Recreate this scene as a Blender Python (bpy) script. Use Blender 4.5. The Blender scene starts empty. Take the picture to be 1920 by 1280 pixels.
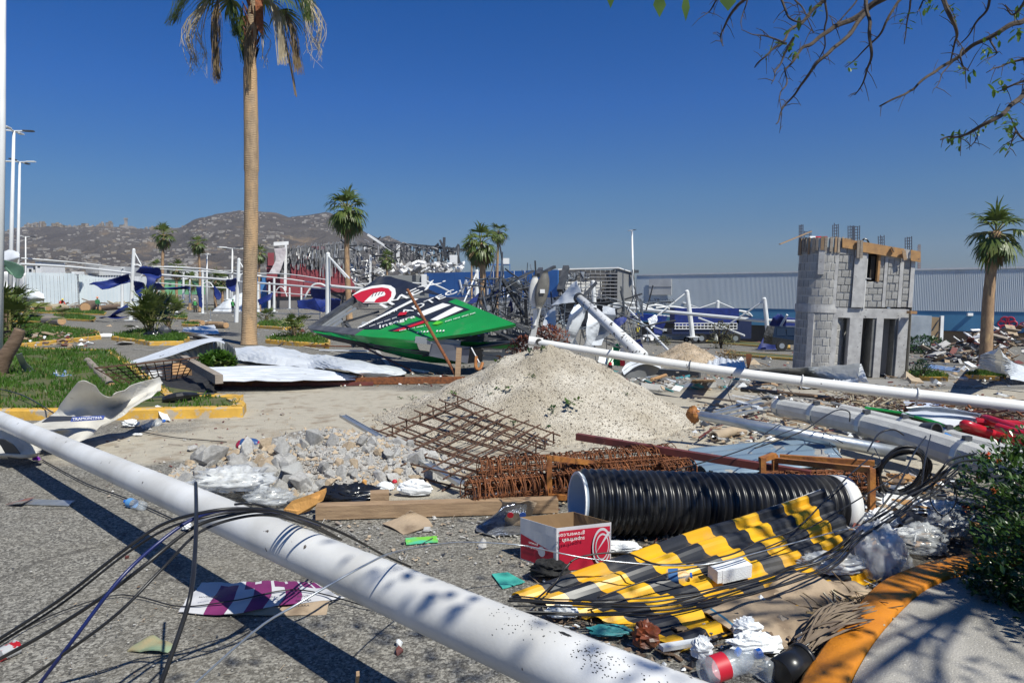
import bpy,bmesh,math,random
import numpy as np
from mathutils import Vector,Matrix,noise
R = math.radians
rnd = random.Random(7)
scene = bpy.context.scene
C = scene.collection
# ---------------------------------------------------------------- camera,sky,sun,exposure
F,YH,CH = 1280.0,552.0,1.65
PITCH = math.atan((640 - YH) / F)
cd = bpy.data.cameras.new('camera'); cam = bpy.data.objects.new('camera', cd); C.objects.link(cam)
cam.location = (0,0,CH); cam.rotation_euler = (math.pi / 2 - PITCH,0,0)
cd.sensor_width = 36; cd.lens = 24.0; cd.clip_start = 0.05; cd.clip_end = 12000
scene.camera = cam
SUN_DIR = Vector((0.48,-0.57,1.0)).normalized()
world = bpy.data.worlds.new('World'); scene.world = world; world.use_nodes = True
nt = world.node_tree; bg = nt.nodes['Background']
sky = nt.nodes.new('ShaderNodeTexSky'); sky.sky_type = 'NISHITA'; sky.sun_disc = False
sky.sun_elevation = math.asin(SUN_DIR.z); sky.sun_rotation = math.atan2(SUN_DIR.x,SUN_DIR.y)
sky.air_density = 1.0; sky.dust_density = 0.3; sky.ozone_density = 3.5; sky.altitude = 0
hs = nt.nodes.new('ShaderNodeHueSaturation'); hs.inputs['Saturation'].default_value = 1.2; nt.links.new(sky.outputs[0], hs.inputs['Color']); tn = nt.nodes.new('ShaderNodeMix'); tn.data_type = 'RGBA'; tn.blend_type = 'MULTIPLY'; tn.inputs[0].default_value = 1; geo = nt.nodes.new('ShaderNodeTexCoord'); sx_ = nt.nodes.new('ShaderNodeSeparateXYZ'); nt.links.new(geo.outputs['Generated'], sx_.inputs[0]); cr_ = nt.nodes.new('ShaderNodeValToRGB'); nt.links.new(sx_.outputs[2], cr_.inputs[0]); el_ = cr_.color_ramp.elements; el_[0].position = 0; el_[0].color = (.26, .29, .42, 1); el_[1].position = 1; el_[1].color = (.07, .37, .58, 1)
for p_,c_ in ((.14,(.29,.45,.62)),(.26,(.17,.45,.8)),(.38,(.05,.42,.8)),(.5,(.03,.4,.74))): e_ = el_.new(p_); e_.color = (*c_,1)
nt.links.new(cr_.outputs[0],tn.inputs[7]); nt.links.new(hs.outputs[0],tn.inputs[6]); nt.links.new(tn.outputs[2],bg.inputs[0]); bg.inputs[1].default_value = 0.098
sl = bpy.data.lights.new('sun', 'SUN'); so = bpy.data.objects.new('sun', sl); C.objects.link(so)
sl.energy = 4.8; sl.angle = R(0.53); sl.color = (1.0,0.975,0.88)
so.rotation_euler = SUN_DIR.to_track_quat('Z', 'Y').to_euler(); so.location = (0, 0, 40)
vs = scene.view_settings; vs.view_transform = 'Standard'; vs.look = 'None'; vs.exposure = 0.2; vs.gamma = 1; vs.use_curve_mapping = False
scene.cycles.max_bounces = 6; scene.cycles.transparent_max_bounces = 12
# ---------------------------------------------------------------- ground shape and pixel helpers
def ss(x,a,b):
 t = min(1,max(0,(x - a) / (b - a))); return t * t * (3 - 2 * t)
def plin(y,pts):
 for (a,za),(b,zb) in zip(pts,pts[1:]):
  if y <= b: return za + (zb - za) * max(0,(y - a)) / (b - a)
 return pts[-1][1]
def gz(x,y):
 if y < 8: return 0.0
 left = -0.75 * ss(y,25,80)
 right = plin(y,[(8,0),(11,-.03),(14,-.32),(19,-.85),(24,-1.3),(50,-2.6),(95,-4.5),(130,-4.7)])
 w = ss(x / y,-0.04,0.24)
 return left * (1 - w) + right * w
SP,CP = math.sin(PITCH),math.cos(PITCH)
def ray(px,py):
 u = (px - 960) / F; v = (640 - py) / F
 return Vector((u,CP + v * SP,-SP + v * CP))
def P(px,py,d):
 r = ray(px,py); return Vector((0,0,CH)) + r * (d / r.y)
def G(px,py,h=0.0):
 r = ray(px,py)
 if r.z > -1e-4: r.z = -1e-4
 o = Vector((0,0,CH)); t0 = 0.3; t = t0
 while t < 3000:
  p = o + r * t
  if p.z <= gz(p.x,p.y) + h: break
  t0 = t; t *= 1.02
 for _ in range(24):
  m = (t0 + t) / 2; p = o + r * m
  if p.z <= gz(p.x,p.y) + h: t = m
  else: t0 = m
 return o + r * t
def onpl(px,py,p0,n,off=0.0):
 r = ray(px,py); o = Vector((0,0,CH))
 return o + r * ((p0 - o).dot(n) / r.dot(n)) + n * off
def proj(p):
 d = p - Vector((0,0,CH)); f = d.y * CP - d.z * SP; u = d.y * SP + d.z * CP
 return 960 + F * d.x / f,640 - F * u / f
# ---------------------------------------------------------------- materials
MATS = {}
def M(name,c1,c2=None,scale=6.0,rough=.6,metal=0.0,bump=0.0,bscale=40.0,spec=.5,detail=4,c3=None,s3=25.0,t3=.62,trans=0.0,alpha=1.0,
   lo=.35,hi=.65,stretch=(1,1,1),transl=0.0,coat=0.0,w3=.04,rr=0.0,ovar=0.0):
 if name in MATS: return MATS[name]
 m = bpy.data.materials.new(name); MATS[name] = m; m.use_nodes = True
 n = m.node_tree.nodes; L = m.node_tree.links; b = n['Principled BSDF']
 b.inputs['Base Color'].default_value = (*c1, 1); b.inputs['Roughness'].default_value = rough; b.inputs['Metallic'].default_value = metal
 b.inputs['Specular IOR Level'].default_value = spec; b.inputs['Coat Weight'].default_value = coat
 b.inputs['Transmission Weight'].default_value = trans; b.inputs['Alpha'].default_value = alpha
 tc = n.new('ShaderNodeTexCoord'); mp = n.new('ShaderNodeMapping'); mp.inputs['Scale'].default_value = stretch
 L.new(tc.outputs['Object'], mp.inputs[0]); vec = mp.outputs[0]
 col = None
 if c2:
  nz = n.new('ShaderNodeTexNoise'); nz.inputs['Scale'].default_value = scale; nz.inputs['Detail'].default_value = detail + 2; L.new(vec, nz.inputs['Vector'])
  cr = n.new('ShaderNodeValToRGB'); cr.color_ramp.elements[0].position = lo; cr.color_ramp.elements[1].position = hi
  cr.color_ramp.elements[0].color = (*c1,1); cr.color_ramp.elements[1].color = (*c2,1)
  L.new(nz.outputs[0],cr.inputs[0]); col = cr.outputs[0]
  if rr:
   mr = n.new('ShaderNodeMapRange'); mr.inputs['To Min'].default_value = rough - rr; mr.inputs['To Max'].default_value = rough + rr
   L.new(nz.outputs[0], mr.inputs[0]); L.new(mr.outputs[0], b.inputs['Roughness'])
 if c3:
  n3 = n.new('ShaderNodeTexNoise'); n3.inputs['Scale'].default_value = s3; n3.inputs['Detail'].default_value = 6; L.new(vec, n3.inputs['Vector'])
  r3 = n.new('ShaderNodeValToRGB'); r3.color_ramp.elements[0].position = t3; r3.color_ramp.elements[1].position = t3 + w3
  L.new(n3.outputs[0],r3.inputs[0])
  mx = n.new('ShaderNodeMix'); mx.data_type = 'RGBA'; L.new(r3.outputs[0], mx.inputs[0])
  if col: L.new(col,mx.inputs[6])
  else: mx.inputs[6].default_value = (*c1,1)
  mx.inputs[7].default_value = (*c3,1); col = mx.outputs[2]
 if ovar:
  oi = n.new('ShaderNodeObjectInfo'); mr = n.new('ShaderNodeMapRange'); mr.inputs['To Min'].default_value = 1 - ovar; mr.inputs['To Max'].default_value = 1 + ovar; L.new(oi.outputs['Random'], mr.inputs[0])
  vm = n.new('ShaderNodeVectorMath'); vm.operation = 'SCALE'; L.new(col, vm.inputs[0]); L.new(mr.outputs[0], vm.inputs['Scale']); col = vm.outputs[0]
 if col: L.new(col, b.inputs['Base Color'])
 if bump:
  nb = n.new('ShaderNodeTexNoise'); nb.inputs['Scale'].default_value = bscale; nb.inputs['Detail'].default_value = 5; L.new(vec, nb.inputs['Vector'])
  bp = n.new('ShaderNodeBump'); bp.inputs['Strength'].default_value = bump; bp.inputs['Distance'].default_value = .02
  L.new(nb.outputs[0], bp.inputs['Height']); L.new(bp.outputs[0], b.inputs['Normal'])
 if transl:
  tr = n.new('ShaderNodeBsdfTranslucent'); ms = n.new('ShaderNodeMixShader'); ms.inputs[0].default_value = transl
  if col: L.new(col,tr.inputs[0])
  else: tr.inputs[0].default_value = (*c1,1)
  L.new(b.outputs[0], ms.inputs[1]); L.new(tr.outputs[0], ms.inputs[2]); L.new(ms.outputs[0], n['Material Output'].inputs[0])
 return m
def film(name,c=(.85,.88,.9),a=.35):
 """clear plastic film: part transparent,part glossy"""
 m = bpy.data.materials.new(name); MATS[name] = m; m.use_nodes = True; n = m.node_tree.nodes; L = m.node_tree.links; b = n['Principled BSDF']
 b.inputs['Base Color'].default_value = (*c, 1); b.inputs['Roughness'].default_value = .18; b.inputs['Specular IOR Level'].default_value = .8
 t = n.new('ShaderNodeBsdfTransparent'); ms = n.new('ShaderNodeMixShader')
 nz = n.new('ShaderNodeTexNoise'); nz.inputs['Scale'].default_value = 14; tc = n.new('ShaderNodeTexCoord'); L.new(tc.outputs['Object'], nz.inputs['Vector'])
 mr = n.new('ShaderNodeMapRange'); mr.inputs['From Min'].default_value = .3; mr.inputs['From Max'].default_value = .7
 mr.inputs['To Min'].default_value = a * .5; mr.inputs['To Max'].default_value = min(1, a * 1.5)
 L.new(nz.outputs[0],mr.inputs[0]); L.new(mr.outputs[0],ms.inputs[0]); L.new(t.outputs[0],ms.inputs[1]); L.new(b.outputs[0],ms.inputs[2])
 L.new(ms.outputs[0], n['Material Output'].inputs[0]); return m
film('film', (.7, .73, .75), a=.32); film('film_clear', (.8, .88, .95), .2); film('film_milky', (.72, .74, .75), .58)
m_white = M('white_paint', (.8, .8, .79), (.58, .57, .54), 2.2, .38, c3=(.1, .08, .06), s3=16, t3=.7, w3=.02, bump=.03, bscale=60, rr=.12)
m_wfar = M('white_paint_far', (.8, .8, .79), (.7, .7, .7), 1.5, .45)
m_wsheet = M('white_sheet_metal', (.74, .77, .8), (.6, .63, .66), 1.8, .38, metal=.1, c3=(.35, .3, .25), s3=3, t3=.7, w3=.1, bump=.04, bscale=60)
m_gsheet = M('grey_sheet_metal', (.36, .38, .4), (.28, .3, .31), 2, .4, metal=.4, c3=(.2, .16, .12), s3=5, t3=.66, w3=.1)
m_galv = M('galvanised_steel', (.42, .46, .5), (.55, .58, .6), 12, .35, metal=.75, bump=.05)
m_steeldark = M('dark_steel', (.055, .06, .07), (.11, .115, .125), 6, .5, metal=.35)
m_rust = M('rust', (.26, .09, .03), (.12, .045, .02), 22, .85, bump=.4, bscale=120)
m_rustbar = M('rusty_rebar', (.07, .04, .028), (.12, .055, .03), 30, .8, bump=.3, bscale=200)
m_oxide = M('red_oxide_steel', (.17, .045, .035), (.11, .035, .03), 8, .55, c3=(.3, .15, .1), s3=20, t3=.66)
m_orangesteel = M('orange_rusty_steel', (.42, .17, .035), (.25, .09, .03), 14, .65, bump=.2)
m_wood = M('weathered_timber', (.4, .27, .16), (.26, .17, .1), 5, .75, stretch=(1, 6, 12), bump=.3, bscale=30, c3=(.12, .08, .05), s3=9, t3=.68)
m_woodgrey = M('grey_timber', (.24, .2, .16), (.34, .29, .24), 8, .8, stretch=(1, 1, 5), bump=.3)
m_ply = M('plywood', (.5, .28, .11), (.36, .2, .09), 6, .7, c3=(.15, .1, .07), s3=7, t3=.68)
m_card = M('cardboard', (.42, .32, .22), (.33, .25, .17), 5, .85, bump=.3, bscale=30, c3=(.17, .12, .08), s3=5, t3=.55, w3=.14)
m_foamw = M('white_polystyrene', (.85, .87, .88), (.75, .77, .78), 8, .6, bump=.3, bscale=150)
m_blackpl = M('black_plastic', (.012, .013, .015), (.02, .02, .022), 5, .34, spec=.5, c3=(.085, .08, .07), s3=4, t3=.54, w3=.25, rr=.1)
m_blackrub = M('black_cable', (.012, .012, .013), (.022, .022, .024), 9, .4)
m_blackbag = M('black_bag_plastic', (.012, .013, .016), None, rough=.2, spec=.8)
m_yellow = M('yellow_kerb_paint', (.66, .39, .06), (.52, .3, .05), 5, .7, c3=(.4, .35, .28), s3=6, t3=.54, w3=.08, bump=.2)
m_orange = M('orange_kerb_paint', (.62, .22, .012), (.5, .17, .012), 6, .5, c3=(.2, .12, .06), s3=14, t3=.68, bump=.25, bscale=60)
m_conc = M('concrete', (.55, .54, .52), (.4, .39, .38), 4, .85, c3=(.16, .15, .14), s3=12, t3=.66, bump=.3)
m_concpole = M('pole_concrete', (.55, .55, .53), (.44, .44, .43), 7, .8, c3=(.12, .12, .12), s3=60, t3=.7, bump=.35, bscale=150)
m_block = M('concrete_block', (.34, .33, .31), (.43, .42, .395), 1.2, .9, bump=.5, bscale=60, c3=(.46, .45, .43), s3=5, t3=.6, w3=.15, ovar=.1)
m_mortar = M('mortar', (.6, .58, .54), (.5, .485, .45), 3, .9, bump=.5, bscale=40, c3=(.2, .19, .18), s3=5, t3=.68, w3=.1)
m_blue = M('blue_shade_cloth', (.015, .04, .25), (.01, .025, .16), 3, .6, transl=.25, bump=.1)
m_leaf = M('leaf_green', (.05, .11, .015), (.1, .17, .03), 5, .45, transl=.3, spec=.4)
m_leafd = M('leaf_dark', (.018, .05, .012), (.035, .08, .018), 8, .3, transl=.15, spec=.5)
m_palmleaf = M('palm_leaf', (.06, .105, .02), (.13, .165, .04), 2, .45, transl=.2)
m_dead = M('dead_frond', (.3, .22, .12), (.16, .11, .06), 4, .8, transl=.15)
m_straw = M('pale_straw', (.5, .43, .3), (.36, .3, .2), 4, .8)
m_trunk = M('palm_trunk', (.4, .26, .15), (.26, .165, .095), 3, .9, stretch=(3, 3, 1), bump=.6, bscale=25, c3=(.5, .33, .17), s3=1.5, t3=.55, w3=.08)
m_trunkd = M('dark_trunk', (.13, .085, .055), (.22, .15, .1), 6, .9, stretch=(1, 1, 5), bump=.6, bscale=30)
m_grass = M('grass', (.045, .115, .012), (.085, .18, .02), 1.5, .5, transl=.3, c3=(.24, .21, .08), s3=2.2, t3=.58, w3=.12)
m_soil = M('soil_under_grass', (.06, .085, .02), (.12, .11, .05), 6, .9, bump=.4)
m_green = M('sign_green', (.015, .3, .055), (.012, .25, .045), 2, .3, spec=.6, coat=.15, bump=.15, bscale=5, c3=(.12, .25, .1), s3=2.5, t3=.6, w3=.25, rr=.12)
m_navy = M('sign_black', (.012, .016, .03), (.025, .03, .045), 3, .5, c3=(.09, .09, .09), s3=2.2, t3=.6, w3=.2)
m_red = M('red_print', (.5, .012, .03), None, rough=.5)
m_wprint = M('white_print', (.78, .78, .76), None, rough=.5)
m_silver = M('foil', (.6, .62, .66), (.3, .33, .4), 10, .2, metal=.8, bump=.5, bscale=30)
m_glass = M('dark_glass', (.02, .025, .03), None, rough=.08, spec=.8)
m_tyre = M('tyre_rubber', (.015, .015, .015), None, rough=.8)
m_rock = M('rubble_concrete', (.5, .49, .47), (.36, .35, .33), 5, .9, bump=.6, bscale=30, c3=(.24, .2, .16), s3=9, t3=.66, w3=.1, ovar=.2)
m_rockt = M('rubble_tan', (.5, .4, .28), (.38, .29, .2), 5, .9, bump=.5, bscale=30)
m_bark = M('thin_bark', (.045, .033, .025), (.085, .065, .05), 14, .85, bump=.4, bscale=60)
# ---------------------------------------------------------------- mesh building
ORG = {}
def tag(o,label=None,cat=None,group=None,kind=None):
 if label: o['label'] = label
 if cat: o['category'] = cat
 if group: o['group'] = group
 if kind: o['kind'] = kind
 return o
def thing(name,label,cat,loc=(0,0,0),group=None):
 o = bpy.data.objects.new(name,None); C.objects.link(o); o.location = loc; o.empty_display_size = .1
 ORG[o] = Vector(loc); return tag(o,label,cat,group)
def aslist(m): return list(m) if isinstance(m,(list,tuple)) else [m]
def newell(vs):
 n = Vector((0,0,0))
 for a,b in zip(vs,vs[1:] + vs[:1]): n += Vector(((a.y - b.y) * (a.z + b.z),(a.z - b.z) * (a.x + b.x),(a.x - b.x) * (a.y + b.y)))
 return n.normalized()
def frame(d,up=None):
 d = d.normalized(); up = up or (Vector((0,0,1)) if abs(d.z) < .95 else Vector((0,1,0)))
 s = d.cross(up)
 if s.length < 1e-6: s = d.cross(Vector((1,0,0)))
 s.normalize(); return d,s,s.cross(d).normalized()
class MB:
 def __init__(s): s.v = []; s.f = []; s.m = []
 def add(s,v,f,mi=0):
  b = len(s.v); s.v += [tuple(p) for p in v]; s.f += [tuple(i + b for i in q) for q in f]
  s.m += (list(mi) if isinstance(mi,(list,np.ndarray)) else [mi] * len(f)); return s
 def box(s,c,size,rot=None,mi=0,top=1.0):
  x,y,z = size[0] / 2,size[1] / 2,size[2] / 2; c = Vector(c)
  vs_ = [Vector((a * x * (top if k > 0 else 1),b * y * (top if k > 0 else 1),k * z)) for k in (-1,1) for a,b in ((-1,-1),(1,-1),(1,1),(-1,1))]
  if rot is not None: vs_ = [rot @ v for v in vs_]
  return s.add([v + c for v in vs_],[(3,2,1,0),(4,5,6,7),(0,1,5,4),(1,2,6,5),(2,3,7,6),(3,0,4,7)],mi)
 def bar(s,p,q,w,h=None,up=None,mi=0):
  p,q = Vector(p),Vector(q); h = h or w; d,sd,u = frame(q - p,up)
  vs_ = [b + sd * a * w / 2 + u * k * h / 2 for b in (p,q) for a,k in ((-1,-1),(1,-1),(1,1),(-1,1))]
  return s.add(vs_,[(3,2,1,0),(4,5,6,7),(0,1,5,4),(1,2,6,5),(2,3,7,6),(3,0,4,7)],mi)
 def tube(s,pts,r,n=8,mi=0,caps=True):
  pts = [Vector(p) for p in pts]; k = len(pts); rs = r if isinstance(r,(list,tuple)) else [r] * k
  vs_ = []; up = None
  for i,p in enumerate(pts):
   d = (pts[min(i + 1,k - 1)] - pts[max(i - 1,0)])
   if d.length < 1e-7: d = Vector((0,0,1))
   d.normalize()
   if up is None: _,a,b = frame(d)
   else:
    a = d.cross(up)
    if a.length < 1e-5: _,a,b = frame(d)
    a.normalize(); b = a.cross(d)
   up = b
   for j in range(n):
    t = 2 * math.pi * j / n; vs_.append(p + (a * math.cos(t) + b * math.sin(t)) * rs[i])
  fs = [(i * n + j,i * n + (j + 1) % n,(i + 1) * n + (j + 1) % n,(i + 1) * n + j) for i in range(k - 1) for j in range(n)]
  if caps: fs += [tuple(range(n - 1,-1,-1)),tuple((k - 1) * n + j for j in range(n))]
  return s.add(vs_,fs,mi)
 def poly(s,pts,mi=0): pts = [Vector(p) for p in pts]; return s.add(pts,[tuple(range(len(pts)))],mi)
 def prism(s,pts,off,mi=0):
  pts = [Vector(p) for p in pts]; n = len(pts); off = Vector(off)
  if newell(pts).dot(off) > 0: pts = pts[::-1]
  return s.add(pts + [p + off for p in pts],[tuple(range(n)),tuple(range(2 * n - 1,n - 1,-1))] + [(i,i + n,(i + 1) % n + n,(i + 1) % n) for i in range(n)],mi)
 def surf(s,rows,nu=20,nv=12,amp=0.0,freq=3.0,seed=0,corr=None,mi=0,ridge=True,jag=0.0):
  g = grid(rows,nu,nv)
  du = np.gradient(g,axis=1); dv = np.gradient(g,axis=0); nn = np.cross(du,dv); nn /= (np.linalg.norm(nn,axis=2,keepdims=True) + 1e-9)
  D = np.zeros(g.shape[:2])
  if amp:
   for j in range(nv + 1):
    for i in range(nu + 1):
     q = Vector(g[j,i]) * freq + Vector((seed * 7.3,seed * 3.1,seed))
     D[j,i] = amp * ((1 - 2.4 * abs(noise.noise(q))) * .6 + noise.noise(q * 2.3) * .5 if ridge else noise.noise(q) * 1.2)
  if corr:
   ax,cnt,ca = corr
   t = (np.linspace(0,1,nu + 1)[None,:] if ax == 0 else np.linspace(0,1,nv + 1)[:,None]) * cnt
   tri = np.abs((t % 1.0) * 2 - 1); D = D + ca * np.clip(tri * 2.4 - .7,0,1)
  g = g + nn * D[...,None]
  if jag:
   rj = random.Random(seed + 5)
   for j in range(nv + 1):
    for i in (0,nu): g[j,i] += (g[j,1 if i == 0 else nu - 1] - g[j,i]) * rj.uniform(-jag,jag)
   for i in range(nu + 1):
    for j in (0,nv): g[j,i] += (g[1 if j == 0 else nv - 1,i] - g[j,i]) * rj.uniform(-jag,jag)
  fs = []; ms = []
  for j in range(nv):
   for i in range(nu):
    a = j * (nu + 1) + i; fs.append((a,a + 1,a + nu + 2,a + nu + 1)); ms.append(mi((i + .5) / nu,(j + .5) / nv) if callable(mi) else mi)
  keep = [k for k,m_ in enumerate(ms) if m_ >= 0]
  return s.add(g.reshape(-1,3).tolist(),[fs[k] for k in keep],[ms[k] for k in keep])
 def build(s,name,mats,parent=None,smooth=False,solid=0.0,org=None,label=None,cat=None,group=None,kind=None):
  V = np.array(s.v,dtype=float).reshape(-1,3)
  if parent is not None: o0 = ORG[parent]
  elif org is not None: o0 = Vector(org)
  else: mn,mx = V.min(0),V.max(0); o0 = Vector(((mn[0] + mx[0]) / 2,(mn[1] + mx[1]) / 2,mn[2]))
  me = bpy.data.meshes.new(name); me.from_pydata((V - np.array(o0)).tolist(),[],s.f)
  for m_ in aslist(mats): me.materials.append(m_)
  me.polygons.foreach_set('material_index', s.m)
  if smooth: me.polygons.foreach_set('use_smooth', [True] * len(s.f))
  me.update(); o = bpy.data.objects.new(name,me); C.objects.link(o)
  if parent is not None: o.parent = parent
  else: o.location = o0
  ORG[o] = o0
  if solid: md = o.modifiers.new('thickness', 'SOLIDIFY'); md.thickness = solid; md.offset = 0
  return tag(o,label,cat,group,kind)
def cr(P_,t):
 P_ = np.asarray(P_,float); k = len(P_)
 if k == 1: return np.repeat(P_,len(t),0)
 x = np.clip(t,0,1) * (k - 1); i = np.minimum(x.astype(int),k - 2); f = (x - i).reshape((-1,) + (1,) * (P_.ndim - 1))
 if k == 2: return P_[i] * (1 - f) + P_[i + 1] * f
 a = P_[np.maximum(i - 1,0)]; b = P_[i]; c = P_[i + 1]; d = P_[np.minimum(i + 2,k - 1)]
 return .5 * (2 * b + (c - a) * f + (2 * a - 5 * b + 4 * c - d) * f ** 2 + (3 * b - a - 3 * c + d) * f ** 3)
def grid(rows,nu,nv):
 A = np.array([[tuple(p) for p in r] for r in rows],float)
 B = np.stack([cr(r,np.linspace(0,1,nu + 1)) for r in A]); return cr(B,np.linspace(0,1,nv + 1))
def curve(pts,n=24): return [Vector(p) for p in cr([tuple(p) for p in pts],np.linspace(0,1,n))]
def rz(a): return Matrix.Rotation(a, 3, 'Z')
def rxyz(a, b, c): return Matrix.Rotation(c, 3, 'Z') @ Matrix.Rotation(b, 3, 'Y') @ Matrix.Rotation(a, 3, 'X')
def copytree(o,parent=None):
 c = o.copy(); C.objects.link(c); ORG[c] = ORG.get(o,Vector())
 if parent: c.parent = parent
 for k in [k for k in KIDS.get(o,[])]: KIDS.setdefault(c,[]).append(copytree(k,c))
 return c
KIDS = {}
def reg(root):
 """remember the children of a thing so that it can be copied"""
 for o in list(C.objects):
  if o.parent is not None and o not in KIDS.get(o.parent,[]):
   KIDS.setdefault(o.parent,[]).append(o)
 return root
def text(body, parent, o, xd, yd, size, mat, name='lettering', align='LEFT', ext=.001, sx=1.0, label=None):
 cu = bpy.data.curves.new(name, 'FONT'); cu.body = body; cu.size = size; cu.extrude = ext; cu.align_x = align; cu.resolution_u = 2; cu.materials.append(mat)
 ob = bpy.data.objects.new(name,cu); C.objects.link(ob); xd = xd.normalized(); zd = xd.cross(yd).normalized(); yd = zd.cross(xd)
 mt = Matrix((xd * sx,yd,zd)).transposed().to_4x4(); mt.translation = o - (ORG[parent] if parent else Vector())
 if parent: ob.parent = parent
 me = bpy.data.meshes.new_from_object(ob); me.materials.clear(); me.materials.append(mat); bpy.data.objects.remove(ob); ob = bpy.data.objects.new(name,me); C.objects.link(ob)
 if parent: ob.parent = parent
 ob.matrix_basis = mt
 if label: ob['label'] = label
 return ob
def scatter(mb,pts,smin,smax,rg,mi=0,flat=1.0,mis=None):
 """small angular chips,8 faces each"""
 for p in pts:
  a = rg.uniform(smin,smax) * (1 if rg.random() < .8 else 1.6); q = rz(rg.uniform(0,6.3))
  vs_ = [Vector((a * rg.uniform(.6,1.2),0,0)),Vector((0,a * rg.uniform(.5,1),0)),Vector((-a * rg.uniform(.6,1.2),0,0)),Vector((0,-a * rg.uniform(.5,1),0)),
      Vector((rg.uniform(-.3,.3) * a,rg.uniform(-.3,.3) * a,a * flat * rg.uniform(.5,.9))),Vector((0,0,-a * .3))]
  mb.add([q @ v + Vector(p) for v in vs_],[(0,1,4),(1,2,4),(2,3,4),(3,0,4),(1,0,5),(2,1,5),(3,2,5),(0,3,5)],mis[rg.randrange(len(mis))] if mis else mi)
def hull_rock(seed,n=14,sq=(1,1,.75)):
 rg = random.Random(seed); bm = bmesh.new()
 for _ in range(n):
  v = Vector((rg.gauss(0,1),rg.gauss(0,1),rg.gauss(0,1))).normalized() * rg.uniform(.8,1.1); bm.verts.new((v.x * sq[0],v.y * sq[1],v.z * sq[2]))
 r = bmesh.ops.convex_hull(bm, input=bm.verts); bmesh.ops.delete(bm, geom=[g for g in r['geom_interior'] if isinstance(g, bmesh.types.BMVert)], context='VERTS')
 bmesh.ops.bevel(bm, geom=bm.edges[:], offset=.025, segments=1, affect='EDGES')
 bm.verts.index_update(); vs_ = [v.co.copy() for v in bm.verts]; fs = [tuple(v.index for v in f.verts) for f in bm.faces]; bm.free(); return vs_,fs
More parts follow.
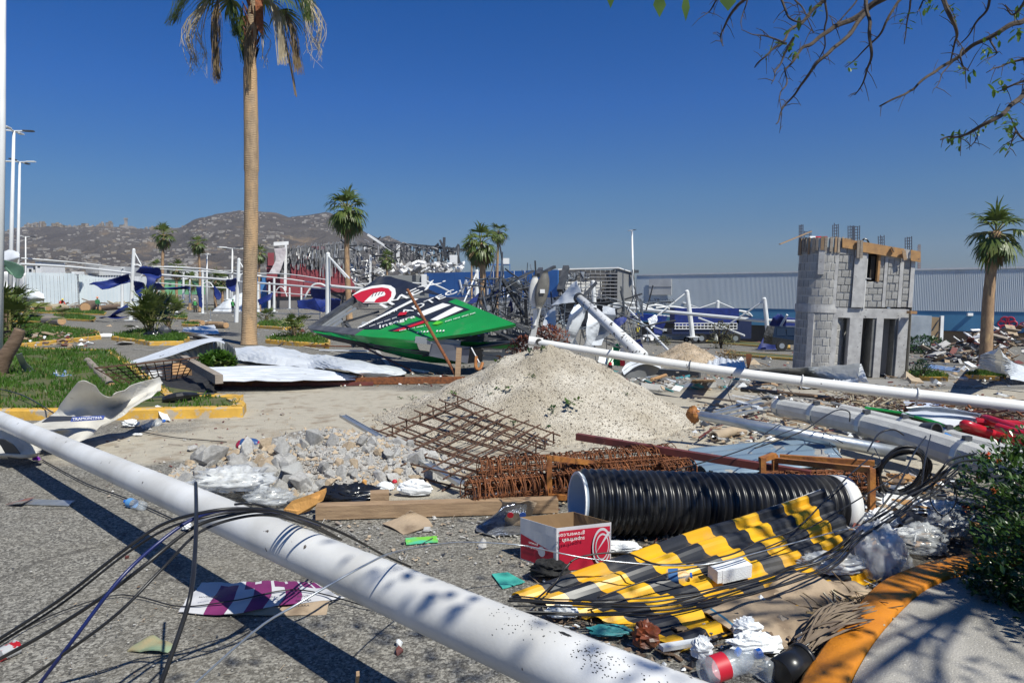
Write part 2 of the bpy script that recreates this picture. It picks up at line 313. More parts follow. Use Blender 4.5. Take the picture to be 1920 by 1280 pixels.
# ================================================================= GROUND
def ground_material():
 m = bpy.data.materials.new('asphalt_and_dust'); m.use_nodes = True; n = m.node_tree.nodes; L = m.node_tree.links; b = n['Principled BSDF']
 tc = n.new('ShaderNodeTexCoord'); vec = tc.outputs['Object']
 def nz(s,d=4,r=.6):
  t = n.new('ShaderNodeTexNoise'); t.inputs['Scale'].default_value = s; t.inputs['Detail'].default_value = d; t.inputs['Roughness'].default_value = r; L.new(vec, t.inputs['Vector']); return t.outputs[0]
 def ramp(i,a,ca,b_,cb):
  r = n.new('ShaderNodeValToRGB'); r.color_ramp.elements[0].position = a; r.color_ramp.elements[1].position = b_
  r.color_ramp.elements[0].color = (*ca,1); r.color_ramp.elements[1].color = (*cb,1); L.new(i,r.inputs[0]); return r.outputs[0]
 def mix(f,a,c):
  x = n.new('ShaderNodeMix'); x.data_type = 'RGBA'; L.new(f, x.inputs[0])
  for i,q in ((6,a),(7,c)):
   if isinstance(q,tuple): x.inputs[i].default_value = (*q,1)
   else: L.new(q,x.inputs[i])
  return x.outputs[2]
 def math_(op,a,c):
  x = n.new('ShaderNodeMath'); x.operation = op
  for i,q in ((0,a),(1,c)):
   if isinstance(q,(int,float)): x.inputs[i].default_value = q
   else: L.new(q,x.inputs[i])
  return x.outputs[0]
 vo = n.new('ShaderNodeTexVoronoi'); vo.inputs['Scale'].default_value = 75; L.new(vec, vo.inputs['Vector'])
 sep = n.new('ShaderNodeSeparateColor'); L.new(vo.outputs['Color'], sep.inputs[0])
 agg = ramp(sep.outputs[0],.3,(.06,.058,.05),1.0,(.52,.5,.44))
 vo2 = n.new('ShaderNodeTexVoronoi'); vo2.inputs['Scale'].default_value = 190; L.new(vec, vo2.inputs['Vector']); sep2 = n.new('ShaderNodeSeparateColor'); L.new(vo2.outputs['Color'], sep2.inputs[0])
 fine = ramp(sep2.outputs[1],.2,(.06,.056,.05),.95,(.3,.28,.25))
 base = mix(math_('MULTIPLY', nz(30), 1.0), agg, fine)
 dirt = ramp(nz(.9, 5), .42, (.0, 0, 0), .7, (1, 1, 1)); base = mix(math_('MULTIPLY', dirt, .42), base, (.2, .18, .14))
 stain = ramp(nz(1.1, 6), .56, (0, 0, 0), .72, (1, 1, 1)); base = mix(math_('MULTIPLY', stain, .55), base, (.045, .04, .035))
 # cracks
 cr_ = n.new('ShaderNodeTexVoronoi'); cr_.feature = 'DISTANCE_TO_EDGE'; cr_.inputs['Scale'].default_value = .3;
 wv = n.new('ShaderNodeVectorMath'); wv.operation = 'ADD'; nn_ = n.new('ShaderNodeTexNoise'); nn_.inputs['Scale'].default_value = 1.2; nn_.inputs['Detail'].default_value = 6; L.new(vec, nn_.inputs['Vector'])
 L.new(vec, wv.inputs[0]); L.new(nn_.outputs[1], wv.inputs[1]); L.new(wv.outputs[0], cr_.inputs['Vector'])
 crk = ramp(cr_.outputs['Distance'], .002, (1, 1, 1), .009, (0, 0, 0)); base = mix(math_('MULTIPLY', crk, .5), base, (.03, .027, .025))
 # sand
 sandc = mix(nz(60,3),(.34,.305,.24),(.52,.475,.39)); sandc = mix(ramp(nz(3,7),.52,(0,0,0),.68,(1,1,1)),sandc,(.28,.225,.165))
 cem = mix(nz(5,5),(.36,.35,.335),(.25,.24,.225))
 def blob(cx,cy,rx,ry):
  s = n.new('ShaderNodeVectorMath'); s.operation = 'SUBTRACT'; s.inputs[1].default_value = (cx, cy, 0); L.new(vec, s.inputs[0])
  k = n.new('ShaderNodeVectorMath'); k.operation = 'MULTIPLY'; k.inputs[1].default_value = (1 / rx, 1 / ry, 0); L.new(s.outputs[0], k.inputs[0])
  l = n.new('ShaderNodeVectorMath'); l.operation = 'LENGTH'; L.new(k.outputs[0], l.inputs[0]); return l.outputs['Value']
 cur = None
 for q in ((-.3,9.0,4.6,2.6),(-2.8,10.2,2.6,2.0),(3.5,10.5,3.4,2.4),(7.5,12.5,5.5,2.6),(-3.5,7.4,1.6,1.0),(-.9,6.2,1.6,.9),(3.4,7.5,2.6,1.6),(-7,15.0,3,.7)):
  l = blob(*q); cur = l if cur is None else math_('MINIMUM', cur, l)
 edge = math_('ADD', cur, math_('MULTIPLY', math_('SUBTRACT', nz(1.3, 6), .5), .9))
 mask = ramp(edge,.75,(1,1,1),1.12,(0,0,0))
 mask2 = math_('MULTIPLY', mask, ramp(nz(7, 6), .25, (.55, .55, .55), .5, (1, 1, 1)))
 base = mix(mask2,base,sandc)
 c2_ = math_('MINIMUM', blob(5.2, 11.2, 2.4, 1.0), blob(12, 20, 8, 3.5)); m3 = ramp(math_('ADD', c2_, math_('MULTIPLY', math_('SUBTRACT', nz(1.7, 6), .5), .8)), .7, (.8, .8, .8), 1.1, (0, 0, 0)); base = mix(m3, base, cem)
 cc = math_('MINIMUM', blob(2.2, 4.6, 1.8, 1.0), blob(1.1, 3.6, 1.0, .5)); m4 = ramp(math_('ADD', cc, math_('MULTIPLY', math_('SUBTRACT', nz(4, 6), .5), .8)), .6, (.75, .75, .75), 1.1, (0, 0, 0)); base = mix(m4, base, (.05, .043, .035))
 L.new(base, b.inputs['Base Color']); b.inputs['Roughness'].default_value = .85; b.inputs['Specular IOR Level'].default_value = .35
 bp = n.new('ShaderNodeBump'); bp.inputs['Strength'].default_value = .65; bp.inputs['Distance'].default_value = .008; L.new(math_('ADD', vo.outputs['Distance'], math_('MULTIPLY', nz(45, 5), .8)), bp.inputs['Height'])
 bp.invert = True; L.new(bp.outputs[0], b.inputs['Normal']); return m
mb = MB(); ys = [-12,-6,-2] + [0.5 + .5 * i for i in range(70)] + [36 + 3 * i for i in range(40)] + [160,220,320,500,900,1500,2400]
us = [-9 + .5 * i for i in range(14)] + [-2 + .05 * i for i in range(81)] + [2.5 + .5 * i for i in range(14)]
for y in ys:
 for u in us:
  w = max(y,0) + 3; x = u * w * (1 if y > 0 else 1.5); mb.v.append((x,y,gz(x,y)))
nu = len(us)
for j in range(len(ys) - 1):
 for i in range(nu - 1): a = j * nu + i; mb.f.append((a,a + 1,a + nu + 1,a + nu)); mb.m.append(0)
mb.build('ground', ground_material(), smooth=True, org=(0, 0, 0), kind='structure', label='grey asphalt parking lot with sandy dust and litter')
# sidewalk and orange kerb,lower right
SW = .12
kl = [(1494,1282),(1530,1222),(1570,1172),(1610,1125),(1645,1090),(1698,1065),(1753,1048),(1830,1035),(1925,1028)]
kr = [(1590,1282),(1612,1235),(1645,1185),(1690,1135),(1728,1102),(1760,1086),(1790,1075),(1850,1062),(1925,1052)]
A = curve([G(1462,1390,SW)] + [G(*p,SW) for p in kl],34); B = curve([G(1555,1390,SW)] + [G(*p,SW) for p in kr],34)
mb = MB(); rg = random.Random(3)
n_ = len(A); mb.v = []
for a,b in zip(A,B):
 j = rg.uniform(-.004,.004)
 mb.v += [(a.x - .012 + j,a.y,0 - .02),(a.x + j,a.y,a.z - .02),(a.x + .022,a.y,a.z),(b.x - .012,b.y,b.z),(b.x,b.y,b.z - .012),(b.x,b.y,-.02)]
for i in range(n_ - 1):
 for k in range(5): a = i * 6 + k; mb.f.append((a,a + 6,a + 7,a + 1)); mb.m.append(0)
mb.build('kerb', m_orange, smooth=True, kind='structure', label='curved kerb painted orange along the concrete walkway')
mb = MB(); Bs = [b + Vector((.006,0,-.022)) for b in B]
mb.poly([Vector((p.x,p.y,SW - .022)) for p in Bs] + [Vector((9,5.2,SW - .022)),Vector((9,-3,SW - .022)),Vector((Bs[0].x,-3,SW - .022))])
m_walk = M('walkway_concrete', (.44, .415, .37), (.28, .265, .235), 3, .9, c3=(.6, .57, .52), s3=90, t3=.62, bump=.5, bscale=120)
mb.build('pavement', m_walk, kind='structure', label='concrete walkway behind the orange kerb')
# kerbs round planting islands,built from pixels along their upper near edge
GRASS = []
def island(name_px,grass=True,mat=None,h=.14,w=.16,dens=260,gh=.12,lab=None,closed=True,tufts=None):
 """closed outline in picture points -> kerb ring (box section) plus turf inside"""
 pts = [G(x,y,h) for x,y in name_px]; pts = [Vector((p.x,p.y,p.z - h)) for p in pts]
 c = sum(pts,Vector()) / len(pts); mb = MB(); n = len(pts); V = []
 rgk = random.Random(int(name_px[0][0]))
 dense = []
 for i in range(n):
  for k in range(4): dense.append(pts[i].lerp(pts[(i + 1) % n],k / 4))
 n = len(dense)
 for i,p in enumerate(dense):
  t = (dense[(i + 1) % n] - dense[i - 1]).normalized(); s = Vector((-t.y,t.x,0)); s = s if s.dot(c - p) > 0 else -s
  z = gz(p.x,p.y); j = rgk.uniform(-.008,.008)
  for o_,zz in ((0,-.03),(j + .01,h - .02),(.03,h),(w,h),(w,-.03)): V.append(p + s * o_ + Vector((0,0,z - p.z + zz)))
 mb.v = V
 for i in range(n):
  a = i * 5; b2 = ((i + 1) % n) * 5
  for k in range(4): mb.f.append((a + k,b2 + k,b2 + k + 1,a + k + 1)); mb.m.append(0)
 mb.build('kerb', mat or m_yellow, kind='structure', label=lab or 'yellow painted kerb round a planting island')
 inner = [p.lerp(c,.02) for p in pts]
 mb = MB(); mb.add([Vector((p.x,p.y,gz(p.x,p.y) + h - .03)) for p in inner] + [Vector((c.x,c.y,gz(c.x,c.y) + h - .02))],[(i,(i + 1) % len(inner),len(inner)) for i in range(len(inner))])
 mb.build('soil', m_soil, kind='structure')
 if grass: GRASS.append(([(p.x,p.y) for p in inner],h - .03,dens,gh))
 return inner
def inpoly(x,y,po):
 r = False; n = len(po)
 for i in range(n):
  (x1,y1),(x2,y2) = po[i],po[i - 1]
  if (y1 > y) != (y2 > y) and x < (x2 - x1) * (y - y1) / (y2 - y1) + x1: r = not r
 return r
island([(-60, 768), (200, 768), (455, 763), (462, 752), (440, 742), (330, 738), (262, 690), (210, 655), (40, 650), (-80, 662)], dens=800, gh=.09, lab='yellow painted kerb of the grassy island beneath the torn white banner')
island([(-40, 652), (60, 642), (190, 629), (186, 620), (60, 605), (-60, 610)], dens=420, gh=.1, lab='yellow kerb of the grass island behind the cut palm stump')
island([(208, 630), (280, 640), (345, 639), (356, 631), (330, 622), (262, 619)], dens=420, gh=.13, lab='yellow kerb of the island holding the tall fan palm clump')
island([(497, 636), (560, 641), (617, 645), (620, 636), (580, 628), (510, 629)], dens=300, lab='yellow kerb of the island beside the black and green fallen sign')
island([(-30, 600), (80, 602), (84, 596), (-30, 592)], dens=60, gh=.2, lab='short yellow kerb at the far left edge')
island([(112, 597), (176, 600), (180, 595), (150, 590), (100, 590)], dens=60, gh=.2, lab='short yellow kerb in front of the first canopy post')
island([(20, 584), (120, 586), (196, 589), (200, 585), (150, 579), (30, 577)], dens=60, gh=.25, lab='long yellow kerb before the workers and the felled logs')
island([(308, 594), (350, 597), (352, 592), (310, 590)], dens=40, gh=.15, lab='small yellow kerb behind the fan palm clump')
island([(340,607),(372,609),(374,604),(345,602)],dens=40,gh=.15)
island([(480, 610), (530, 613), (560, 612), (555, 606), (485, 604)], dens=50, gh=.2, lab='yellow kerb right of the tall palm trunk')
island([(1698, 703), (1740, 706), (1778, 707), (1776, 699), (1700, 693)], dens=300, gh=.1, lab='short yellow kerb beside the unfinished block tower')
island([(1808, 701), (1850, 704), (1886, 706), (1884, 698), (1830, 693)], dens=300, gh=.1, lab='short yellow kerb left of the curled corrugated sheet')
island([(1320, 640), (1480, 652), (1482, 646), (1330, 635)], grass=False, lab='long yellow kerb behind the second gravel heap')
island([(1360, 662), (1492, 672), (1494, 666), (1365, 657)], grass=False, lab='yellow kerb beneath the hanging blue cloth')
island([(0 + 350,578),(430,581),(432,577),(352,575)],grass=False)
# grass blades
rg = random.Random(11); Vg = []; Fg = []
for po,hz,dens,gh in GRASS:
 xs = [p[0] for p in po]; ys_ = [p[1] for p in po]; area = (max(xs) - min(xs)) * (max(ys_) - min(ys_)); nb = min(26000,int(area * dens))
 for _ in range(nb):
  x,y = rg.uniform(min(xs),max(xs)),rg.uniform(min(ys_),max(ys_))
  if not inpoly(x,y,po): continue
  nv = noise.noise(Vector((x * 1.3,y * 1.3,4)));
  if nv < -.2 + .25 * noise.noise(Vector((x * 5,y * 5,1))): continue
  z = gz(x,y) + hz; h = gh * rg.uniform(.5,1.3) * (1 + nv); a = rg.uniform(0,6.3); w = .011 + .0006 * y; l = rg.uniform(.1,.8) * h
  dx,dy = math.cos(a) * w,math.sin(a) * w; lx,ly = rg.uniform(-1,1) * l,rg.uniform(-1,1) * l; b = len(Vg)
  Vg += [(x - dx,y - dy,z),(x + dx,y + dy,z),(x + lx * .4,y + ly * .4,z + h * .7),(x + lx,y + ly,z + h)]; Fg += [(b,b + 1,b + 2),(b,b + 2,b + 3)]
mb = MB(); mb.v = Vg; mb.f = Fg; mb.m = [0] * len(Fg); mb.build('grass', m_grass, org=(0, 0, 0), kind='stuff', label='green turf growing in the yellow edged islands', cat='grass')
# painted parking lines
m_line = M('worn_line_paint', (.5, .48, .43), (.22, .2, .18), 9, .7, lo=.45, hi=.6)
mb = MB()
for (x1,y1,x2,y2,w) in [(560,648,660,668,.1),(250,655,470,668,.08),(700,648,740,700,.1),(330,660,560,700,.07),(180,690,520,705,.06),(1240,668,1490,690,.1),(1560,640,1700,660,.1),(1780,720,1920,735,.12),(600,608,500,602,.15),(260,612,440,625,.12)]:
 a,b = G(x1,y1),G(x2,y2); d = (b - a).normalized(); s = Vector((-d.y,d.x,0)) * w / 2; k = 10
 for i in range(k):
  q = [a.lerp(b,i / k) + s,a.lerp(b,i / k) - s,a.lerp(b,(i + 1) / k) - s,a.lerp(b,(i + 1) / k) + s]; mb.poly([Vector((p.x,p.y,gz(p.x,p.y) + .012)) for p in q])
mb.build('parking_line', m_line, org=(0, 0, 0), kind='structure')
mb = MB(); m_bline = M('blue_bay_paint', (.12, .24, .5), (.16, .2, .28), 5, .7)
q = [G(1740, 683), G(1815, 693), G(1795, 698), G(1730, 689)]; mb.poly([p + Vector((0, 0, .02)) for p in q]); mb.build('parking_bay', m_bline, kind='structure', label='blue painted bay strip on the asphalt')
# ================================================================= HILLS
sil = [(-400,455),(-150,448),(0,438),(45,427),(100,425),(160,427),(200,424),(260,429),(310,430),(345,427),(372,411),(410,402),(450,395),(485,397),(520,398),(545,407),(585,403),(618,397),(650,412),(690,437),(712,447),(730,443),(748,452),(800,490),(900,530),(1100,548)]
def silh(px):
 for (a,ya),(b,yb) in zip(sil,sil[1:]):
  if px <= b: return ya + (yb - ya) * max(0,px - a) / (b - a)
 return 550
NX,NR = 260,70; D0,D1 = 500.0,1500.0
def hill(px,t):
 d = D0 + (D1 - D0) * t; top = P(px,silh(px),D1).z; foot = -1.0
 x = (px - 960) / F * d
 prof = t ** 1.25; q = Vector((x / 260,d / 260,3))
 r = (1 - abs(noise.noise(q)) * 2) * .5 + (1 - abs(noise.noise(q * 2.3)) * 2) * .25 + noise.noise(q * 6) * .12
 amp = 70 * min(1,t * 3) * (1 - t) ** .6
 z = foot + (top - foot) * prof + amp * (r - .3) * .9 + (2.2 * noise.noise(Vector((px / 9,t * 30,1))))
 return Vector((x,d,z))
mb = MB()
for j in range(NR + 12):
 for i in range(NX + 1):
  px = -400 + 1500 * i / NX; t = j / NR
  if t <= 1: v = hill(px,t)
  else: v = hill(px,1); k = (t - 1); v = Vector((v.x * (1 + k),D1 * (1 + k),v.z - k * 400))
  mb.v.append(tuple(v))
for j in range(NR + 11):
 for i in range(NX): a = j * (NX + 1) + i; mb.f.append((a,a + 1,a + NX + 2,a + NX + 1)); mb.m.append(0)
m_hill = M('dry_hillside', (.09, .08, .075), (.055, .048, .046), .012, .95, detail=8, c3=(.17, .125, .085), s3=.02, t3=.58, w3=.12, bump=0)
nt_ = m_hill.node_tree; bb = nt_.nodes['Principled BSDF']; t1 = nt_.nodes.new('ShaderNodeTexNoise'); t1.inputs['Scale'].default_value = .09; t1.inputs['Detail'].default_value = 8
tc_ = nt_.nodes.new('ShaderNodeTexCoord'); nt_.links.new(tc_.outputs['Object'], t1.inputs['Vector']); b1 = nt_.nodes.new('ShaderNodeBump'); b1.inputs['Distance'].default_value = 14; b1.inputs['Strength'].default_value = .8
nt_.links.new(t1.outputs[0], b1.inputs['Height']); nt_.links.new(b1.outputs[0], bb.inputs['Normal'])
mb.build('hills', m_hill, org=(0, 0, 0), smooth=True, kind='structure', label='bare brown grey hills dotted with pale houses')
hz = [M('house_pale', (.37, .345, .32), (.27, .25, .23), .1, .8), M('house_grey', (.36, .34, .32), (.28, .25, .22), .1, .85), M('house_tan', (.3, .25, .19), (.22, .18, .14), .1, .85)]
def house_mesh(seed,mi):
 r_ = random.Random(seed); m_ = MB(); w,d,h = r_.uniform(.9,1.5),.9,r_.uniform(.5,1.1)
 m_.box((0,0,h / 2 - .3),(w,d,h + .6)); m_.box((0,0,h + .04),(w * 1.06,d * 1.06,.08))
 if r_.random() < .5: m_.box((w * .2,0,h + .3),(w * .45,d * .6,.5))
 for k in range(2): m_.box(((k - .5) * w * .5,-d / 2,h * .5),(.16,.03,.2),mi=1)
 return m_
hp = []
rg = random.Random(21)
protos = []
for s in range(6):
 o = house_mesh(s, 0).build('hillside_house', [hz[s % 3], m_glass], org=(0, 0, 0)); protos.append(o)
cand = []
while len(cand) < 3000:
 px = rg.uniform(-60,760); t = min(.97,rg.random() ** 1.5)
 dn = noise.noise(Vector((px / 90,t * 4,9))) + (.35 if t < .35 and px < 350 else 0) - max(0,px - 350) / 900 + (.2 if px > 300 and t < .5 else 0)
 if rg.random() > .45 + dn * 1.2: continue
 cand.append((hill(px,t),t,px))
for k in range(60): px = rg.choice([rg.uniform(110,170),rg.uniform(180,330),rg.uniform(60,90)]); cand.append((hill(px,.985),.985,px))
cand.sort(key=lambda c: c[0].y)
big = cand[:110] + cand[-60:]; rest = cand[110:-60]
for k,(p,t,px) in enumerate(big):
 o = protos[k] if k < 6 else protos[k % 6].copy()
 if k >= 6: C.objects.link(o)
 s = rg.uniform(2.2,4.5) if t < .9 else rg.uniform(4,9)
 o.location = p + Vector((0,0,-s * .15)); o.scale = (s,s,s * rg.uniform(.6,1)); o.rotation_euler = (0,0,rg.uniform(-.4,.4))
 tag(o, 'small pale boxy house among many on the dry hillside', 'house', 'houses scattered over the hillside')
mb = MB()
for p,t,px in rest:
 s = rg.uniform(1.5,3.6) * (1 if rg.random() < .9 else 1.9); mb.box(p,(s * rg.uniform(.8,1.7),s,s * rg.uniform(.5,1.0)),rz(rg.uniform(-.5,.5)),rg.choice([0,0,1,1,1,2]))
mb.build('distant_houses', hz, org=(0, 0, 0), kind='stuff', label='countless tiny pale houses covering the far hillside', cat='houses')
mb = MB(); p = hill(243, .985); mb.box(p + Vector((0, 0, 8)), (5, 4, 26)); mb.box(p + Vector((0, 0, 20)), (7, 5, 3)); mb.box(p + Vector((2, 0, 0)), (24, 10, 8)); mb.build('hilltop_monument', hz[0], label='white tower like monument on the hill crest', cat='monument')
# ================================================================= BUILDINGS
def quadwall(pxs,d_,th=None):
 return [P(x,y,d_ if not isinstance(d_,(list,tuple)) else d_[i]) for i,(x,y) in enumerate(pxs)]
# corrugated grey store to the right
def store_right():
 t = thing('retail_store', 'long grey corrugated metal store with blue band and red lettering at right', 'building', (30, 70, -3.7))
 dl,dr = 88.0,61.0; xl,xr = P(1193,552,dl).x,P(1990,552,dr).x; a = Vector((xl,dl,0)); b = Vector((xr,dr,0))
 zt,zb = 4.05,1.65 - 28 / F * 88; zb = .05; L_ = (b - a).length; dv = (b - a) / L_; nrm = Vector((dv.y,-dv.x,0)); nrm = nrm if nrm.y < 0 else -nrm
 n = 290; mb = MB()
 cols = []
 for i in range(n * 4 + 1):
  ph = (i % 4); off = (.0,.0,.035,.035)[ph]; cols.append(a + dv * (L_ * i / (n * 4)) + nrm * off)
 for c in cols: mb.v += [(c.x,c.y,zb),(c.x,c.y,zt)]
 mb.f = [(2 * i,2 * i + 2,2 * i + 3,2 * i + 1) for i in range(len(cols) - 1)]; mb.m = [0] * len(mb.f)
 mb.build('cladding', M('store_cladding', (.66, .72, .74), (.6, .65, .67), .2, .6, stretch=(1, 1, .3), c3=(.54, .57, .58), s3=.5, t3=.6, w3=.1), t)
 mb = MB(); q = lambda s,o_,z: a + dv * s + nrm * o_ + Vector((0,0,z))
 mb.bar(q(0, .03, zt + .08), q(L_, .03, zt + .08), .12, .16); mb.build('roof_trim', m_wfar, t)
 mb = MB(); mb.bar(q(0, -.12, -.9), q(L_, -.12, -.9), .2, 1.9); mb.build('fascia_band', M('store_blue', (.1, .3, .5), (.08, .25, .42), .4, .5), t)
 mb = MB(); mb.bar(q(0, -.5, -3.3), q(L_, -.5, -3.3), .2, 2.95); mb.build('lower_wall', M('store_dark_wall', (.05, .055, .06), (.09, .085, .08), .3, .8), t)
 # boarded shop front at the right
 s0 = (Vector((P(1765,600,66).x,66,0)) - a).length; k = 0; s = s0
 while s < L_ - .3:
  mb = MB(); mb.bar(q(s + .03, -.3, -2.95), q(min(s + 2.35, L_), -.3, -2.95), .12, 2.1); mb.build('board', m_plyfar, t); s += 2.4
 mb = MB(); mb.bar(q(s0 - .1, -.05, -1.9), q(L_, -.05, -1.9), .15, .1); mb.build('ledge', m_steeldark, t)
 # old sign patch and smear
 s1 = (Vector((P(1218,540,85).x,85,0)) - a).length
 mb = MB(); mb.bar(q(1.9, .16, 2.6), q(5.0, .16, 2.6), .05, 2.0); mb.build('panel', M('patch_panel', (.72, .71, .67), (.6, .59, .56), .8, .6), t)
 for z in (2.6,):
  mb = MB(); mb.bar(q(1.9, .2, z), q(5.0, .2, z), .03, .03); mb.build('rail', m_steeldark, t)
 mb = MB(); r_ = random.Random(5)
 for i in range(26): x0 = 2 + r_.random() * 3.4; z0 = .75 + r_.random() * .5 - x0 * .02; mb.bar(q(x0,.15,z0),q(x0 + r_.uniform(.05,.35),.15,z0 - r_.uniform(.1,.5)),.02,.06)
 mb.build('peeled_sign_remains', m_steeldark, t)
 # logo: knot of petals + lettering
 o0 = q((Vector((P(1888,610,63).x,63,0)) - a).length,.05,-1.05); mb = MB()
 for i in range(6):
  an = i * math.pi / 3; c_ = o0 + (dv * math.cos(an) + Vector((0,0,1)) * math.sin(an)) * .42
  pts = [c_ + (dv * math.cos(k * math.pi / 7 + an) * .3 + Vector((0,0,1)) * math.sin(k * math.pi / 7 + an) * .24) for k in range(15)]; mb.tube(pts,.075,5)
 mb.build('logo', M('store_red', (.5, .03, .07), None, rough=.5), t)
 text('elektra', t, o0 + dv * .85 + nrm * .02 - Vector((0, 0, .32)), dv, Vector((0, 0, 1)), 1.1, MATS['store_red'], ext=.05, sx=1.15)
 mb = MB(); mb.box(q(s0 + 2.2, .1, -.25), (.5, .2, .25), mi=0); mb.build('wall_lamp', m_wfar, t)
m_plyfar = M('boarding', (.27, .19, .11), (.21, .15, .09), .8, .85)
store_right()
# small trailer / white container unit right of the tower
t = thing('market_kiosk', 'grey tarpaulin covered kiosk with tan panel right of the block tower', 'kiosk', tuple(G(1735, 655)))
dk = 52; mb = MB()
def pxbox(x0,y0,x1,y1,d,depth,mb=None,mi=0,dy=0):
 mb = mb or MB(); a = P(x0,y0,d); b = P(x1,y1,d); mb.add([(a.x,d,b.z),(b.x,d,b.z),(b.x,d,a.z),(a.x,d,a.z),(a.x,d + depth,b.z),(b.x,d + depth,b.z),(b.x,d + depth,a.z),(a.x,d + depth,a.z)],
  [(0,1,2,3),(5,4,7,6),(1,5,6,2),(4,0,3,7),(3,2,6,7),(4,5,1,0)],mi); return mb
pxbox(1702, 592, 1745, 648, dk, 3).build('cover', M('grey_tarpaulin', (.3, .34, .38), (.22, .25, .29), 1.2, .5, bump=.5, bscale=3), t)
pxbox(1745.3, 595, 1764, 648, dk + .1, 2.5).build('side_panel', m_plyfar, t)
pxbox(1764.5, 592, 1767, 668, dk, .2).build('post', m_wfar, t)
pxbox(1704, 648.5, 1762, 663, dk + .3, 2.4).build('base', m_steeldark, t)
mb = MB(); mb.bar(P(1748, 620, dk - .02), P(1760, 600, dk - .02), .06); mb.bar(P(1748, 640, dk - .02), P(1762, 618, dk - .02), .06); mb.build('brace', m_steeldark, t)
# blue supermarket in the centre
def store_blue():
 t = thing('supermarket', 'blue supermarket facade with white lettering behind the fallen sign', 'building', (2, 95, -1.5))
 blu = M('supermarket_blue', (.05, .17, .48), (.04, .14, .4), .4, .45); a0, b0 = P(796, 512, 92), P(1047, 505, 80)
 a = Vector((a0.x,a0.y,0)); b = Vector((b0.x,b0.y,0)); L_ = (b - a).length; dv = (b - a) / L_; zt = a0.z; q = lambda s,o_,z: a + dv * s + Vector((0,-1,0)) * o_ + Vector((0,0,z))
 k = 0; s = 0
 while s < L_ - .1:
  e = min(s + L_ / 12, L_); mb = MB(); mb.bar(q(s + .02, 0, zt - 1.6), q(e - .02, 0, zt - 1.6), .2, 3.2, mi=0); mb.build('facade_panel', blu, t); s = e
 mb = MB(); mb.bar(q(0, -.1, zt - 4.4), q(L_, -.1, zt - 4.4), .2, 2.3); mb.build('lower_wall', M('store_white_wall', (.6, .6, .58), (.5, .5, .49), .3, .7), t)
 for i in range(6):
  s = L_ * (.55 + .075 * i); mb = MB(); mb.bar(q(s, .14, zt - 3.2), q(s, .14, zt), .06); mb.build('mullion', m_wfar, t)
 s = (Vector((P(868,540,89).x,89,0)) - a).length
 text('Walmart', t, q(s - .2, .15, zt - 2.95), dv, Vector((0, 0, 1)), 2.9, m_wprint, ext=.04, sx=.78)
 # rooftop unit
 mb = pxbox(942, 484, 955, 495, 84, 1.0); mb.build('rooftop_box', m_wfar, t); mb = MB()
 for x in (926,940,956): mb.bar(P(x,508,84.2),P(x,495,84.2),.08)
 mb.bar(P(912, 496, 84.2), P(956, 496, 84.2), .25, .12); mb.build('rooftop_platform', blu, t)
store_blue()
# grey block with stripped frame
def store_frame():
 t = thing('stripped_store', 'grey store front stripped to its steel frame beside the blue facade', 'building', (8, 80, -2.5))
 d = 78; gry = M('store_grey', (.24, .24, .235), (.2, .2, .195), .3, .7)
 a = P(1158,503,d); mb = MB(); b = P(1185,512,d + 3);
 mb.prism([Vector((a.x, d, -4)), Vector((b.x + .05, d + 3, -4)), Vector((b.x + .05, d + 3, b.z)), Vector((a.x, d, a.z))], (0, 4, 0)); mb.build('side_wall', gry, t)
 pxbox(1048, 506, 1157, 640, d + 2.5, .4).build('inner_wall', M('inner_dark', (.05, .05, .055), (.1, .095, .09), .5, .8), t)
 pxbox(1060, 528, 1128, 560, d + 2.1, .2).build('white_panel', m_wfar, t)
 for i in range(9):
  y = 506 + i * 6.6; mb = MB(); mb.bar(P(1048, y, d + 1), P(1158, y + (.5 if i else -3), d), .12); mb.build('rail', m_steelfar, t)
 for i in range(12):
  x = 1052 + i * 9.2; mb = MB(); mb.bar(P(x, 506, d + .8), P(x + .5, 566, d + .8), .1); mb.build('stud', m_steelfar, t)
 r_ = random.Random(8)
 for i in range(16):
  x = 1050 + r_.random() * 95; y = 507 + r_.random() * 9; mb = MB()
  p0 = P(x,y,d + .5); mb.surf([[p0,p0 + Vector((r_.uniform(.3,.6),-.1,-.05))],[p0 + Vector((r_.uniform(-.2,.3),-.2,-r_.uniform(.5,1.3))),p0 + Vector((.4,-.3,-r_.uniform(.3,.9)))]],3,4,amp=.05,freq=2,seed=i)
  mb.build('torn_cladding', [m_gsheet, m_steeldark][i % 2], t, solid=.02)
 mb = MB(); mb.bar(P(1046, 505, d + .7), P(1160, 502, d - .1), .2, .14); mb.bar(P(1160, 502.5, d - .1), P(1187, 511, d + 2.9), .2, .12); mb.build('roof_trim', m_wfar, t)
 mb = MB(); mb.box(P(1193, 509, 80), (.5, .4, .35)); mb.box(P(1187, 514, 80), (.3, .3, 1.2)); mb.build('siren', m_steeldark, t)
m_steelfar = M('grey_frame_steel', (.2, .2, .21), (.3, .3, .3), .6, .6)
store_frame()
# low grey block behind the fallen sign
t = thing('grey_annex', 'low grey wall with dark vent behind the top of the fallen sign', 'building', (-11, 75, -1)); dx = 75
pxbox(722, 516, 796, 600, dx, 4).build('wall', M('annex_grey', (.2, .21, .21), (.24, .245, .24), .4, .8), t)
for i in range(4): pxbox(773, 515.5 + i * 3, 780, 517.3 + i * 3, dx - .05, .04).build('vent_slot', m_steeldark, t)
mb = pxbox(790, 514, 800, 545, dx - .3, .3); mb.build('pier', m_wfar, t)
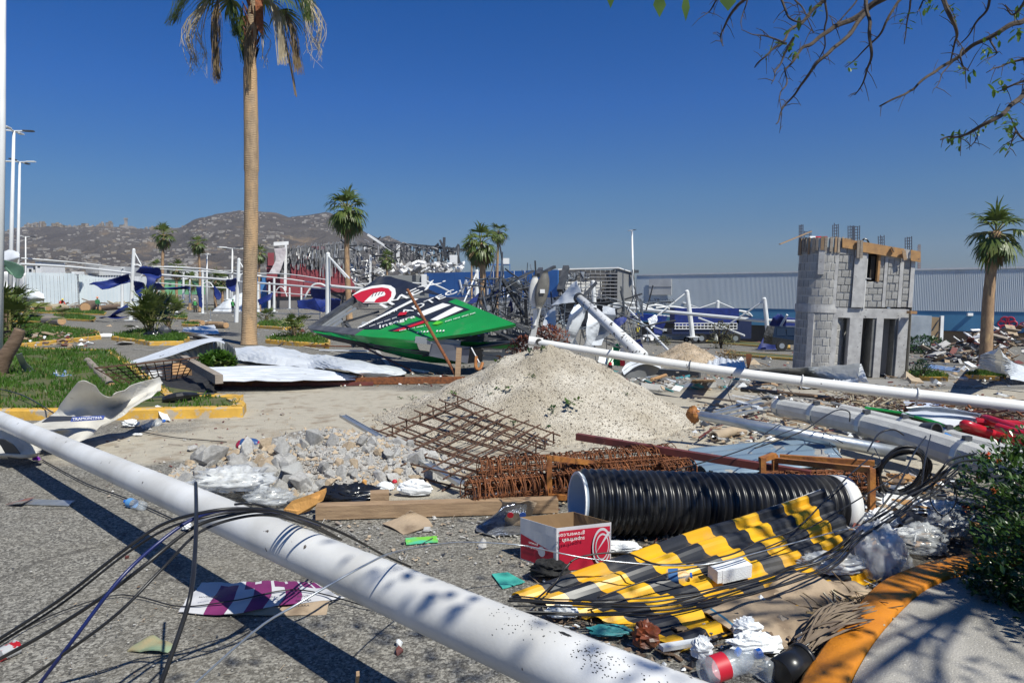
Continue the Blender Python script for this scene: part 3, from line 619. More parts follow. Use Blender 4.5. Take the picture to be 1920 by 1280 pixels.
# ruined red mall with hanging studs
def mall():
 t = thing('ruined_mall', 'wrecked red mall wall with shredded silver studs and torn white banner', 'building', (-38, 110, -1))
 red = M('mall_red', (.26, .045, .06), (.2, .04, .05), .25, .7); dl = 112
 def W(x,y,o_=0): return P(x,y,dl + (x - 500) * .03 - o_)
 a,b = 500,672
 def topy(x): return 466 - (x - 540) * .105 if x > 540 else 466
 mb = MB(); mb.prism([W(a, 580), W(b, 580), W(b, topy(b)), W(540, topy(540)), W(a, 470)], (0, 8, 0)); mb.build('core_wall', M('mall_core', (.09, .085, .085), (.16, .15, .15), .3, .9), t)
 r_ = random.Random(4)
 cells = [(500,520,560,545),(500,500,520,520),(545,495,575,545),(575,505,640,520),(560,520,640,548),(600,495,645,520),(555,478,580,488),(585,462,608,468),(502,474,514,498),(640,505,668,548),(515,545,570,556),(570,520,605,550)]
 for i,(x0,y0,x1,y1) in enumerate(cells):
  o_ = .15 + .03 * i; mb = MB(); mb.prism([W(x0, y1, o_), W(x1, y1, o_), W(x1, y0, o_), W(x0, y0, o_)], (0, -.02, 0)); mb.build('wall_panel', red, t)
 sil_ = M('silver_stud', (.4, .41, .42), (.2, .2, .21), .7, .45, metal=.4)
 # the studs in vertical strips,leaving torn edges
 for i in range(90):
  x = 535 + i * 1.5 + r_.uniform(-.5,.5)
  y0 = topy(x) + r_.uniform(-1,3); y1 = r_.uniform(485,508) if x < 590 else r_.uniform(490,528); mb = MB(); pts = []
  for k in range(5): f = k / 4; pts.append(W(x + r_.uniform(-1.2,1.2) * f * 1.4,y0 + (y1 - y0) * f,.9 + r_.uniform(-.3,.3)))
  for p0,p1 in zip(pts,pts[1:]): mb.bar(p0,p1,r_.uniform(.06,.2),.05)
  mb.build('hanging_stud', sil_ if r_.random() < .7 else m_steelfar, t)
 mb = MB()
 for i in range(40): x = 536 + i * 3.3; mb.bar(W(x,topy(x) + 1,1),W(x + r_.uniform(-1,3),topy(x) - r_.uniform(1,6),1),.12,.1)
 mb.build('bent_flashing', sil_, t)
 # banner and white fin
 mb = MB(); mb.surf([[W(534, 458, 3), W(538, 458, 3)], [W(533, 490, 3), W(538, 490, 3)], [W(532, 545, 3), W(537, 545, 3)]], 2, 4); mb.build('fin', m_wfar, t, solid=.3)
 mb = MB(); mb.surf([[W(513, 454, 3), W(541, 452.5, 3)], [W(513, 461, 3), W(541, 459, 3)]], 3, 2); mb.build('top_panel', m_wfar, t, solid=.3)
 mb = MB(); mb.surf([[W(514, 466, 3.4), W(536, 464, 3.4)], [W(517, 485, 4), W(535, 480, 4)], [W(511, 500, 4.6), W(530, 495, 4.4)], [W(504, 512, 5), W(524, 512, 5)]], 8, 14, amp=.15, freq=1); mb.build('torn_banner', M('banner_cloth', (.55, .52, .53), (.4, .36, .38), .6, .7, transl=.2), t, solid=.03)
mall()
# collapsed steel hall: tangles
def tangle(name, label, cat, box, d0, d1, n, thick, seed, mats, curved=.3, sheets=0, smats=None, group=None, lmin=.6, lmax=2.5, pname='steel_member', skew=0, grp=1):
 """a heap of bent steel members: each member its own part (up to n)"""
 x0,y0,x1,y1 = box; r_ = random.Random(seed); c = P((x0 + x1) / 2,y1,(d0 + d1) / 2)
 t = thing(name,label,cat,tuple(c),group)
 for i in range(n // grp):
  mb = MB()
  for _ in range(grp):
   d = r_.uniform(d0,d1); p = P(r_.uniform(x0,x1),r_.uniform(y0,y1) ,d)
   if r_.random() < .45: q = Vector((r_.uniform(-1,1) * .35,r_.uniform(-.5,.5),-1 if curved > .3 else r_.choice([-1,1])))
   else: q = Vector((r_.choice([-1,1]),r_.uniform(-1,1),r_.uniform(-.7,.7) + skew))
   q = q.normalized() * r_.uniform(lmin,lmax); m2 = p + q / 2 + Vector((r_.uniform(-1,1),r_.uniform(-1,1),r_.uniform(-1,1))) * curved * q.length * .4
   w = r_.choice(thick); e = p + q
   e.z = max(e.z,gz(e.x,max(e.y,1)) + .05); m2.z = max(m2.z,gz(m2.x,max(m2.y,1)) + .05); mb.tube(curve([p,m2,e],5),w / 2,4,caps=True)
  mb.build(pname,mats[i % len(mats)],t)
 for i in range(sheets):
  d = r_.uniform(d0,d1); p = P(r_.uniform(x0,x1),r_.uniform(y0,y1),d); s = r_.uniform(.3,1) * lmax * .5; mb = MB(); a = Vector((r_.uniform(-1,1),r_.uniform(-.4,.4),r_.uniform(-.5,.5))).normalized() * s; b = Vector((r_.uniform(-.4,.4),r_.uniform(-.5,.5),-1)).normalized() * s * r_.uniform(.6,1.4)
  mb.surf([[p, p + a], [p + b * .5 + Vector((0, s * .2, 0)), p + a + b * .5 - Vector((0, s * .15, 0))], [p + b, p + a * r_.uniform(.3, 1) + b]], 5, 6, amp=s * .12, freq=1.3 / s, seed=i); mb.build('torn_sheet', smats[i % len(smats)], t, solid=.01 * lmax)
 return t
tangle('collapsed_roof', 'tangled curtain of grey steel where the red mall wall ends', 'wreckage', (655, 455, 722, 545), 106, 112, 90, (.12, .2, .3), 31, [m_steelfar, M('pale_steel', (.5, .5, .5), (.3, .3, .3), .8, .5, metal=.3), m_steeldark], .5, 14, [m_wfar, m_gsheet], lmax=3.2)
tangle('collapsed_hall', 'black skeleton of a burnt out hall with hanging shreds', 'wreckage', (722, 462, 862, 492), 104, 112, 150, (.1, .16, .28), 32, [m_steeldark, m_steelfar, m_steeldark], .4, 12, [m_steeldark, m_wfar, m_gsheet], lmin=.4, lmax=2.4)
t = thing('roof_truss', 'long dark roof truss standing over the burnt out hall', 'wreckage', tuple(P(790, 510, 108))); r_ = random.Random(9)
for k in range(9): mb = MB(); x = 700 + k * 20; mb.bar(P(x, 452 + k * 2.0, 108), P(x + 21, 454 + k * 1.9, 108), .5, .35); mb.build('top_chord', m_steeldark, t)
for k in range(34): mb = MB(); x = 715 + k * 4.3 + r_.uniform(-1, 1); y0 = 457 + (x - 715) * .07; mb.bar(P(x, y0, 108), P(x + r_.uniform(-3, 3), y0 + r_.uniform(15, 42), 108), .14 if k % 4 else .4, .1); mb.build('hanger', [m_steeldark, m_steelfar][k % 3 == 0], t)
for x, y0, y1, w in ((747, 458, 500, .5), (781, 475, 520, .35), (860, 460, 500, .35), (833, 445, 480, .4), (695, 478, 560, .3)): mb = MB(); mb.bar(P(x, y0, 107), P(x - 1, y1, 107), w); mb.build('column', m_steeldark if x != 747 and x != 695 else m_wfar, t)
for (x0, y0, x1, y1) in ((825, 450, 842, 488), (842, 486, 860, 458), (690, 440, 735, 470)): mb = MB(); mb.bar(P(x0, y0, 107), P(x1, y1, 107), .5 if y0 != 440 else .9, .3); mb.build('brace', m_steeldark if y0 != 440 else m_wfar, t)
t = thing('rubble_bank', 'bank of white broken concrete and beams under the burnt out hall', 'rubble', tuple(P(790, 512, 100)))
r_ = random.Random(12)
for i in range(110):
 mb = MB(); x = r_.uniform(705, 868); y = 514 - r_.random() * (20 if x > 730 else 12); s = r_.uniform(.25, .9); mb.box(P(x, y, r_.uniform(99, 103)), (s * 1.6, s, s * .5), rxyz(r_.uniform(-1, 1), r_.uniform(-.6, .6), r_.uniform(0, 3))); mb.build('slab', [m_wfar, m_conc, m_wfar, m_steelfar][i % 4], t)
mb = pxbox(843, 478, 857, 500, 104, 1); mb.build('wall_stub', m_wfar, t)
# white site wall,left
def whitewall():
 t = thing('perimeter_wall', 'long white corrugated site wall behind the workers', 'wall', tuple(P(100, 572, 128)))
 pts = [(-40,512,574,122),(48,511,574,122),(146,512,571,124),(150,513,571,126),(240,530,572,128),(300,545,573,129)]
 for (x0,t0,b0,d0),(x1,t1,b1,d1) in zip(pts,pts[1:]):
  a,b = P(x0,b0,d0),P(x1,b1,d1); n = max(1,int((b - a).length / 2.6)); za,zb2 = P(x0,t0,d0).z,P(x1,t1,d1).z
  for i in range(n):
   f0,f1 = i / n + .002,(i + 1) / n - .002; A_,B_ = a.lerp(b,f0),a.lerp(b,f1); mb = MB()
   ua,ub = za + (zb2 - za) * f0,za + (zb2 - za) * f1; j = (i * 7 % 3) * .05
   m_ = 9
   for k in range(m_):
    q0,q1 = A_.lerp(B_,k / m_),A_.lerp(B_,(k + 1) / m_); o_ = .07 if k % 2 else 0
    z0,z1 = ua + (ub - ua) * k / m_,ua + (ub - ua) * (k + 1) / m_
    mb.add([(q0.x,q0.y + j - o_,a.z - .5),(q1.x,q1.y + j - o_,a.z - .5),(q1.x,q1.y + j - o_,z1),(q0.x,q0.y + j - o_,z0),(q0.x,q0.y + j + .2,z0),(q1.x,q1.y + j + .2,z1)],[(0,1,2,3),(3,2,5,4)])
   mb.build('wall_panel', M('site_wall_white', (.68, .74, .76), (.6, .67, .7), .3, .45), t)
 mb = pxbox(134, 509, 152, 514, 124, 1); mb.build('parapet', m_wfar, t)
whitewall()
t = thing('white_shed', 'low white building with slatted band behind the site wall', 'building', tuple(P(210, 560, 140)))
pxbox(150, 518, 262, 572, 134, 6).build('wall', m_wfar, t); pxbox(155, 523, 250, 526, 133.8, .3).build('ledge', m_steelfar, t)
pxbox(165, 500, 235, 517.5, 140, 6).build('upper_wall', M('shed_grey', (.42, .43, .44), None, rough=.7), t)
pxbox(160, 494, 175, 512, 138, 3).build('plant_room', m_steelfar, t)
for i in range(12): pxbox(178 + i * 5, 516, 181 + i * 5, 518.2, 133.9, .2).build('bracket', m_steeldark, t)
# background townblocks behind the canopies
for i, (x0, y0, x1, y1, d, m_, lb) in enumerate([(285, 500, 330, 545, 150, m_steelfar, 'grey slab building behind the blue torn canopy cloth'), (330, 505, 372, 545, 152, m_wfar, 'pale building with rows of windows behind the left canopy'), (372, 508, 436, 560, 151, m_steelfar, 'grey warehouse seen through the middle of the left canopies'),
  (300, 524, 352, 548, 140, M('mint_wall', (.17, .42, .22), (.14, .36, .19), .3, .6), 'green walled shop behind the left canopies'), (482, 515, 560, 585, 118, M('sky_blue_wall', (.09, .28, .62), (.07, .22, .5), .3, .6), 'bright blue shop front under the ruined red mall'), (50, 498, 62, 512, 150, m_wfar, 'tiny white house left of the lamp pole'), (66, 490, 78, 512, 150, m_wfar, 'small white house above the site wall')]):
 t = thing('town_building', lb, 'building', tuple(P((x0 + x1) / 2, y1, d))); pxbox(x0, y0, x1, y1 + 4, d, 8).build('wall', m_, t)
 pxbox(x0 - 1, y0 - 1.5, x1 + 1, y0 - .2, d - .3, 8).build('roof', m_wfar if m_ is not m_wfar else m_steelfar, t)
 for k in range(max(1,int((x1 - x0) / 12))):
  xx = x0 + 4 + k * 12
  if xx + 5 < x1: pxbox(xx, y0 + 6, xx + 5, y0 + 11, d - .1, .08).build('window', m_glass, t)
for i,(x,w) in enumerate([(500,10),(522,14),(555,10),(585,8)]):
 pass
# pale fabric tent mound
t = MB(); t.surf([[P(395,588,96),P(430,590,95),P(487,588,95)],[P(412,574,98),P(432,560,98),P(470,567,98)],[P(440,562,100),P(455,550,100),P(468,556,100)]],14,8,amp=.25,freq=.5)
t.build('fallen_marquee', m_wsheet, solid=.04, label='collapsed white marquee roof between canopy posts and the tall palm', cat='marquee')
# rails
t = thing('pipe_rail', 'low grey pipe railing running behind the tall palm', 'railing', tuple(G(430, 600)))
ra = [(395,594),(440,594.5),(500,595),(560,596),(600,597)]
for (x, y) in ra: mb = MB(); p = G(x, y + 3); mb.tube([p, p + Vector((0, 0, .95))], .035, 6); mb.build('post', m_galv, t)
for hh in (.5,.93):
 for (a, b), (c, d) in zip(ra, ra[1:]): mb = MB(); p, q = G(a, b + 3), G(c, d + 3); mb.tube([p + Vector((0, 0, hh)), q + Vector((0, 0, hh))], .035, 6); mb.build('rail', m_galv, t)
# ================================================================= CANOPIES
m_can = M('canopy_white', (.78, .79, .78), (.68, .69, .68), 1.0, .4, c3=(.3, .25, .2), s3=2, t3=.72)
def canopy_post(x, yb, yt, d, w, label, tie=None, group='white posts of the wrecked canopies', lean=0):
 a, b = P(x, yb, d), P(x + lean, yt, d); t = thing('canopy_post', label, 'canopy post', tuple(a), group)
 mb = MB(); w *= .78; mb.tube([a - Vector((0, 0, .1)), a.lerp(b, .5), b], [w / 2, w / 2 * .95, w / 2 * .85], 10); mb.build('post', m_can, t, smooth=False)
 mb = MB(); mb.box(a + Vector((0, 0, .04)), (w * 2.2, w * 2.2, .06)); mb.build('base_plate', m_can, t)
 mb = MB(); mb.tube([b, b + Vector((0, 0, w * .3))], [w / 2 * .9, w * .2], 8); mb.build('cap', m_can, t)
 if tie:
  for tx, ty, td in tie: mb = MB(); mb.tube([P(x + lean, yt + 3, d), P(tx, ty, td)], w * .16, 6); mb.build('tie_rod', m_can, t)
 return t
canopy_post(245, 601, 468, 49, .34, 'tall white canopy post holding the big torn blue cloth', [(265, 497, 49)], lean=6)
canopy_post(443, 608, 486, 47, .34, 'white canopy post just left of the tall palm trunk', [(458, 505, 47), (435, 515, 55)], lean=5)
canopy_post(615, 600, 476, 40, .4, 'thick white canopy post left of the black and red sign', [(648, 520, 41), (655, 522, 38)])
canopy_post(380, 588, 508, 72, .34, 'white canopy post beside the green vested worker', None)
canopy_post(229, 577, 503, 72, .36, 'white canopy post behind the first torn blue cloth')
canopy_post(344, 567, 522, 96, .42, 'slim canopy post behind the left fan palm clump'); canopy_post(356, 567, 525, 96, .3, 'thin canopy post far behind the left fan palm clump')
canopy_post(426, 562, 520, 98, .4, 'short far canopy post just before the white marquee'); canopy_post(432, 562, 522, 102, .3, 'thinnest far canopy post before the white marquee')
canopy_post(514, 585, 522, 66, .32, 'white canopy post beneath the torn banner fin'); canopy_post(505, 585, 530, 80, .4, 'white post against the bright blue shop front'); canopy_post(484, 585, 530, 82, .45, 'white post right behind the tall palm trunk')
canopy_post(543, 580, 540, 80, .3, 'thin white post between blue rags and shop front'); canopy_post(565, 580, 540, 80, .3, 'thin white post right of the blue rags')
canopy_post(894, 560, 508, 60, .5, 'thick white canopy post over the blue supermarket lettering', [(858, 552, 62), (870, 566, 58)])
def beam(name, pts, d, w, label, cat='canopy beam', arch=False, group='white beams of the wrecked canopies', mat=None):
 ps = [P(x,y,dd) for (x,y),dd in zip(pts,d if isinstance(d,(list,tuple)) else [d] * len(pts))]; mb = MB(); mb.tube(curve(ps,12) if len(ps) > 2 else ps,w * .29,8)
 mb.build(name,mat or m_can,smooth=False,label=label,cat=cat,group=group)
beam('canopy_beam', [(38, 495), (140, 501), (245, 512)], [40, 44, 49], .24, 'near white beam running to the tall post with blue cloth')
beam('canopy_beam', [(40, 484), (140, 492), (232, 503)], [62, 66, 72], .2, 'upper thinner white beam above the site wall')
beam('canopy_beam', [(298, 515), (380, 521), (443, 526)], [49, 48, 47], .26, 'white beam between the two left canopy posts')
beam('canopy_beam', [(288, 500), (370, 503), (440, 513), (490, 517)], [60, 60, 58, 58], .2, 'topmost thin white beam left of the tall palm')
beam('canopy_beam', [(300, 504), (380, 509), (445, 514)], [66, 66, 66], .16, 'second thin white beam left of the tall palm')
beam('canopy_beam', [(290, 530), (380, 537), (445, 541)], [74, 72, 72], .2, 'lower white beam above the fan palm clump')
beam('canopy_beam', [(445, 528), (520, 533), (615, 541)], [47, 44, 40], .2, 'white beam passing behind the tall palm to the thick post')
beam('canopy_beam', [(478, 517), (540, 523), (615, 534), (665, 540)], [56, 56, 56, 56], .16, 'upper white rail below the ruined red mall')
beam('canopy_beam', [(478, 512), (540, 514), (610, 524)], [70, 68, 66], .16, 'highest white rail below the ruined red mall')
beam('canopy_beam', [(478, 544), (540, 550), (612, 556)], [70, 68, 66], .16, 'low white rail left of the thick post')
beam('canopy_beam', [(620, 536), (660, 540), (720, 543)], [40, 39, 38], .3, 'thick white beam stub right of the thick post')
beam('canopy_beam', [(800, 527), (830, 540), (845, 548)], [60, 59, 58], .25, 'bent white tube before the blue supermarket wall'); beam('canopy_beam', [(665, 533), (735, 530), (790, 531)], 52, .14, 'thin rail behind the fallen sign top')
beam('canopy_arch', [(247, 516), (250, 500), (260, 497), (270, 508), (264, 520)], 49, .22, 'curved white arch beside the post with torn blue cloth'); beam('canopy_arch', [(380, 536), (384, 530), (394, 530), (402, 541)], 72, .2, 'small white arch by the green vested worker')
beam('canopy_arch', [(448, 524), (452, 515), (460, 513), (468, 520)], 47, .2, 'white arch half hidden by the tall palm'); beam('canopy_arch', [(518, 545), (524, 538), (532, 541), (538, 556)], 66, .18, 'white arch below the torn banner'); beam('canopy_arch', [(570, 560), (585, 536), (600, 532), (613, 538)], 42, .2, 'grey white arch ending at the thick post')
# right canopies
RB = 'white canopies in front of the grey store'
def post_r(x,yt,yb,d,w,lb,lean=0,**k): canopy_post(x,yb,yt,d,w,lb,lean=lean,group=RB,**k)
post_r(1299, 546, 632, 66, .62, 'thick leaning white canopy post behind the far gravel heap', -11)
post_r(1442, 560, 642, 60, .55, 'leaning white canopy post beside the hanging blue cloth', -9)
post_r(1118, 528, 640, 55, .5, 'white canopy post before the stripped steel frame', -6)
post_r(1168, 550, 632, 84, .7, 'white canopy post beside the tall lamp pole'); post_r(1251, 558, 618, 88, .7, 'white canopy post just left of the silver car', 3); post_r(1342, 565, 640, 80, .6, 'white canopy post in front of the leafless bush', 4)
for (x0, y0, x1, y1, d, w, lb) in [(1150, 575, 1440, 602, (70, 60), .55, 'long main white beam across the right canopies'), (1440, 600, 1500, 603, (60, 58), .4, 'white beam end running behind the block tower'), (1235, 591, 1400, 604, (78, 74), .3, 'thinner lower white beam behind the main beam'),
  (1170, 571, 1268, 672, (50, 40), .26, 'slanting white rod resting on the far gravel heap'), (1310, 596, 1396, 629, (62, 58), .3, 'broken white rod pointing down right of the bush'), (1455, 626, 1476, 590, (55, 54), .32, 'short white rod leaning over the blue cloth'), (1130, 575, 1168, 551, (84, 84), .2, 'left tie rod of the post beside the lamp pole'), (1168, 551, 1230, 582, (84, 84), .25, 'right tie rod of the post beside the lamp pole'),
  (1198, 584, 1254, 559, (86, 86), .2, 'left tie rod of the post above the silver car'), (1256, 559, 1330, 584, (86, 80), .25, 'right tie rod of the post above the silver car'), (1290, 585, 1346, 566, (80, 80), .2, 'left tie rod of the post by the bush'), (1347, 566, 1408, 592, (80, 78), .25, 'right tie rod of the post by the bush'), (1232, 592, 1287, 548, (66, 66), .22, 'long tie rod left of the thick leaning post'), (1352, 618, 1432, 564, (62, 60), .25, 'long tie rod left of the blue cloth post'), (1040, 560, 1118, 530, (57, 55), .14, 'dark stay left of the frame post')]:
 beam('canopy_rod', [(x0, y0), (x1, y1)], d, w, lb, group=RB)
for (pts, d, lb) in [([(1130, 580), (1150, 570), (1185, 568), (1215, 578), (1240, 588)], 76, 'first curved white roof rib'), ([(1200, 582), (1225, 572), (1250, 576), (1268, 590)], 84, 'second small curved white rib'), ([(1230, 577), (1262, 575), (1290, 580), (1320, 590)], 82, 'third curved white rib over the silver car'), ([(1270, 585), (1290, 578), (1320, 581), (1345, 592)], 78, 'curved white rib left of the bush'), ([(1345, 588), (1370, 582), (1400, 585), (1410, 593)], 76, 'curved white rib right of the bush'), ([(1140, 573), (1200, 577), (1290, 580), (1400, 600)], 88, 'long faint curved rib at the back')]:
 beam('canopy_rib', pts, d, .38, lb, group=RB)
def cloth(rows, label, name='torn_cloth', amp=.25, freq=.8, nu=14, nv=14, mat=None, seed=1, jag=.5, solid=.02, group='torn blue shade cloths'):
 mb = MB(); mb.surf(rows, nu, nv, amp=amp, freq=freq, seed=seed, ridge=False, jag=jag); return mb.build(name, mat or m_blue, smooth=True, solid=solid, label=label, cat='shade cloth', group=group)
def pr(lst,d): return [P(x,y,d + (z[0] if z else 0)) for x,y,*z in lst]
cloth([pr([(170, 531), (205, 524), (243, 514)], 48.5), pr([(178, 535), (208, 534), (245, 524, 1)], 48.5), pr([(192, 543), (215, 540), (244, 530)], 48.2)], 'long blue cloth strip stretched left from the tall post')
cloth([pr([(264, 498), (298, 502)], 48.2), pr([(258, 512), (302, 516)], 48.6), pr([(276, 522), (292, 524)], 48), pr([(274, 545), (287, 546)], 48)], 'largest blue cloth hanging from the arch of the tall post', seed=2)
cloth([pr([(253, 524), (262, 526)], 48.2), pr([(252, 542), (272, 536)], 48.6), pr([(258, 552), (266, 550)], 48), pr([(264, 564), (266, 566)], 48)], 'ragged blue flap dangling left of the fan palm clump', seed=3, nu=8)
cloth([pr([(286, 530), (300, 532)], 48.2), pr([(288, 540), (312, 542)], 48.6), pr([(300, 541), (355, 538)], 50), pr([(310, 544), (356, 541)], 50)], 'thin blue strip hanging above the fan palm clump', seed=4)
cloth([pr([(238, 569), (240, 572)], 46), pr([(214, 585), (238, 582)], 46), pr([(190, 597), (216, 590)], 46.5), pr([(188, 599), (238, 594)], 46)], 'blue triangle of cloth fallen at the foot of the tall post', seed=5)
cloth([pr([(368, 538), (378, 537)], 70), pr([(371, 556), (379, 560)], 70), pr([(374, 575), (379, 578)], 70)], 'narrow blue cloth on the post beside the green vested worker', seed=6, nu=6)
cloth([pr([(400, 536), (404, 538)], 68), pr([(402, 552), (415, 552)], 68), pr([(408, 562), (412, 562)], 68)], 'small blue cloth right of the green vested worker', seed=7, nu=6)
cloth([pr([(425, 524), (444, 520)], 46.5), pr([(424, 536), (443, 534)], 46.8), pr([(434, 545), (441, 546)], 46.4)], 'blue bundle tied on the post left of the tall palm', seed=8, nu=8)
cloth([pr([(482, 562), (512, 548)], 64), pr([(488, 572), (508, 562)], 64)], 'blue rag right of the tall palm trunk', seed=9, nu=8); cloth([pr([(555, 563), (585, 560), (612, 545)], 50), pr([(560, 578), (590, 575), (610, 565)], 50), pr([(575, 576), (605, 585), (612, 584)], 50)], 'wide blue cloth drooping left of the thick post', seed=10)
cloth([pr([(580, 541), (610, 543)], 44), pr([(588, 560), (612, 562)], 44.5), pr([(602, 582), (613, 575)], 44)], 'dark blue fold wrapped behind the thick post', seed=11, nu=8); cloth([pr([(620, 558), (640, 560)], 44), pr([(619, 585), (632, 590)], 44.5)], 'blue cloth right of the thick post behind the sign', seed=12, nu=8)
cloth([pr([(1448, 592), (1462, 590), (1475, 596)], 56), pr([(1440, 615), (1456, 620), (1470, 620)], 56.5), pr([(1425, 645), (1445, 640), (1462, 640)], 56), pr([(1412, 664), (1440, 662), (1462, 656)], 55.5)], 'blue cloth trailing from the leaning post to the kerb', amp=.3, freq=1.4, seed=13, nu=22)
cloth([pr([(1453, 594), (1500, 596)], 66), pr([(1453, 624), (1500, 628)], 66)], 'taut blue cloth panel right beside the block tower', seed=14, amp=.15); cloth([pr([(1182, 586), (1236, 592)], 70), pr([(1180, 600), (1240, 602)], 70.5)], 'blue awning strip behind the slanting rod', seed=15, amp=.15, mat=M('bright_blue_cloth', (.01, .07, .5), None, rough=.5))
cloth([pr([(1226, 590), (1252, 592)], 72), pr([(1226, 625), (1240, 628)], 72)], 'dark blue cloth hanging left of the silver car', seed=16); cloth([pr([(1262, 578), (1380, 588)], 82), pr([(1262, 612), (1376, 612)], 82)], 'broad dark blue cloth behind the truck', seed=17, amp=.4, nu=24); cloth([pr([(868, 575), (900, 548), (912, 546)], 46), pr([(880, 572), (905, 560), (905, 555)], 46)], 'blue cloth beneath the supermarket lettering', seed=18)
# ================================================================= LAMP POLES
def lamp(px,yb,yt,d,w,label,arms=4,lean=0,span=1.0):
 a, b = P(px, yb, d), P(px + lean, yt, d); a.z = min(a.z, gz(a.x, a.y)); t = thing('street_lamp', label, 'lamp post', tuple(a), 'tall lamp posts of the car park')
 mb = MB(); mb.tube([a, a.lerp(b, .5), b], [w / 2, w / 2 * .8, w / 2 * .55], 10); mb.build('pole', m_can, t, smooth=True)
 for i in range(arms):
  an = i * 2 * math.pi / arms + .5 + px; dv = Vector((math.cos(an), math.sin(an), .06)); mb = MB(); mb.tube([b, b + dv * span * .8], w * .16, 6); mb.build('arm', m_can, t)
  c = b + dv * span; mb = MB(); mb.box(c, (span * .75, span * .3, span * .09), rz(an)); mb.box(c - Vector((0, 0, span * .05)), (span * .6, span * .2, span * .03), rz(an)); mb.build('lamp_head', m_steeldark if i % 2 else m_can, t)
 return t
lamp(17, 590, 246, 48, .32, 'taller of the two leaning white lamp poles at far left', lean=9, span=.9)
lamp(31, 590, 304, 58, .3, 'shorter of the two leaning white lamp poles at far left', lean=6, span=.9)
lamp(48, 575, 444, 110, .3, 'thin distant lamp pole over the white site wall', 3, span=1.0)
lamp(388, 580, 477, 100, .3, 'thin distant lamp pole left of the tall palm', 3, span=1.0); lamp(434, 580, 466, 98, .35, 'distant T shaped lamp pole nearest the tall palm', 4, lean=2, span=1.6)
lamp(1189, 625, 432, 78, .34, 'lone white lamp pole before the grey store', 2, lean=-4, span=.55)
a,b = P(-8,900,5.2),P(6,-60,9.0)
mb = MB(); mb.tube([Vector((-13.3, 17.6, 0)), P(3, 240, 18), P(5, -200, 18.4)], [.1, .09, .08], 12); mb.build('flag_pole', m_can, smooth=True, label='white pole cut by the left edge of the picture', cat='pole')
# stump of white plastic / big leaf at far left
cloth([pr([(-10, 478), (12, 468), (34, 470)], 46), pr([(-10, 490), (18, 486), (36, 482)], 45.6), pr([(-10, 506), (16, 500), (34, 492)], 46)], 'crumpled white sheet wrapped round the leaning lamp poles', 'crumpled_sheet', mat=m_wsheet, amp=.35, seed=21, group=None)
cloth([pr([(0, 486), (20, 490), (44, 500)], 42), pr([(2, 494), (22, 508), (44, 512)], 42), pr([(15, 505), (26, 520), (38, 522)], 42)], 'dark green torn awning at the left edge', 'green_awning', mat=M('faded_green', (.06, .14, .09), (.14, .24, .18), 1, .6), amp=.2, seed=22, group=None)
cloth([pr([(20, 545), (60, 542), (82, 550)], 60), pr([(24, 556), (60, 556), (83, 560)], 59.5), pr([(28, 570), (60, 566), (82, 566)], 60)], 'rippled white metal sheet before the site wall', 'rippled_sheet', mat=m_wsheet, amp=.3, seed=23, freq=1.5, group=None)
cloth([pr([(-20, 510), (20, 510), (48, 512)], 70), pr([(-20, 556), (20, 560), (40, 566)], 70)], 'crumpled white tarpaulin behind the left palms', 'white_tarpaulin', mat=m_wfar, amp=.5, seed=24, group=None)
# ================================================================= PALMS
def fan_frond(mb,base,dirv,L_,fan,droop,rg_,mi_st=0,mi=1,segs=14,lat=1.2,w=.03,miss=0.0):
 """petiole and a fan of narrow drooping blades"""
 d = dirv.normalized(); pts = []; p = Vector(base); v = d.copy()
 for i in range(6): pts.append(p.copy()); p = p + v * L_ / 5; v = (v + Vector((0,0,-.10 * droop))).normalized()
 mb.tube(pts,[w * .6] * 5 + [w * .35],4,mi_st,caps=False); hub = pts[-1]; _,s,u = frame(v)
 for k in range(segs):
  if rg_.random() < miss: continue
  an = (k / (segs - 1) - .5) * 2 * lat; dd = (v * math.cos(an) + s * math.sin(an) + u * rg_.uniform(-.12,.12)).normalized(); ln = fan * rg_.uniform(.8,1.1) * (1 - .25 * abs(an) / lat)
  sp = s * math.cos(an) - v * math.sin(an); q = hub; ww = w * rg_.uniform(.9,1.4); V = [q - sp * ww * .3,q + sp * ww * .3]; dv = dd
  for j in range(3):
   q = q + dv * ln / 3; dv = (dv + Vector((rg_.uniform(-.12,.12),rg_.uniform(-.12,.12),-.42 * droop * (j + 1) * .8))).normalized(); wj = ww * (1.0,.75,.12)[j]
   V += [q - sp * wj,q + sp * wj]
  mb.add(V,[(2 * j,2 * j + 1,2 * j + 3,2 * j + 2) for j in range(3)],mi)
def trunk_mesh(pts,r0,r1,n=16,k=60,flare=1.35,seed=1,rough=.03):
 mb = MB(); c = curve(pts,k); rs = []; rg_ = random.Random(seed)
 for i in range(k): f = i / (k - 1); rs.append((1 + (.1 if 62 < i < 98 and k == 150 else 0)) * (r0 + (r1 - r0) * f) * (1 + (flare - 1) * math.exp(-f * 22)) * (1 + rg_.uniform(-rough,rough)))
 mb.tube(c,rs,n); return mb
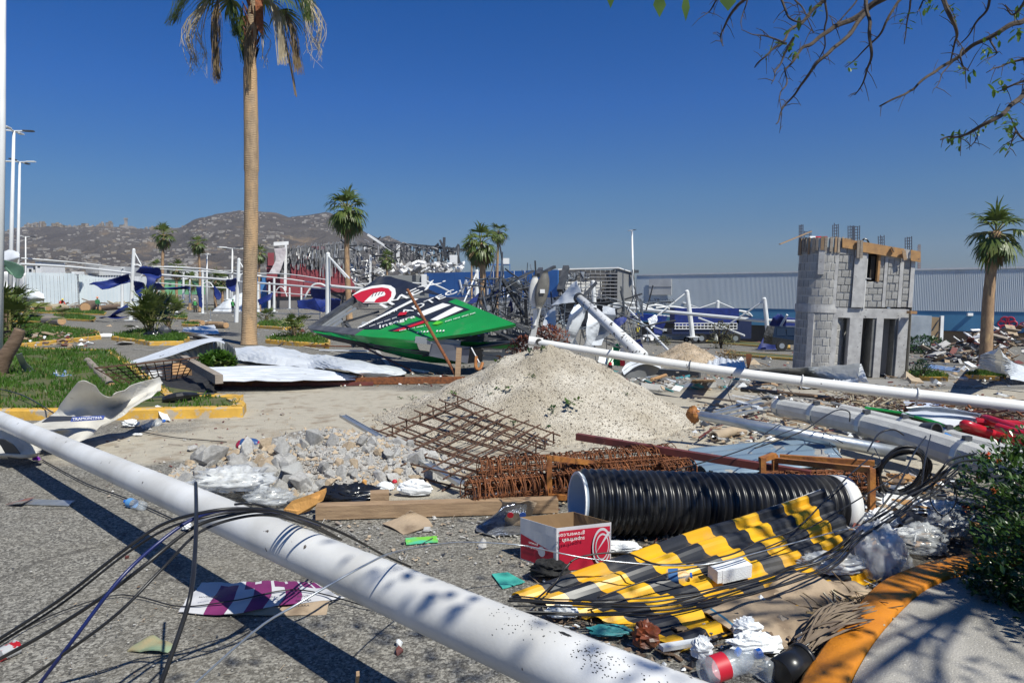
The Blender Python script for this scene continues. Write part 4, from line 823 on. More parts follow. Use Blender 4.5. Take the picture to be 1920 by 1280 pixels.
def far_palm(px,yb,yc,d,rc,label,seed,tr=.2,lean=0,nf=26,skirt=6,share=None):
 a = P(px, yb, d); a.z = gz(a.x, a.y); b = P(px + lean, yc, d); t = thing('palm_tree', label, 'palm tree', tuple(a), 'fan palms around the car park'); rg_ = random.Random(seed)
 mid = a.lerp(b, .55) + Vector((rg_.uniform(-.2, .2), 0, 0)); rc = rc * 1.28; trunk_mesh([a, mid, b], tr * .92, tr * .66, 10, 26, seed=seed).build('trunk', m_trunk, t, smooth=True)
 for i in range(nf + skirt):
  mb = MB(); an = i * 2.399 + seed
  if i < nf: el = 1.3 - 2.5 * (i / nf) + rg_.uniform(-.3,.3); dr = .8 + .9 * i / nf; L1 = rc * rg_.uniform(.34,.5)
  else: el = -1.0 - rg_.random() * .35; dr = 1.2; L1 = rc * .35
  dv = Vector((math.cos(an) * math.cos(el),math.sin(an) * math.cos(el),math.sin(el)))
  fan_frond(mb,b + Vector((0,0,-.1)),dv,L1,rc * rg_.uniform(.45,.7),dr,rg_,0,1,15,1.25,rc * .028,.22)
  if i < nf: mb.build('frond', [m_palmstalk, m_palmleaf], t)
  else: mb.build('dead_frond', [m_straw, m_dead], t)
 return t
m_palmstalk = M('palm_stalk', (.16, .16, .05), None, rough=.6)
far_palm(307, 585, 440, 75, 1.35, 'small palm with round crown left of the tall palm', 1, .2)
far_palm(374, 585, 456, 92, 1.3, 'thin palm against the hillside nearer the tall palm', 2, .2, lean=-3)
far_palm(487, 580, 474, 92, 1.2, 'little palm peeking out right behind the tall trunk', 3, .2)
far_palm(655, 575, 392, 52, 1.75, 'bushy palm left of the ruined mall tangle', 4, .26, lean=-4, nf=34)
far_palm(725, 545, 485, 90, 1.2, 'short palm in front of the mall tangle', 5, .2)
far_palm(904, 600, 455, 46, 1.4, 'leaning double crowned palm left of the two centre palms', 6, .27, lean=-3, nf=30, skirt=9)
far_palm(932, 590, 434, 72, 1.15, 'slim palm right of the two centre palms', 7, .17, lean=3)
far_palm(884, 560, 458, 60, 1.0, 'small thin crown peeping out left of the centre palms', 17, .1, nf=16)
far_palm(1849, 656, 434, 32, 1.42, 'windblown palm at right before the grey store', 8, .3, lean=19, nf=28, skirt=6)
for x, y, yb, lb in ((293, 502, 575, 'low palm crown behind the left canopy beams'), (332, 503, 575, 'second low palm crown behind the canopy beams'), (356, 524, 580, 'third low palm crown in the canopy gap'), (405, 524, 580, 'fourth low palm crown near the marquee'), (418, 526, 585, 'fifth low palm crown by the blue bundle')): far_palm(x, yb, y, 104, 1.5, lb, int(x), .25, nf=18, skirt=6)
# tall palm
def tall_palm():
 base = G(467, 646); d = base.y; top = P(478, -12, d); t = thing('palm_tree', 'tall battered palm with bare tan trunk and hanging dead fronds', 'palm tree', tuple(base)); rg_ = random.Random(5)
 pts = [base,P(468,560,d),P(471,400,d),P(471,250,d),P(469,120,d),P(472,60,d),top]
 trunk_mesh(pts, .245, .16, 28, 150, flare=1.12, rough=.012).build('trunk', m_trunkt, t, smooth=True)
 mb = MB()
 for k in range(46):   # leaf-base boots near the crown
  f = k / 46; c = P(470 + 8 * f,110 - 150 * f,d); an = k * 2.4; dv = Vector((math.cos(an),math.sin(an),.9)); mb.prism([c + dv * .1 + Vector((-.05,0,-.1)),c + dv * .1 + Vector((.06,0,-.1)),c + dv * (.26 + .1 * f) + Vector((.01,0,.1))],Vector((math.cos(an),math.sin(an),0)) * .025)
 mb.build('leaf_base_cluster', M('leaf_boots', (.2, .07, .03), (.11, .05, .03), 8, .8), t)
 mb = MB(); mb.surf([[P(478, 0, d - .25), P(492, -5, d - .22)], [P(480, 30, d - .3), P(494, 30, d - .2)], [P(483, 55, d - .3), P(493, 66, d - .25)]], 5, 8, amp=.05, freq=5); mb.build('fibre_sheath', M('fibre_sheath', (.3, .1, .04), (.16, .06, .03), 12, .9), t, solid=.02)
 cr0 = P(476,-5,d)
 for i in range(20):
  an = i * 2.399 + .4; el = 1.2 - 1.35 * i / 20; mb = MB(); fan_frond(mb, cr0 + Vector((0, 0, .1)), Vector((math.cos(an) * math.cos(el), math.sin(an) * math.cos(el), math.sin(el))), 1.15, 1.1, .6 + .4 * i / 20, rg_, 0, 1, 24, 1.3, .028); mb.build('frond', [m_palmstalk, m_palmleaf], t)
 # hanging fronds placed as seen: pixel start,end,spread
 for (x0,y0,x1,y1,x2,y2,sp,n,mt,dd) in [(410,-10,402,50,408,155,16,60,1,0),(378,-20,345,-5,322,48,22,50,0,.4),(430,-8,436,30,444,70,16,50,0,-.5),(455,10,452,60,462,120,14,46,0,.1),(505,-10,522,40,533,120,16,70,2,-.3),(535,20,548,60,560,138,14,60,1,-.1),(545,-20,575,-5,585,50,22,50,0,.5),(515,10,540,100,556,185,4,14,1,.1),(468,40,466,90,470,165,11,60,1,-.22),(560,-20,572,0,574,40,18,40,0,-.6)]:
  mb = MB()
  for k in range(n):
   s1,s2 = rg_.gauss(0,.33),rg_.gauss(0,.5); e = rg_.uniform(.75,1.05); z0 = rg_.uniform(0,.3)
   c = curve([P(x0 + (x1 - x0) * z0,y0 + (y1 - y0) * z0,d + dd),P(x1 + s1 * sp,y1 + rg_.uniform(-5,5),d + dd + s2 * .25),P(x1 + (x2 - x1) * e + s2 * sp * .7,y1 + (y2 - y1) * e,d + dd + s2 * .3)],6)
   for a,b in zip(c,c[1:]): mb.bar(a,b,.014,.004)
  mb.build('hanging_frond', [[m_palmleaf, m_dead, m_straw][mt]], t)
 for (x0,y0,x1,y1,x2,y2,n) in [(392,0,352,60,362,160,14),(395,-5,372,50,378,150,10),(575,-5,598,40,590,120,12),(570,0,580,60,600,130,6),(495,60,499,90,498,130,3)]:
  mb = MB()
  for k in range(n):
   p = [P(x0 + rg_.uniform(-5,5),y0,d),P(x1 + rg_.uniform(-12,12),y1 + rg_.uniform(-15,15),d + rg_.uniform(-.3,.3)),P((x1 + x2) / 2 + rg_.uniform(-14,14),(y1 + y2) / 2,d),P(x2 + rg_.uniform(-12,12),y2 - rg_.uniform(0,70),d)]; mb.tube(curve(p,12),[.014 - .001 * j for j in range(12)],4,caps=False)
   c = curve(p,12)
   for j in range(3,11,2): mb.tube([c[j],c[j] + Vector((rg_.uniform(-.14,.14),0,-rg_.uniform(.1,.28)))],.005,3,caps=False)
  mb.build('flower_stalk', m_straw, t)
m_trunkt = M('tall_trunk', (.42, .3, .185), (.29, .21, .135), 5, .9, stretch=(2, 2, .5), bump=.7, bscale=26, c3=(.5, .33, .18), s3=1.3, t3=.5, w3=.1)
nt_ = m_trunkt.node_tree; wv_ = nt_.nodes.new('ShaderNodeTexWave'); wv_.bands_direction = 'Z'; wv_.inputs['Scale'].default_value = 5.5; wv_.inputs['Distortion'].default_value = 7; wv_.inputs['Detail'].default_value = 3
tc_ = nt_.nodes.new('ShaderNodeTexCoord'); nt_.links.new(tc_.outputs['Object'], wv_.inputs[0]); b_ = [n for n in nt_.nodes if n.type == 'BUMP'][0]; b2_ = nt_.nodes.new('ShaderNodeBump'); b2_.inputs['Strength'].default_value = .3; b2_.inputs['Distance'].default_value = .03
nt_.links.new(wv_.outputs[1], b2_.inputs['Height']); nt_.links.new(b_.outputs[0], b2_.inputs['Normal']); nt_.links.new(b2_.outputs[0], nt_.nodes['Principled BSDF'].inputs['Normal'])
tall_palm()
def clump(px, yb, d_or_none, r, h, label, seed, n=26, name='fan_palm_shrub', lat=1.3, yellow=False, group='low fan palms planted in the islands', stem=.25):
 a = G(px, yb) if d_or_none is None else P(px, yb, d_or_none); a.z = gz(a.x, a.y) + .1; t = thing(name, label, 'shrub', tuple(a), group); rg_ = random.Random(seed)
 for i in range(n):
  an = i * 2.399 + seed; el = rg_.uniform(.4,1.4); L1 = h * rg_.uniform(.25,.62); mb = MB(); b = a + Vector((rg_.uniform(-1,1) * r * .3,rg_.uniform(-1,1) * r * .3,rg_.uniform(0,stem) * h))
  fan_frond(mb, b, Vector((math.cos(an) * math.cos(el) * r / h * 1.3, math.sin(an) * math.cos(el), math.sin(el))), L1, h * .27, .4, rg_, 0, 1, 15, lat, .013 * h + .004, .1); mb.build('frond', [m_palmstalk, m_palmy if (i % 4 == 0) else m_palmleaf], t)
 mb = MB(); mb.tube([a - Vector((0, 0, .1)), a + Vector((0, 0, h * .4))], [.12, .09], 8); mb.build('trunk', m_trunkd, t)
m_palmy = M('yellowing_leaf', (.22, .24, .06), (.14, .18, .04), 3, .5, transl=.3)
clump(283, 632, None, .75, 1.9, 'tall spiky fan palm clump behind the black bag', 3, 44); clump(316, 622, None, .5, 1.9, 'darker fan palm just right in the same clump', 9, 26)
clump(552, 637, None, .75, 1.0, 'low dusty fan palm at the left tip of the fallen sign', 4, 30); clump(592, 640, None, .4, .4, 'tiny green tuft under the sign tip', 14, 14)
clump(500, 608, None, .9, 1.1, 'dark low fan palm right of the tall trunk', 5, 20); clump(117, 598, None, 1.2, 1.3, 'yellowish young fan palm before the felled log', 6, 20)
clump(14, 640, None, 1.2, 2.2, 'large dark fan palm at the left edge', 7, 40); clump(20, 600, None, 1.6, 3.4, 'fan palm with tall spikes above the left edge', 8, 34); clump(48, 590, None, 1.0, 2.6, 'fan palm beside the crumpled white tarpaulin', 10, 22); clump(-14, 500, 20, .9, 1.0, 'palm frond tips poking in from the left edge', 11, 16)
# cut palm stump,near left,leaning
t = thing('palm_stump', 'cut ringed palm stump leaning at the left edge', 'palm stump', tuple(G(-6, 706)))
b0 = G(-10, 712); d_ = b0.y; mb = MB(); c_ = curve([P(-8, 712, d_), P(8, 672, d_), P(28, 640, d_), P(37, 618, d_)], 30); mb.tube(c_, [.15 - .0025 * i * .8 + (.006 if i % 2 else 0) for i in range(30)], 20); mb.build('trunk', m_trunkd, t, smooth=True)
def log(x0, y0, x1, y1, r, label, mat=None, h=0, group='felled palm and tree logs', br=0):
 a, b = G(x0, y0, r + h), G(x1, y1, r + h); t = thing('log', label, 'log', tuple(a.lerp(b, .5)), group); mb = MB(); mb.tube(curve([a, a.lerp(b, .5) + Vector((0, 0, r * .1)), b], 8), [r, r * 1.03, r, r * .97, r * 1.02, r, r * .95, r * .93], 14); mb.build('bark', mat or m_trunk, t, smooth=False)
 d = (b - a).normalized()
 for e, s in ((a, -1), (b, 1)): mb = MB(); mb.tube([e + d * s * .002, e + d * s * .012], r * .82, 12); mb.build('cut_end', m_cut, t)
m_cut = M('cut_wood', (.5, .3, .15), (.4, .24, .12), 12, .8)
log(358, 604, 380, 605, .15, 'first of two tan palm logs left of the tall trunk'); log(390, 608, 424, 610, .16, 'second of two tan palm logs nearest the tall trunk')
log(92, 578, 122, 577, .55, 'big pale log beside the red vested worker', m_straw); log(160, 576, 178, 570, .7, 'dark thick log with a bright cut face toward us', m_trunkd); log(60, 580, 92, 577, .3, 'thin dark log left of the red vested worker', m_trunkd); log(185, 578, 225, 575, .4, 'long dark log behind the first canopy post', m_trunkd)
log(85, 600, 116, 602, .25, 'short grey log piece lying between two yellow kerbs', m_woodgrey)
# brush heap near workers
def brush(box, n, label, seed, mats, lmin, lmax, th, h, name='brushwood', leaves=None):
 r_ = random.Random(seed); mb = MB(); x0,y0,x1,y1 = box
 for i in range(n):
  p = G(r_.uniform(x0,x1),r_.uniform(y0,y1),.02); p.z += r_.random() ** 1.6 * h; a = r_.uniform(0,6.3); l = r_.uniform(lmin,lmax); q = p + Vector((math.cos(a) * l,math.sin(a) * l,r_.uniform(-.3,.4) * l)); q.z = max(q.z,gz(q.x,q.y) + .01); mb.bar(p,q,r_.choice(th),None,mi=r_.randrange(len(mats)))
 return mb.build(name, mats, kind='stuff', label=label, cat='debris', org=tuple(G((x0 + x1) / 2, (y0 + y1) / 2)))
brush((60, 572, 240, 579), 420, 'brown brushwood and twigs heaped around the workers', 1, [m_trunkd, m_woodgrey, m_straw], .5, 2.2, (.05, .1, .2), 1.0)
# ================================================================= PEOPLE
def person(px,yb,d,H,label,pose,vest,helmet,trousers,face=0,skin=(.3,.16,.09)):
 a = P(px, yb, d); a.z = gz(a.x, a.y); root = thing('person', label, 'person', tuple(a)); s = H / 1.7
 K = {'pelvis': (0, 0, .92), 'waist': (0, 0, 1.1), 'chest': (0, 0, 1.32), 'neck': (0, 0, 1.46), 'chin': (0, -.02, 1.54), 'head': (0, -.02, 1.63), 'top': (0, -.01, 1.7),
   'hl': (-.1, 0, .88), 'kl': (-.12, -.04, .48), 'al': (-.12, 0, .09), 'tl': (-.12, -.16, .03), 'hr': (.1, 0, .88), 'kr': (.12, -.03, .48), 'ar': (.13, .04, .09), 'tr': (.14, -.12, .03),
   'sl': (-.19, 0, 1.38), 'el': (-.26, -.02, 1.1), 'wl': (-.24, -.14, .86), 'fl': (-.23, -.18, .77), 'sr': (.19, 0, 1.38), 'er': (.26, -.02, 1.1), 'wr': (.24, -.14, .86), 'fr': (.23, -.18, .77)}
 if pose == 'bent':
  for k in K:
   x,y,z = K[k]
   if z > 1.0 and k[0] not in 'k' or k in ('wl', 'wr', 'fl', 'fr'):
    dz = z - .92; K[k] = (x, y - dz * .75 if k not in ('wl', 'wr', 'fl', 'fr', 'el', 'er') else -.55, .92 + dz * .68 if k not in ('wl', 'wr', 'fl', 'fr', 'el', 'er') else z - .2)
 if pose == 'walk':
  K['kl'] = (-.1, -.22, .5); K['al'] = (-.1, -.2, .09); K['tl'] = (-.1, -.36, .05); K['kr'] = (.1, .08, .48); K['ar'] = (.1, .3, .14); K['tr'] = (.1, .2, .03)
 rad = dict(pelvis=.15,waist=.13,chest=.16,neck=.06,chin=.075,head=.1,top=.07,hl=.095,kl=.062,al=.042,tl=.04,hr=.095,kr=.062,ar=.042,tr=.04,sl=.07,el=.045,wl=.032,fl=.035,sr=.07,er=.045,wr=.032,fr=.035)
 E = [('pelvis', 'waist'), ('waist', 'chest'), ('chest', 'neck'), ('neck', 'chin'), ('chin', 'head'), ('head', 'top')]
 for q in 'lr': E += [('pelvis', 'h' + q), ('h' + q, 'k' + q), ('k' + q, 'a' + q), ('a' + q, 't' + q), ('chest', 's' + q), ('s' + q, 'e' + q), ('e' + q, 'w' + q), ('w' + q, 'f' + q)]
 names = list(K); me = bpy.data.meshes.new('body'); me.from_pydata([tuple(rz(face) @ Vector(K[k]) * s) for k in names], [(names.index(i), names.index(j)) for i, j in E], [])
 o = bpy.data.objects.new('body', me); C.objects.link(o); o.parent = root; o.modifiers.new('skin', 'SKIN')
 me.skin_vertices if me.skin_vertices else None
 sv = me.skin_vertices[0].data if me.skin_vertices else None
 if sv is None: bpy.context.view_layer.objects.active = o; bpy.ops.mesh.customdata_skin_add(); sv = me.skin_vertices[0].data
 for i, k in enumerate(names): sv[i].radius = (rad[k] * s * (1.15 if k in ('chest', 'pelvis', 'waist') else 1), rad[k] * s); sv[i].use_root = (k == 'pelvis')
 sub = o.modifiers.new('sub', 'SUBSURF'); sub.levels = 1; sub.render_levels = 1; me.materials.append(M('skin%d' % int(skin[0] * 100), skin, None, rough=.6))
 ORG[o] = ORG[root]; T = lambda k: a + rz(face) @ Vector(K[k]) * s
 mb = MB(); c = T('pelvis'); n_ = T('neck');
 def ring(c,dx,dy,ax,n=12): _,s_,u_ = frame(ax); return [c + s_ * math.cos(2 * math.pi * i / n) * dx * s + u_ * math.sin(2 * math.pi * i / n) * dy * s for i in range(n)]
 ax = n_ - c; sx = rz(face) @ Vector((1,0,0)); fy = ax.normalized().cross(sx); rows = []
 for f,wx,wy in ((0,.19,.15),(.35,.185,.145),(.7,.22,.16),(.9,.2,.13),(1.0,.09,.08)): rows.append([c + ax * f + sx * math.cos(2 * math.pi * i / 14) * wx * s + fy * math.sin(2 * math.pi * i / 14) * wy * s for i in range(14)])
 for r_ in rows: mb.v += [tuple(p) for p in r_]
 mb.f = [(j * 14 + i, j * 14 + (i + 1) % 14, (j + 1) * 14 + (i + 1) % 14, (j + 1) * 14 + i) for j in range(4) for i in range(14)]; mb.m = [0] * len(mb.f); mb.build('vest', vest, root, smooth=True)
 for q in 'lr':
  mb = MB(); mb.tube([T('pelvis').lerp(T('h' + q), .7), T('h' + q), T('k' + q), T('a' + q)], [.13 * s, .125 * s, .085 * s, .075 * s], 10); mb.build('trouser_leg', trousers, root, smooth=True)
  mb = MB(); mb.tube([T('a' + q) + Vector((0, 0, .02)), T('t' + q).lerp(T('a' + q), .5), T('t' + q)], [.06 * s, .06 * s, .045 * s], 8); mb.build('boot', m_tyre, root)
  mb = MB(); mb.tube([T('s' + q), T('e' + q), T('w' + q)], [.085 * s, .062 * s, .045 * s], 8); mb.build('sleeve', trousers if pose == 'stand' else vest, root)
 h = T('head'); mb = MB()
 for j in range(5):
  e = j * math.pi / 8; mb.v += [tuple(h + Vector((math.cos(k * math.pi / 6) * .135 * s * math.cos(e),math.sin(k * math.pi / 6) * .15 * s * math.cos(e),.02 + .14 * s * math.sin(e)))) for k in range(12)]
 mb.f = [(j * 12 + k,j * 12 + (k + 1) % 12,(j + 1) * 12 + (k + 1) % 12,(j + 1) * 12 + k) for j in range(4) for k in range(12)]; mb.m = [0] * len(mb.f)
 mb.tube([h + Vector((0, 0, .015)), h + Vector((0, 0, .035))], .165 * s, 12); mb.build('helmet', helmet, root, smooth=True)
 return root
v_red = M('vest_red', (.6, .06, .04), None, rough=.7); v_grn = M('vest_green', (.03, .2, .07), (.02, .13, .05), 3, .8); v_lime = M('vest_lime', (.05, .3, .08), None, rough=.7); v_drk = M('dark_trousers', (.02, .025, .03), None, rough=.8); h_y = M('helmet_yellow', (.75, .55, .02), None, rough=.3); h_w = M('helmet_white', (.75, .7, .6), None, rough=.3); h_o = M('helmet_orange', (.75, .25, .1), None, rough=.4)
person(113, 578, 96, 2.0, 'worker in red vest and yellow helmet bending over a log', 'bent', v_red, h_y, M('navy_cloth', (.02, .03, .08), None, rough=.8), face=1.1)
person(183, 576, 96, 2.0, 'worker in dark green shirt walking past the log', 'walk', v_grn, h_o, v_drk, face=1.2)
person(366, 583, 92, 1.75, 'worker in green vest standing beside the narrow blue cloth', 'stand', v_lime, h_w, v_drk, face=.4)
person(437, 588, 88, 1.75, 'worker in bright green vest standing before the white marquee', 'stand', v_lime, v_grn, v_drk, face=2.8)
person(1196, 632, 74, 1.75, 'worker in yellow top and helmet among the right canopies', 'stand', M('vest_yellow', (.6, .5, .05), None, rough=.7), h_y, v_drk, face=.2)
# ================================================================= VEHICLES
def wheel(t,c,r,w,ax=Vector((0,1,0))):
 mb = MB(); mb.tube([c - ax * w / 2, c + ax * w / 2], r, 16); o = mb.build('tyre', m_tyre, t); mb = MB(); mb.tube([c - ax * (w / 2 + .015), c - ax * (w / 2 - .02)], r * .5, 12); mb.build('rim', m_galv, t)
def car(x0, x1, yb, d, label, paint, prof, glassp, wheels, Wd=1.75, name='parked_car', cat='car', wr=.33, yaw=0):
 """side profile (fractions of length,metres of height) extruded sideways"""
 a,b = P(x0,yb,d),P(x1,yb,d); L_ = (b - a).length; z0 = gz((a.x + b.x) / 2,d); t = thing(name,label,cat,(a.x + L_ / 2,d,z0)); o = Vector((a.x,d,z0))
 mb = MB(); pts = [o + Vector((f * L_,0,h)) for f,h in prof]; n = len(pts)
 ins = [Vector((0,.0 if h < 1.0 * prof_mid(prof) else .16,0)) for f,h in prof]; V = [p + i for p,i in zip(pts,ins)] + [p + Vector((0,Wd,0)) - i for p,i in zip(pts,ins)]
 mb.add(V, [tuple(range(n)), tuple(range(2 * n - 1, n - 1, -1))] + [(i, i + n, (i + 1) % n + n, (i + 1) % n) for i in range(n)]); mb.build('body', paint, t)
 for g in glassp:
  mb = MB(); yo = [(.13 if h > prof_mid(prof) + .12 else .03) for f, h in g]; mb.prism([o + Vector((f * L_, -.02 + k, h)) for (f, h), k in zip(g, yo)], (0, .02, 0)); mb.build('window', m_glass, t)
 for f in wheels: wheel(t,o + Vector((f * L_,.08,wr)),wr,.22)
 mb = MB(); mb.box(o + Vector((L_ * .985, .2, prof_mid(prof) * .75)), (.06, .25, .14)); mb.build('headlight', m_wfar, t)
 return t
def prof_mid(prof): return max(h for f,h in prof) * .62
sil_car = M('silver_paint', (.6, .63, .66), None, rough=.25, coat=.6, spec=.7)
car(1228, 1302, 636, 76, 'silver hatchback parked beneath the right canopies', sil_car, [(0, .35), (1, .35), (1, .75), (.93, .95), (.78, 1.02), (.66, 1.42), (.3, 1.5), (.1, 1.05), (0, .95)], [[(.15, 1.03), (.31, 1.42), (.46, 1.42), (.46, 1.03)], [(.48, 1.03), (.48, 1.42), (.65, 1.37), (.74, 1.03)]], (.2, .8))
car(1206, 1238, 640, 70, 'white bonnet of a crushed car left of the silver hatchback', m_wfar, [(0, .3), (1, .3), (1, .7), (.85, .8), (.3, .8), (0, .6)], [], (.25, .8))
blkp = M('black_paint', (.012, .016, .022), None, rough=.2, coat=.5)
car(1448, 1545, 662, 52, 'black off road vehicle partly hidden by the block tower', blkp, [(0, .5), (1, .5), (1, 1.0), (.72, 1.15), (.66, 1.85), (.05, 1.9), (0, 1.1)], [[(.08, 1.2), (.08, 1.75), (.25, 1.75), (.25, 1.2)], [(.28, 1.2), (.28, 1.75), (.45, 1.75), (.45, 1.2)]], (.18, .82), 1.9, 'suv', 'off road vehicle', .42)
t = thing('truck', 'dark blue truck with white rail bed behind the far gravel heap', 'truck', tuple(P(1330, 640, 72))); z0 = gz(*P(1330, 640, 72).xy); a = P(1262, 600, 72); b = P(1392, 600, 72)
mb = MB(); mb.box(((a.x + b.x) / 2, 73.5, z0 + 1.25), (b.x - a.x, 2.4, .5)); mb.build('chassis', M('truck_blue', (.01, .02, .07), None, rough=.5), t)
mb = MB(); mb.box((b.x + .3, 73.5, z0 + 1.7), (1.6, 2.3, 2.4)); mb.build('cab', MATS['truck_blue'], t); mb = MB(); mb.box(((a.x + b.x) / 2, 73.5, z0 + 2.9), (b.x - a.x - .5, 2.3, 1.6)); mb.build('cargo_cover', m_blue, t)
for i in range(18): mb = MB(); x = a.x + .3 + (b.x - a.x - .8) * i / 17; mb.bar((x, 72.2, z0 + 1.5), (x, 72.2, z0 + 2.15), .06); mb.build('stake', m_wfar, t)
for z in (1.55, 1.85, 2.15): mb = MB(); mb.bar((a.x + .2, 72.17, z0 + z), (b.x - .5, 72.17, z0 + z), .05, .08); mb.build('rail', m_wfar, t)
for x in (1305,1316,1380): p = P(x,640,72); wheel(t,Vector((p.x,72.3,z0 + .55)),.55,.35)
# bare bush,hedges and small shrubs at right
def leafbush(px, yb, d, r, h, n, label, seed, mat, name='bush', ls=.05, cat='bush', bare=False, z0=None, stems=6):
 a = P(px,yb,d) if d else G(px,yb); a.z = gz(a.x,a.y) if z0 is None else z0; t = thing(name,label,cat,tuple(a)); rg_ = random.Random(seed); mb = MB()
 for k in range(stems):
  an = rg_.uniform(0,6.3); e = a + Vector((math.cos(an) * r * .7,math.sin(an) * r * .7,h * rg_.uniform(.6,.95))); mb.tube(curve([a,a.lerp(e,.4) + Vector((0,0,h * .15)),e],6),[.03 * h,.025 * h,.02 * h,.015 * h,.01 * h,.005 * h],5)
 mb.build('stem', m_bark, t); mb = MB()
 for k in range(n):
  an = rg_.uniform(0,6.3); zf = rg_.random(); rr = r * (math.sin(math.pi * min(1,zf * .85 + .15)) ** .6) * rg_.uniform(.45,1.05) * (1 + .35 * noise.noise(Vector((an * 1.2,zf * 3,seed)))); c = a + Vector((math.cos(an) * rr,math.sin(an) * rr,h * zf))
  d1 = Vector((rg_.gauss(0,1),rg_.gauss(0,1),rg_.gauss(.3,.7))).normalized(); _,s_,u_ = frame(d1); l = ls * rg_.uniform(.6,1.3); mb.add([c,c + d1 * l * .5 + s_ * l * .28,c + d1 * l,c + d1 * l * .5 - s_ * l * .28],[(0,1,2,3)])
 mb.build('foliage', mat, t); return t
leafbush(1352, 636, 58, 1.1, 2.3, 900, 'half bare bush in front of the dark store wall', 3, M('olive_leaf', (.09, .1, .04), (.16, .14, .07), 1, .6), ls=.18, stems=14)
leafbush(1733, 663, 48, 1.9, 1.2, 1600, 'clipped dark hedge below the grey kiosk', 4, m_leafd, 'hedge', .2, 'hedge'); leafbush(1727, 698, 22, .38, .65, 1100, 'small round green bush on the short kerb island', 5, m_leafd, ls=.07)
leafbush(1165, 630, 66, .6, .9, 400, 'scrubby plant left of the silver car', 6, m_leafd, ls=.15); leafbush(1243, 640, 64, .9, .9, 600, 'grey green weeds before the silver car', 7, MATS['olive_leaf'], ls=.15)
leafbush(1368, 662, 40, .7, .5, 400, 'dry weed tuft on the asphalt by the kerb', 8, m_dead, ls=.14); leafbush(984, 668, 11.3, .3, .34, 1300, 'heap of reddish dead leaves beside the concrete lamp stub', 9, M('dead_red_leaf', (.2, .06, .03), (.12, .04, .025), 8, .8), 'dead_bush', .05, z0=.62)
leafbush(1030, 650, 11.6, .35, .4, 1200, 'second reddish dead shrub behind the gravel summit', 10, MATS['dead_red_leaf'], 'dead_bush', .05, z0=.72)
leafbush(408, 690, None, .38, .3, 1800, 'bright grass tussock between the metal sheets', 11, m_grass, 'grass_tussock', .16, 'grass')
# ================================================================= GRAVEL HEAPS
def speckle(name,c1,c2,dark,sc,bump=.9,dist=.015):
 m = bpy.data.materials.new(name); MATS[name] = m; m.use_nodes = True; n = m.node_tree.nodes; L = m.node_tree.links; b = n['Principled BSDF']; b.inputs['Roughness'].default_value = .95; b.inputs['Specular IOR Level'].default_value = .2
 tc = n.new('ShaderNodeTexCoord'); vo = n.new('ShaderNodeTexVoronoi'); vo.inputs['Scale'].default_value = sc; L.new(tc.outputs['Object'], vo.inputs['Vector'])
 s = n.new('ShaderNodeSeparateColor'); L.new(vo.outputs['Color'], s.inputs[0]); r = n.new('ShaderNodeValToRGB'); e = r.color_ramp.elements; e[0].position = .0; e[0].color = (*dark, 1); e[1].position = 1; e[1].color = (*c2, 1)
 q = e.new(.035); q.color = (*dark,1); q = e.new(.06); q.color = (*c1,1); L.new(s.outputs[0],r.inputs[0])
 nz = n.new('ShaderNodeTexNoise'); nz.inputs['Scale'].default_value = 1.6; nz.inputs['Detail'].default_value = 6; L.new(tc.outputs['Object'], nz.inputs['Vector'])
 r2 = n.new('ShaderNodeValToRGB'); r2.color_ramp.elements[0].position = .4; r2.color_ramp.elements[0].color = (.68, .65, .6, 1); r2.color_ramp.elements[1].position = .65; r2.color_ramp.elements[1].color = (1, 1, 1, 1); L.new(nz.outputs[0], r2.inputs[0])
 mx = n.new('ShaderNodeMix'); mx.data_type = 'RGBA'; mx.blend_type = 'MULTIPLY'; mx.inputs[0].default_value = 1; L.new(r.outputs[0], mx.inputs[6]); L.new(r2.outputs[0], mx.inputs[7]); L.new(mx.outputs[2], b.inputs['Base Color'])
 bp = n.new('ShaderNodeBump'); bp.inputs['Strength'].default_value = bump; bp.inputs['Distance'].default_value = dist; bp.invert = True
 n2 = n.new('ShaderNodeTexNoise'); n2.inputs['Scale'].default_value = sc * .35; n2.inputs['Detail'].default_value = 4; L.new(tc.outputs['Object'], n2.inputs['Vector'])
 ad = n.new('ShaderNodeMath'); ad.operation = 'SUBTRACT'; L.new(vo.outputs['Distance'], ad.inputs[0]); L.new(n2.outputs[0], ad.inputs[1]); L.new(ad.outputs[0], bp.inputs['Height']); L.new(bp.outputs[0], b.inputs['Normal']); return m
m_gravel = speckle('beige_gravel', (.53, .485, .405), (.68, .63, .54), (.16, .13, .1), 70)
m_gravel2 = speckle('tan_gravel', (.42, .33, .24), (.6, .49, .37), (.16, .12, .08), 34)
m_rubbled = speckle('grey_rubble_fines', (.38, .36, .34), (.55, .53, .5), (.15, .13, .12), 60, 1.0)
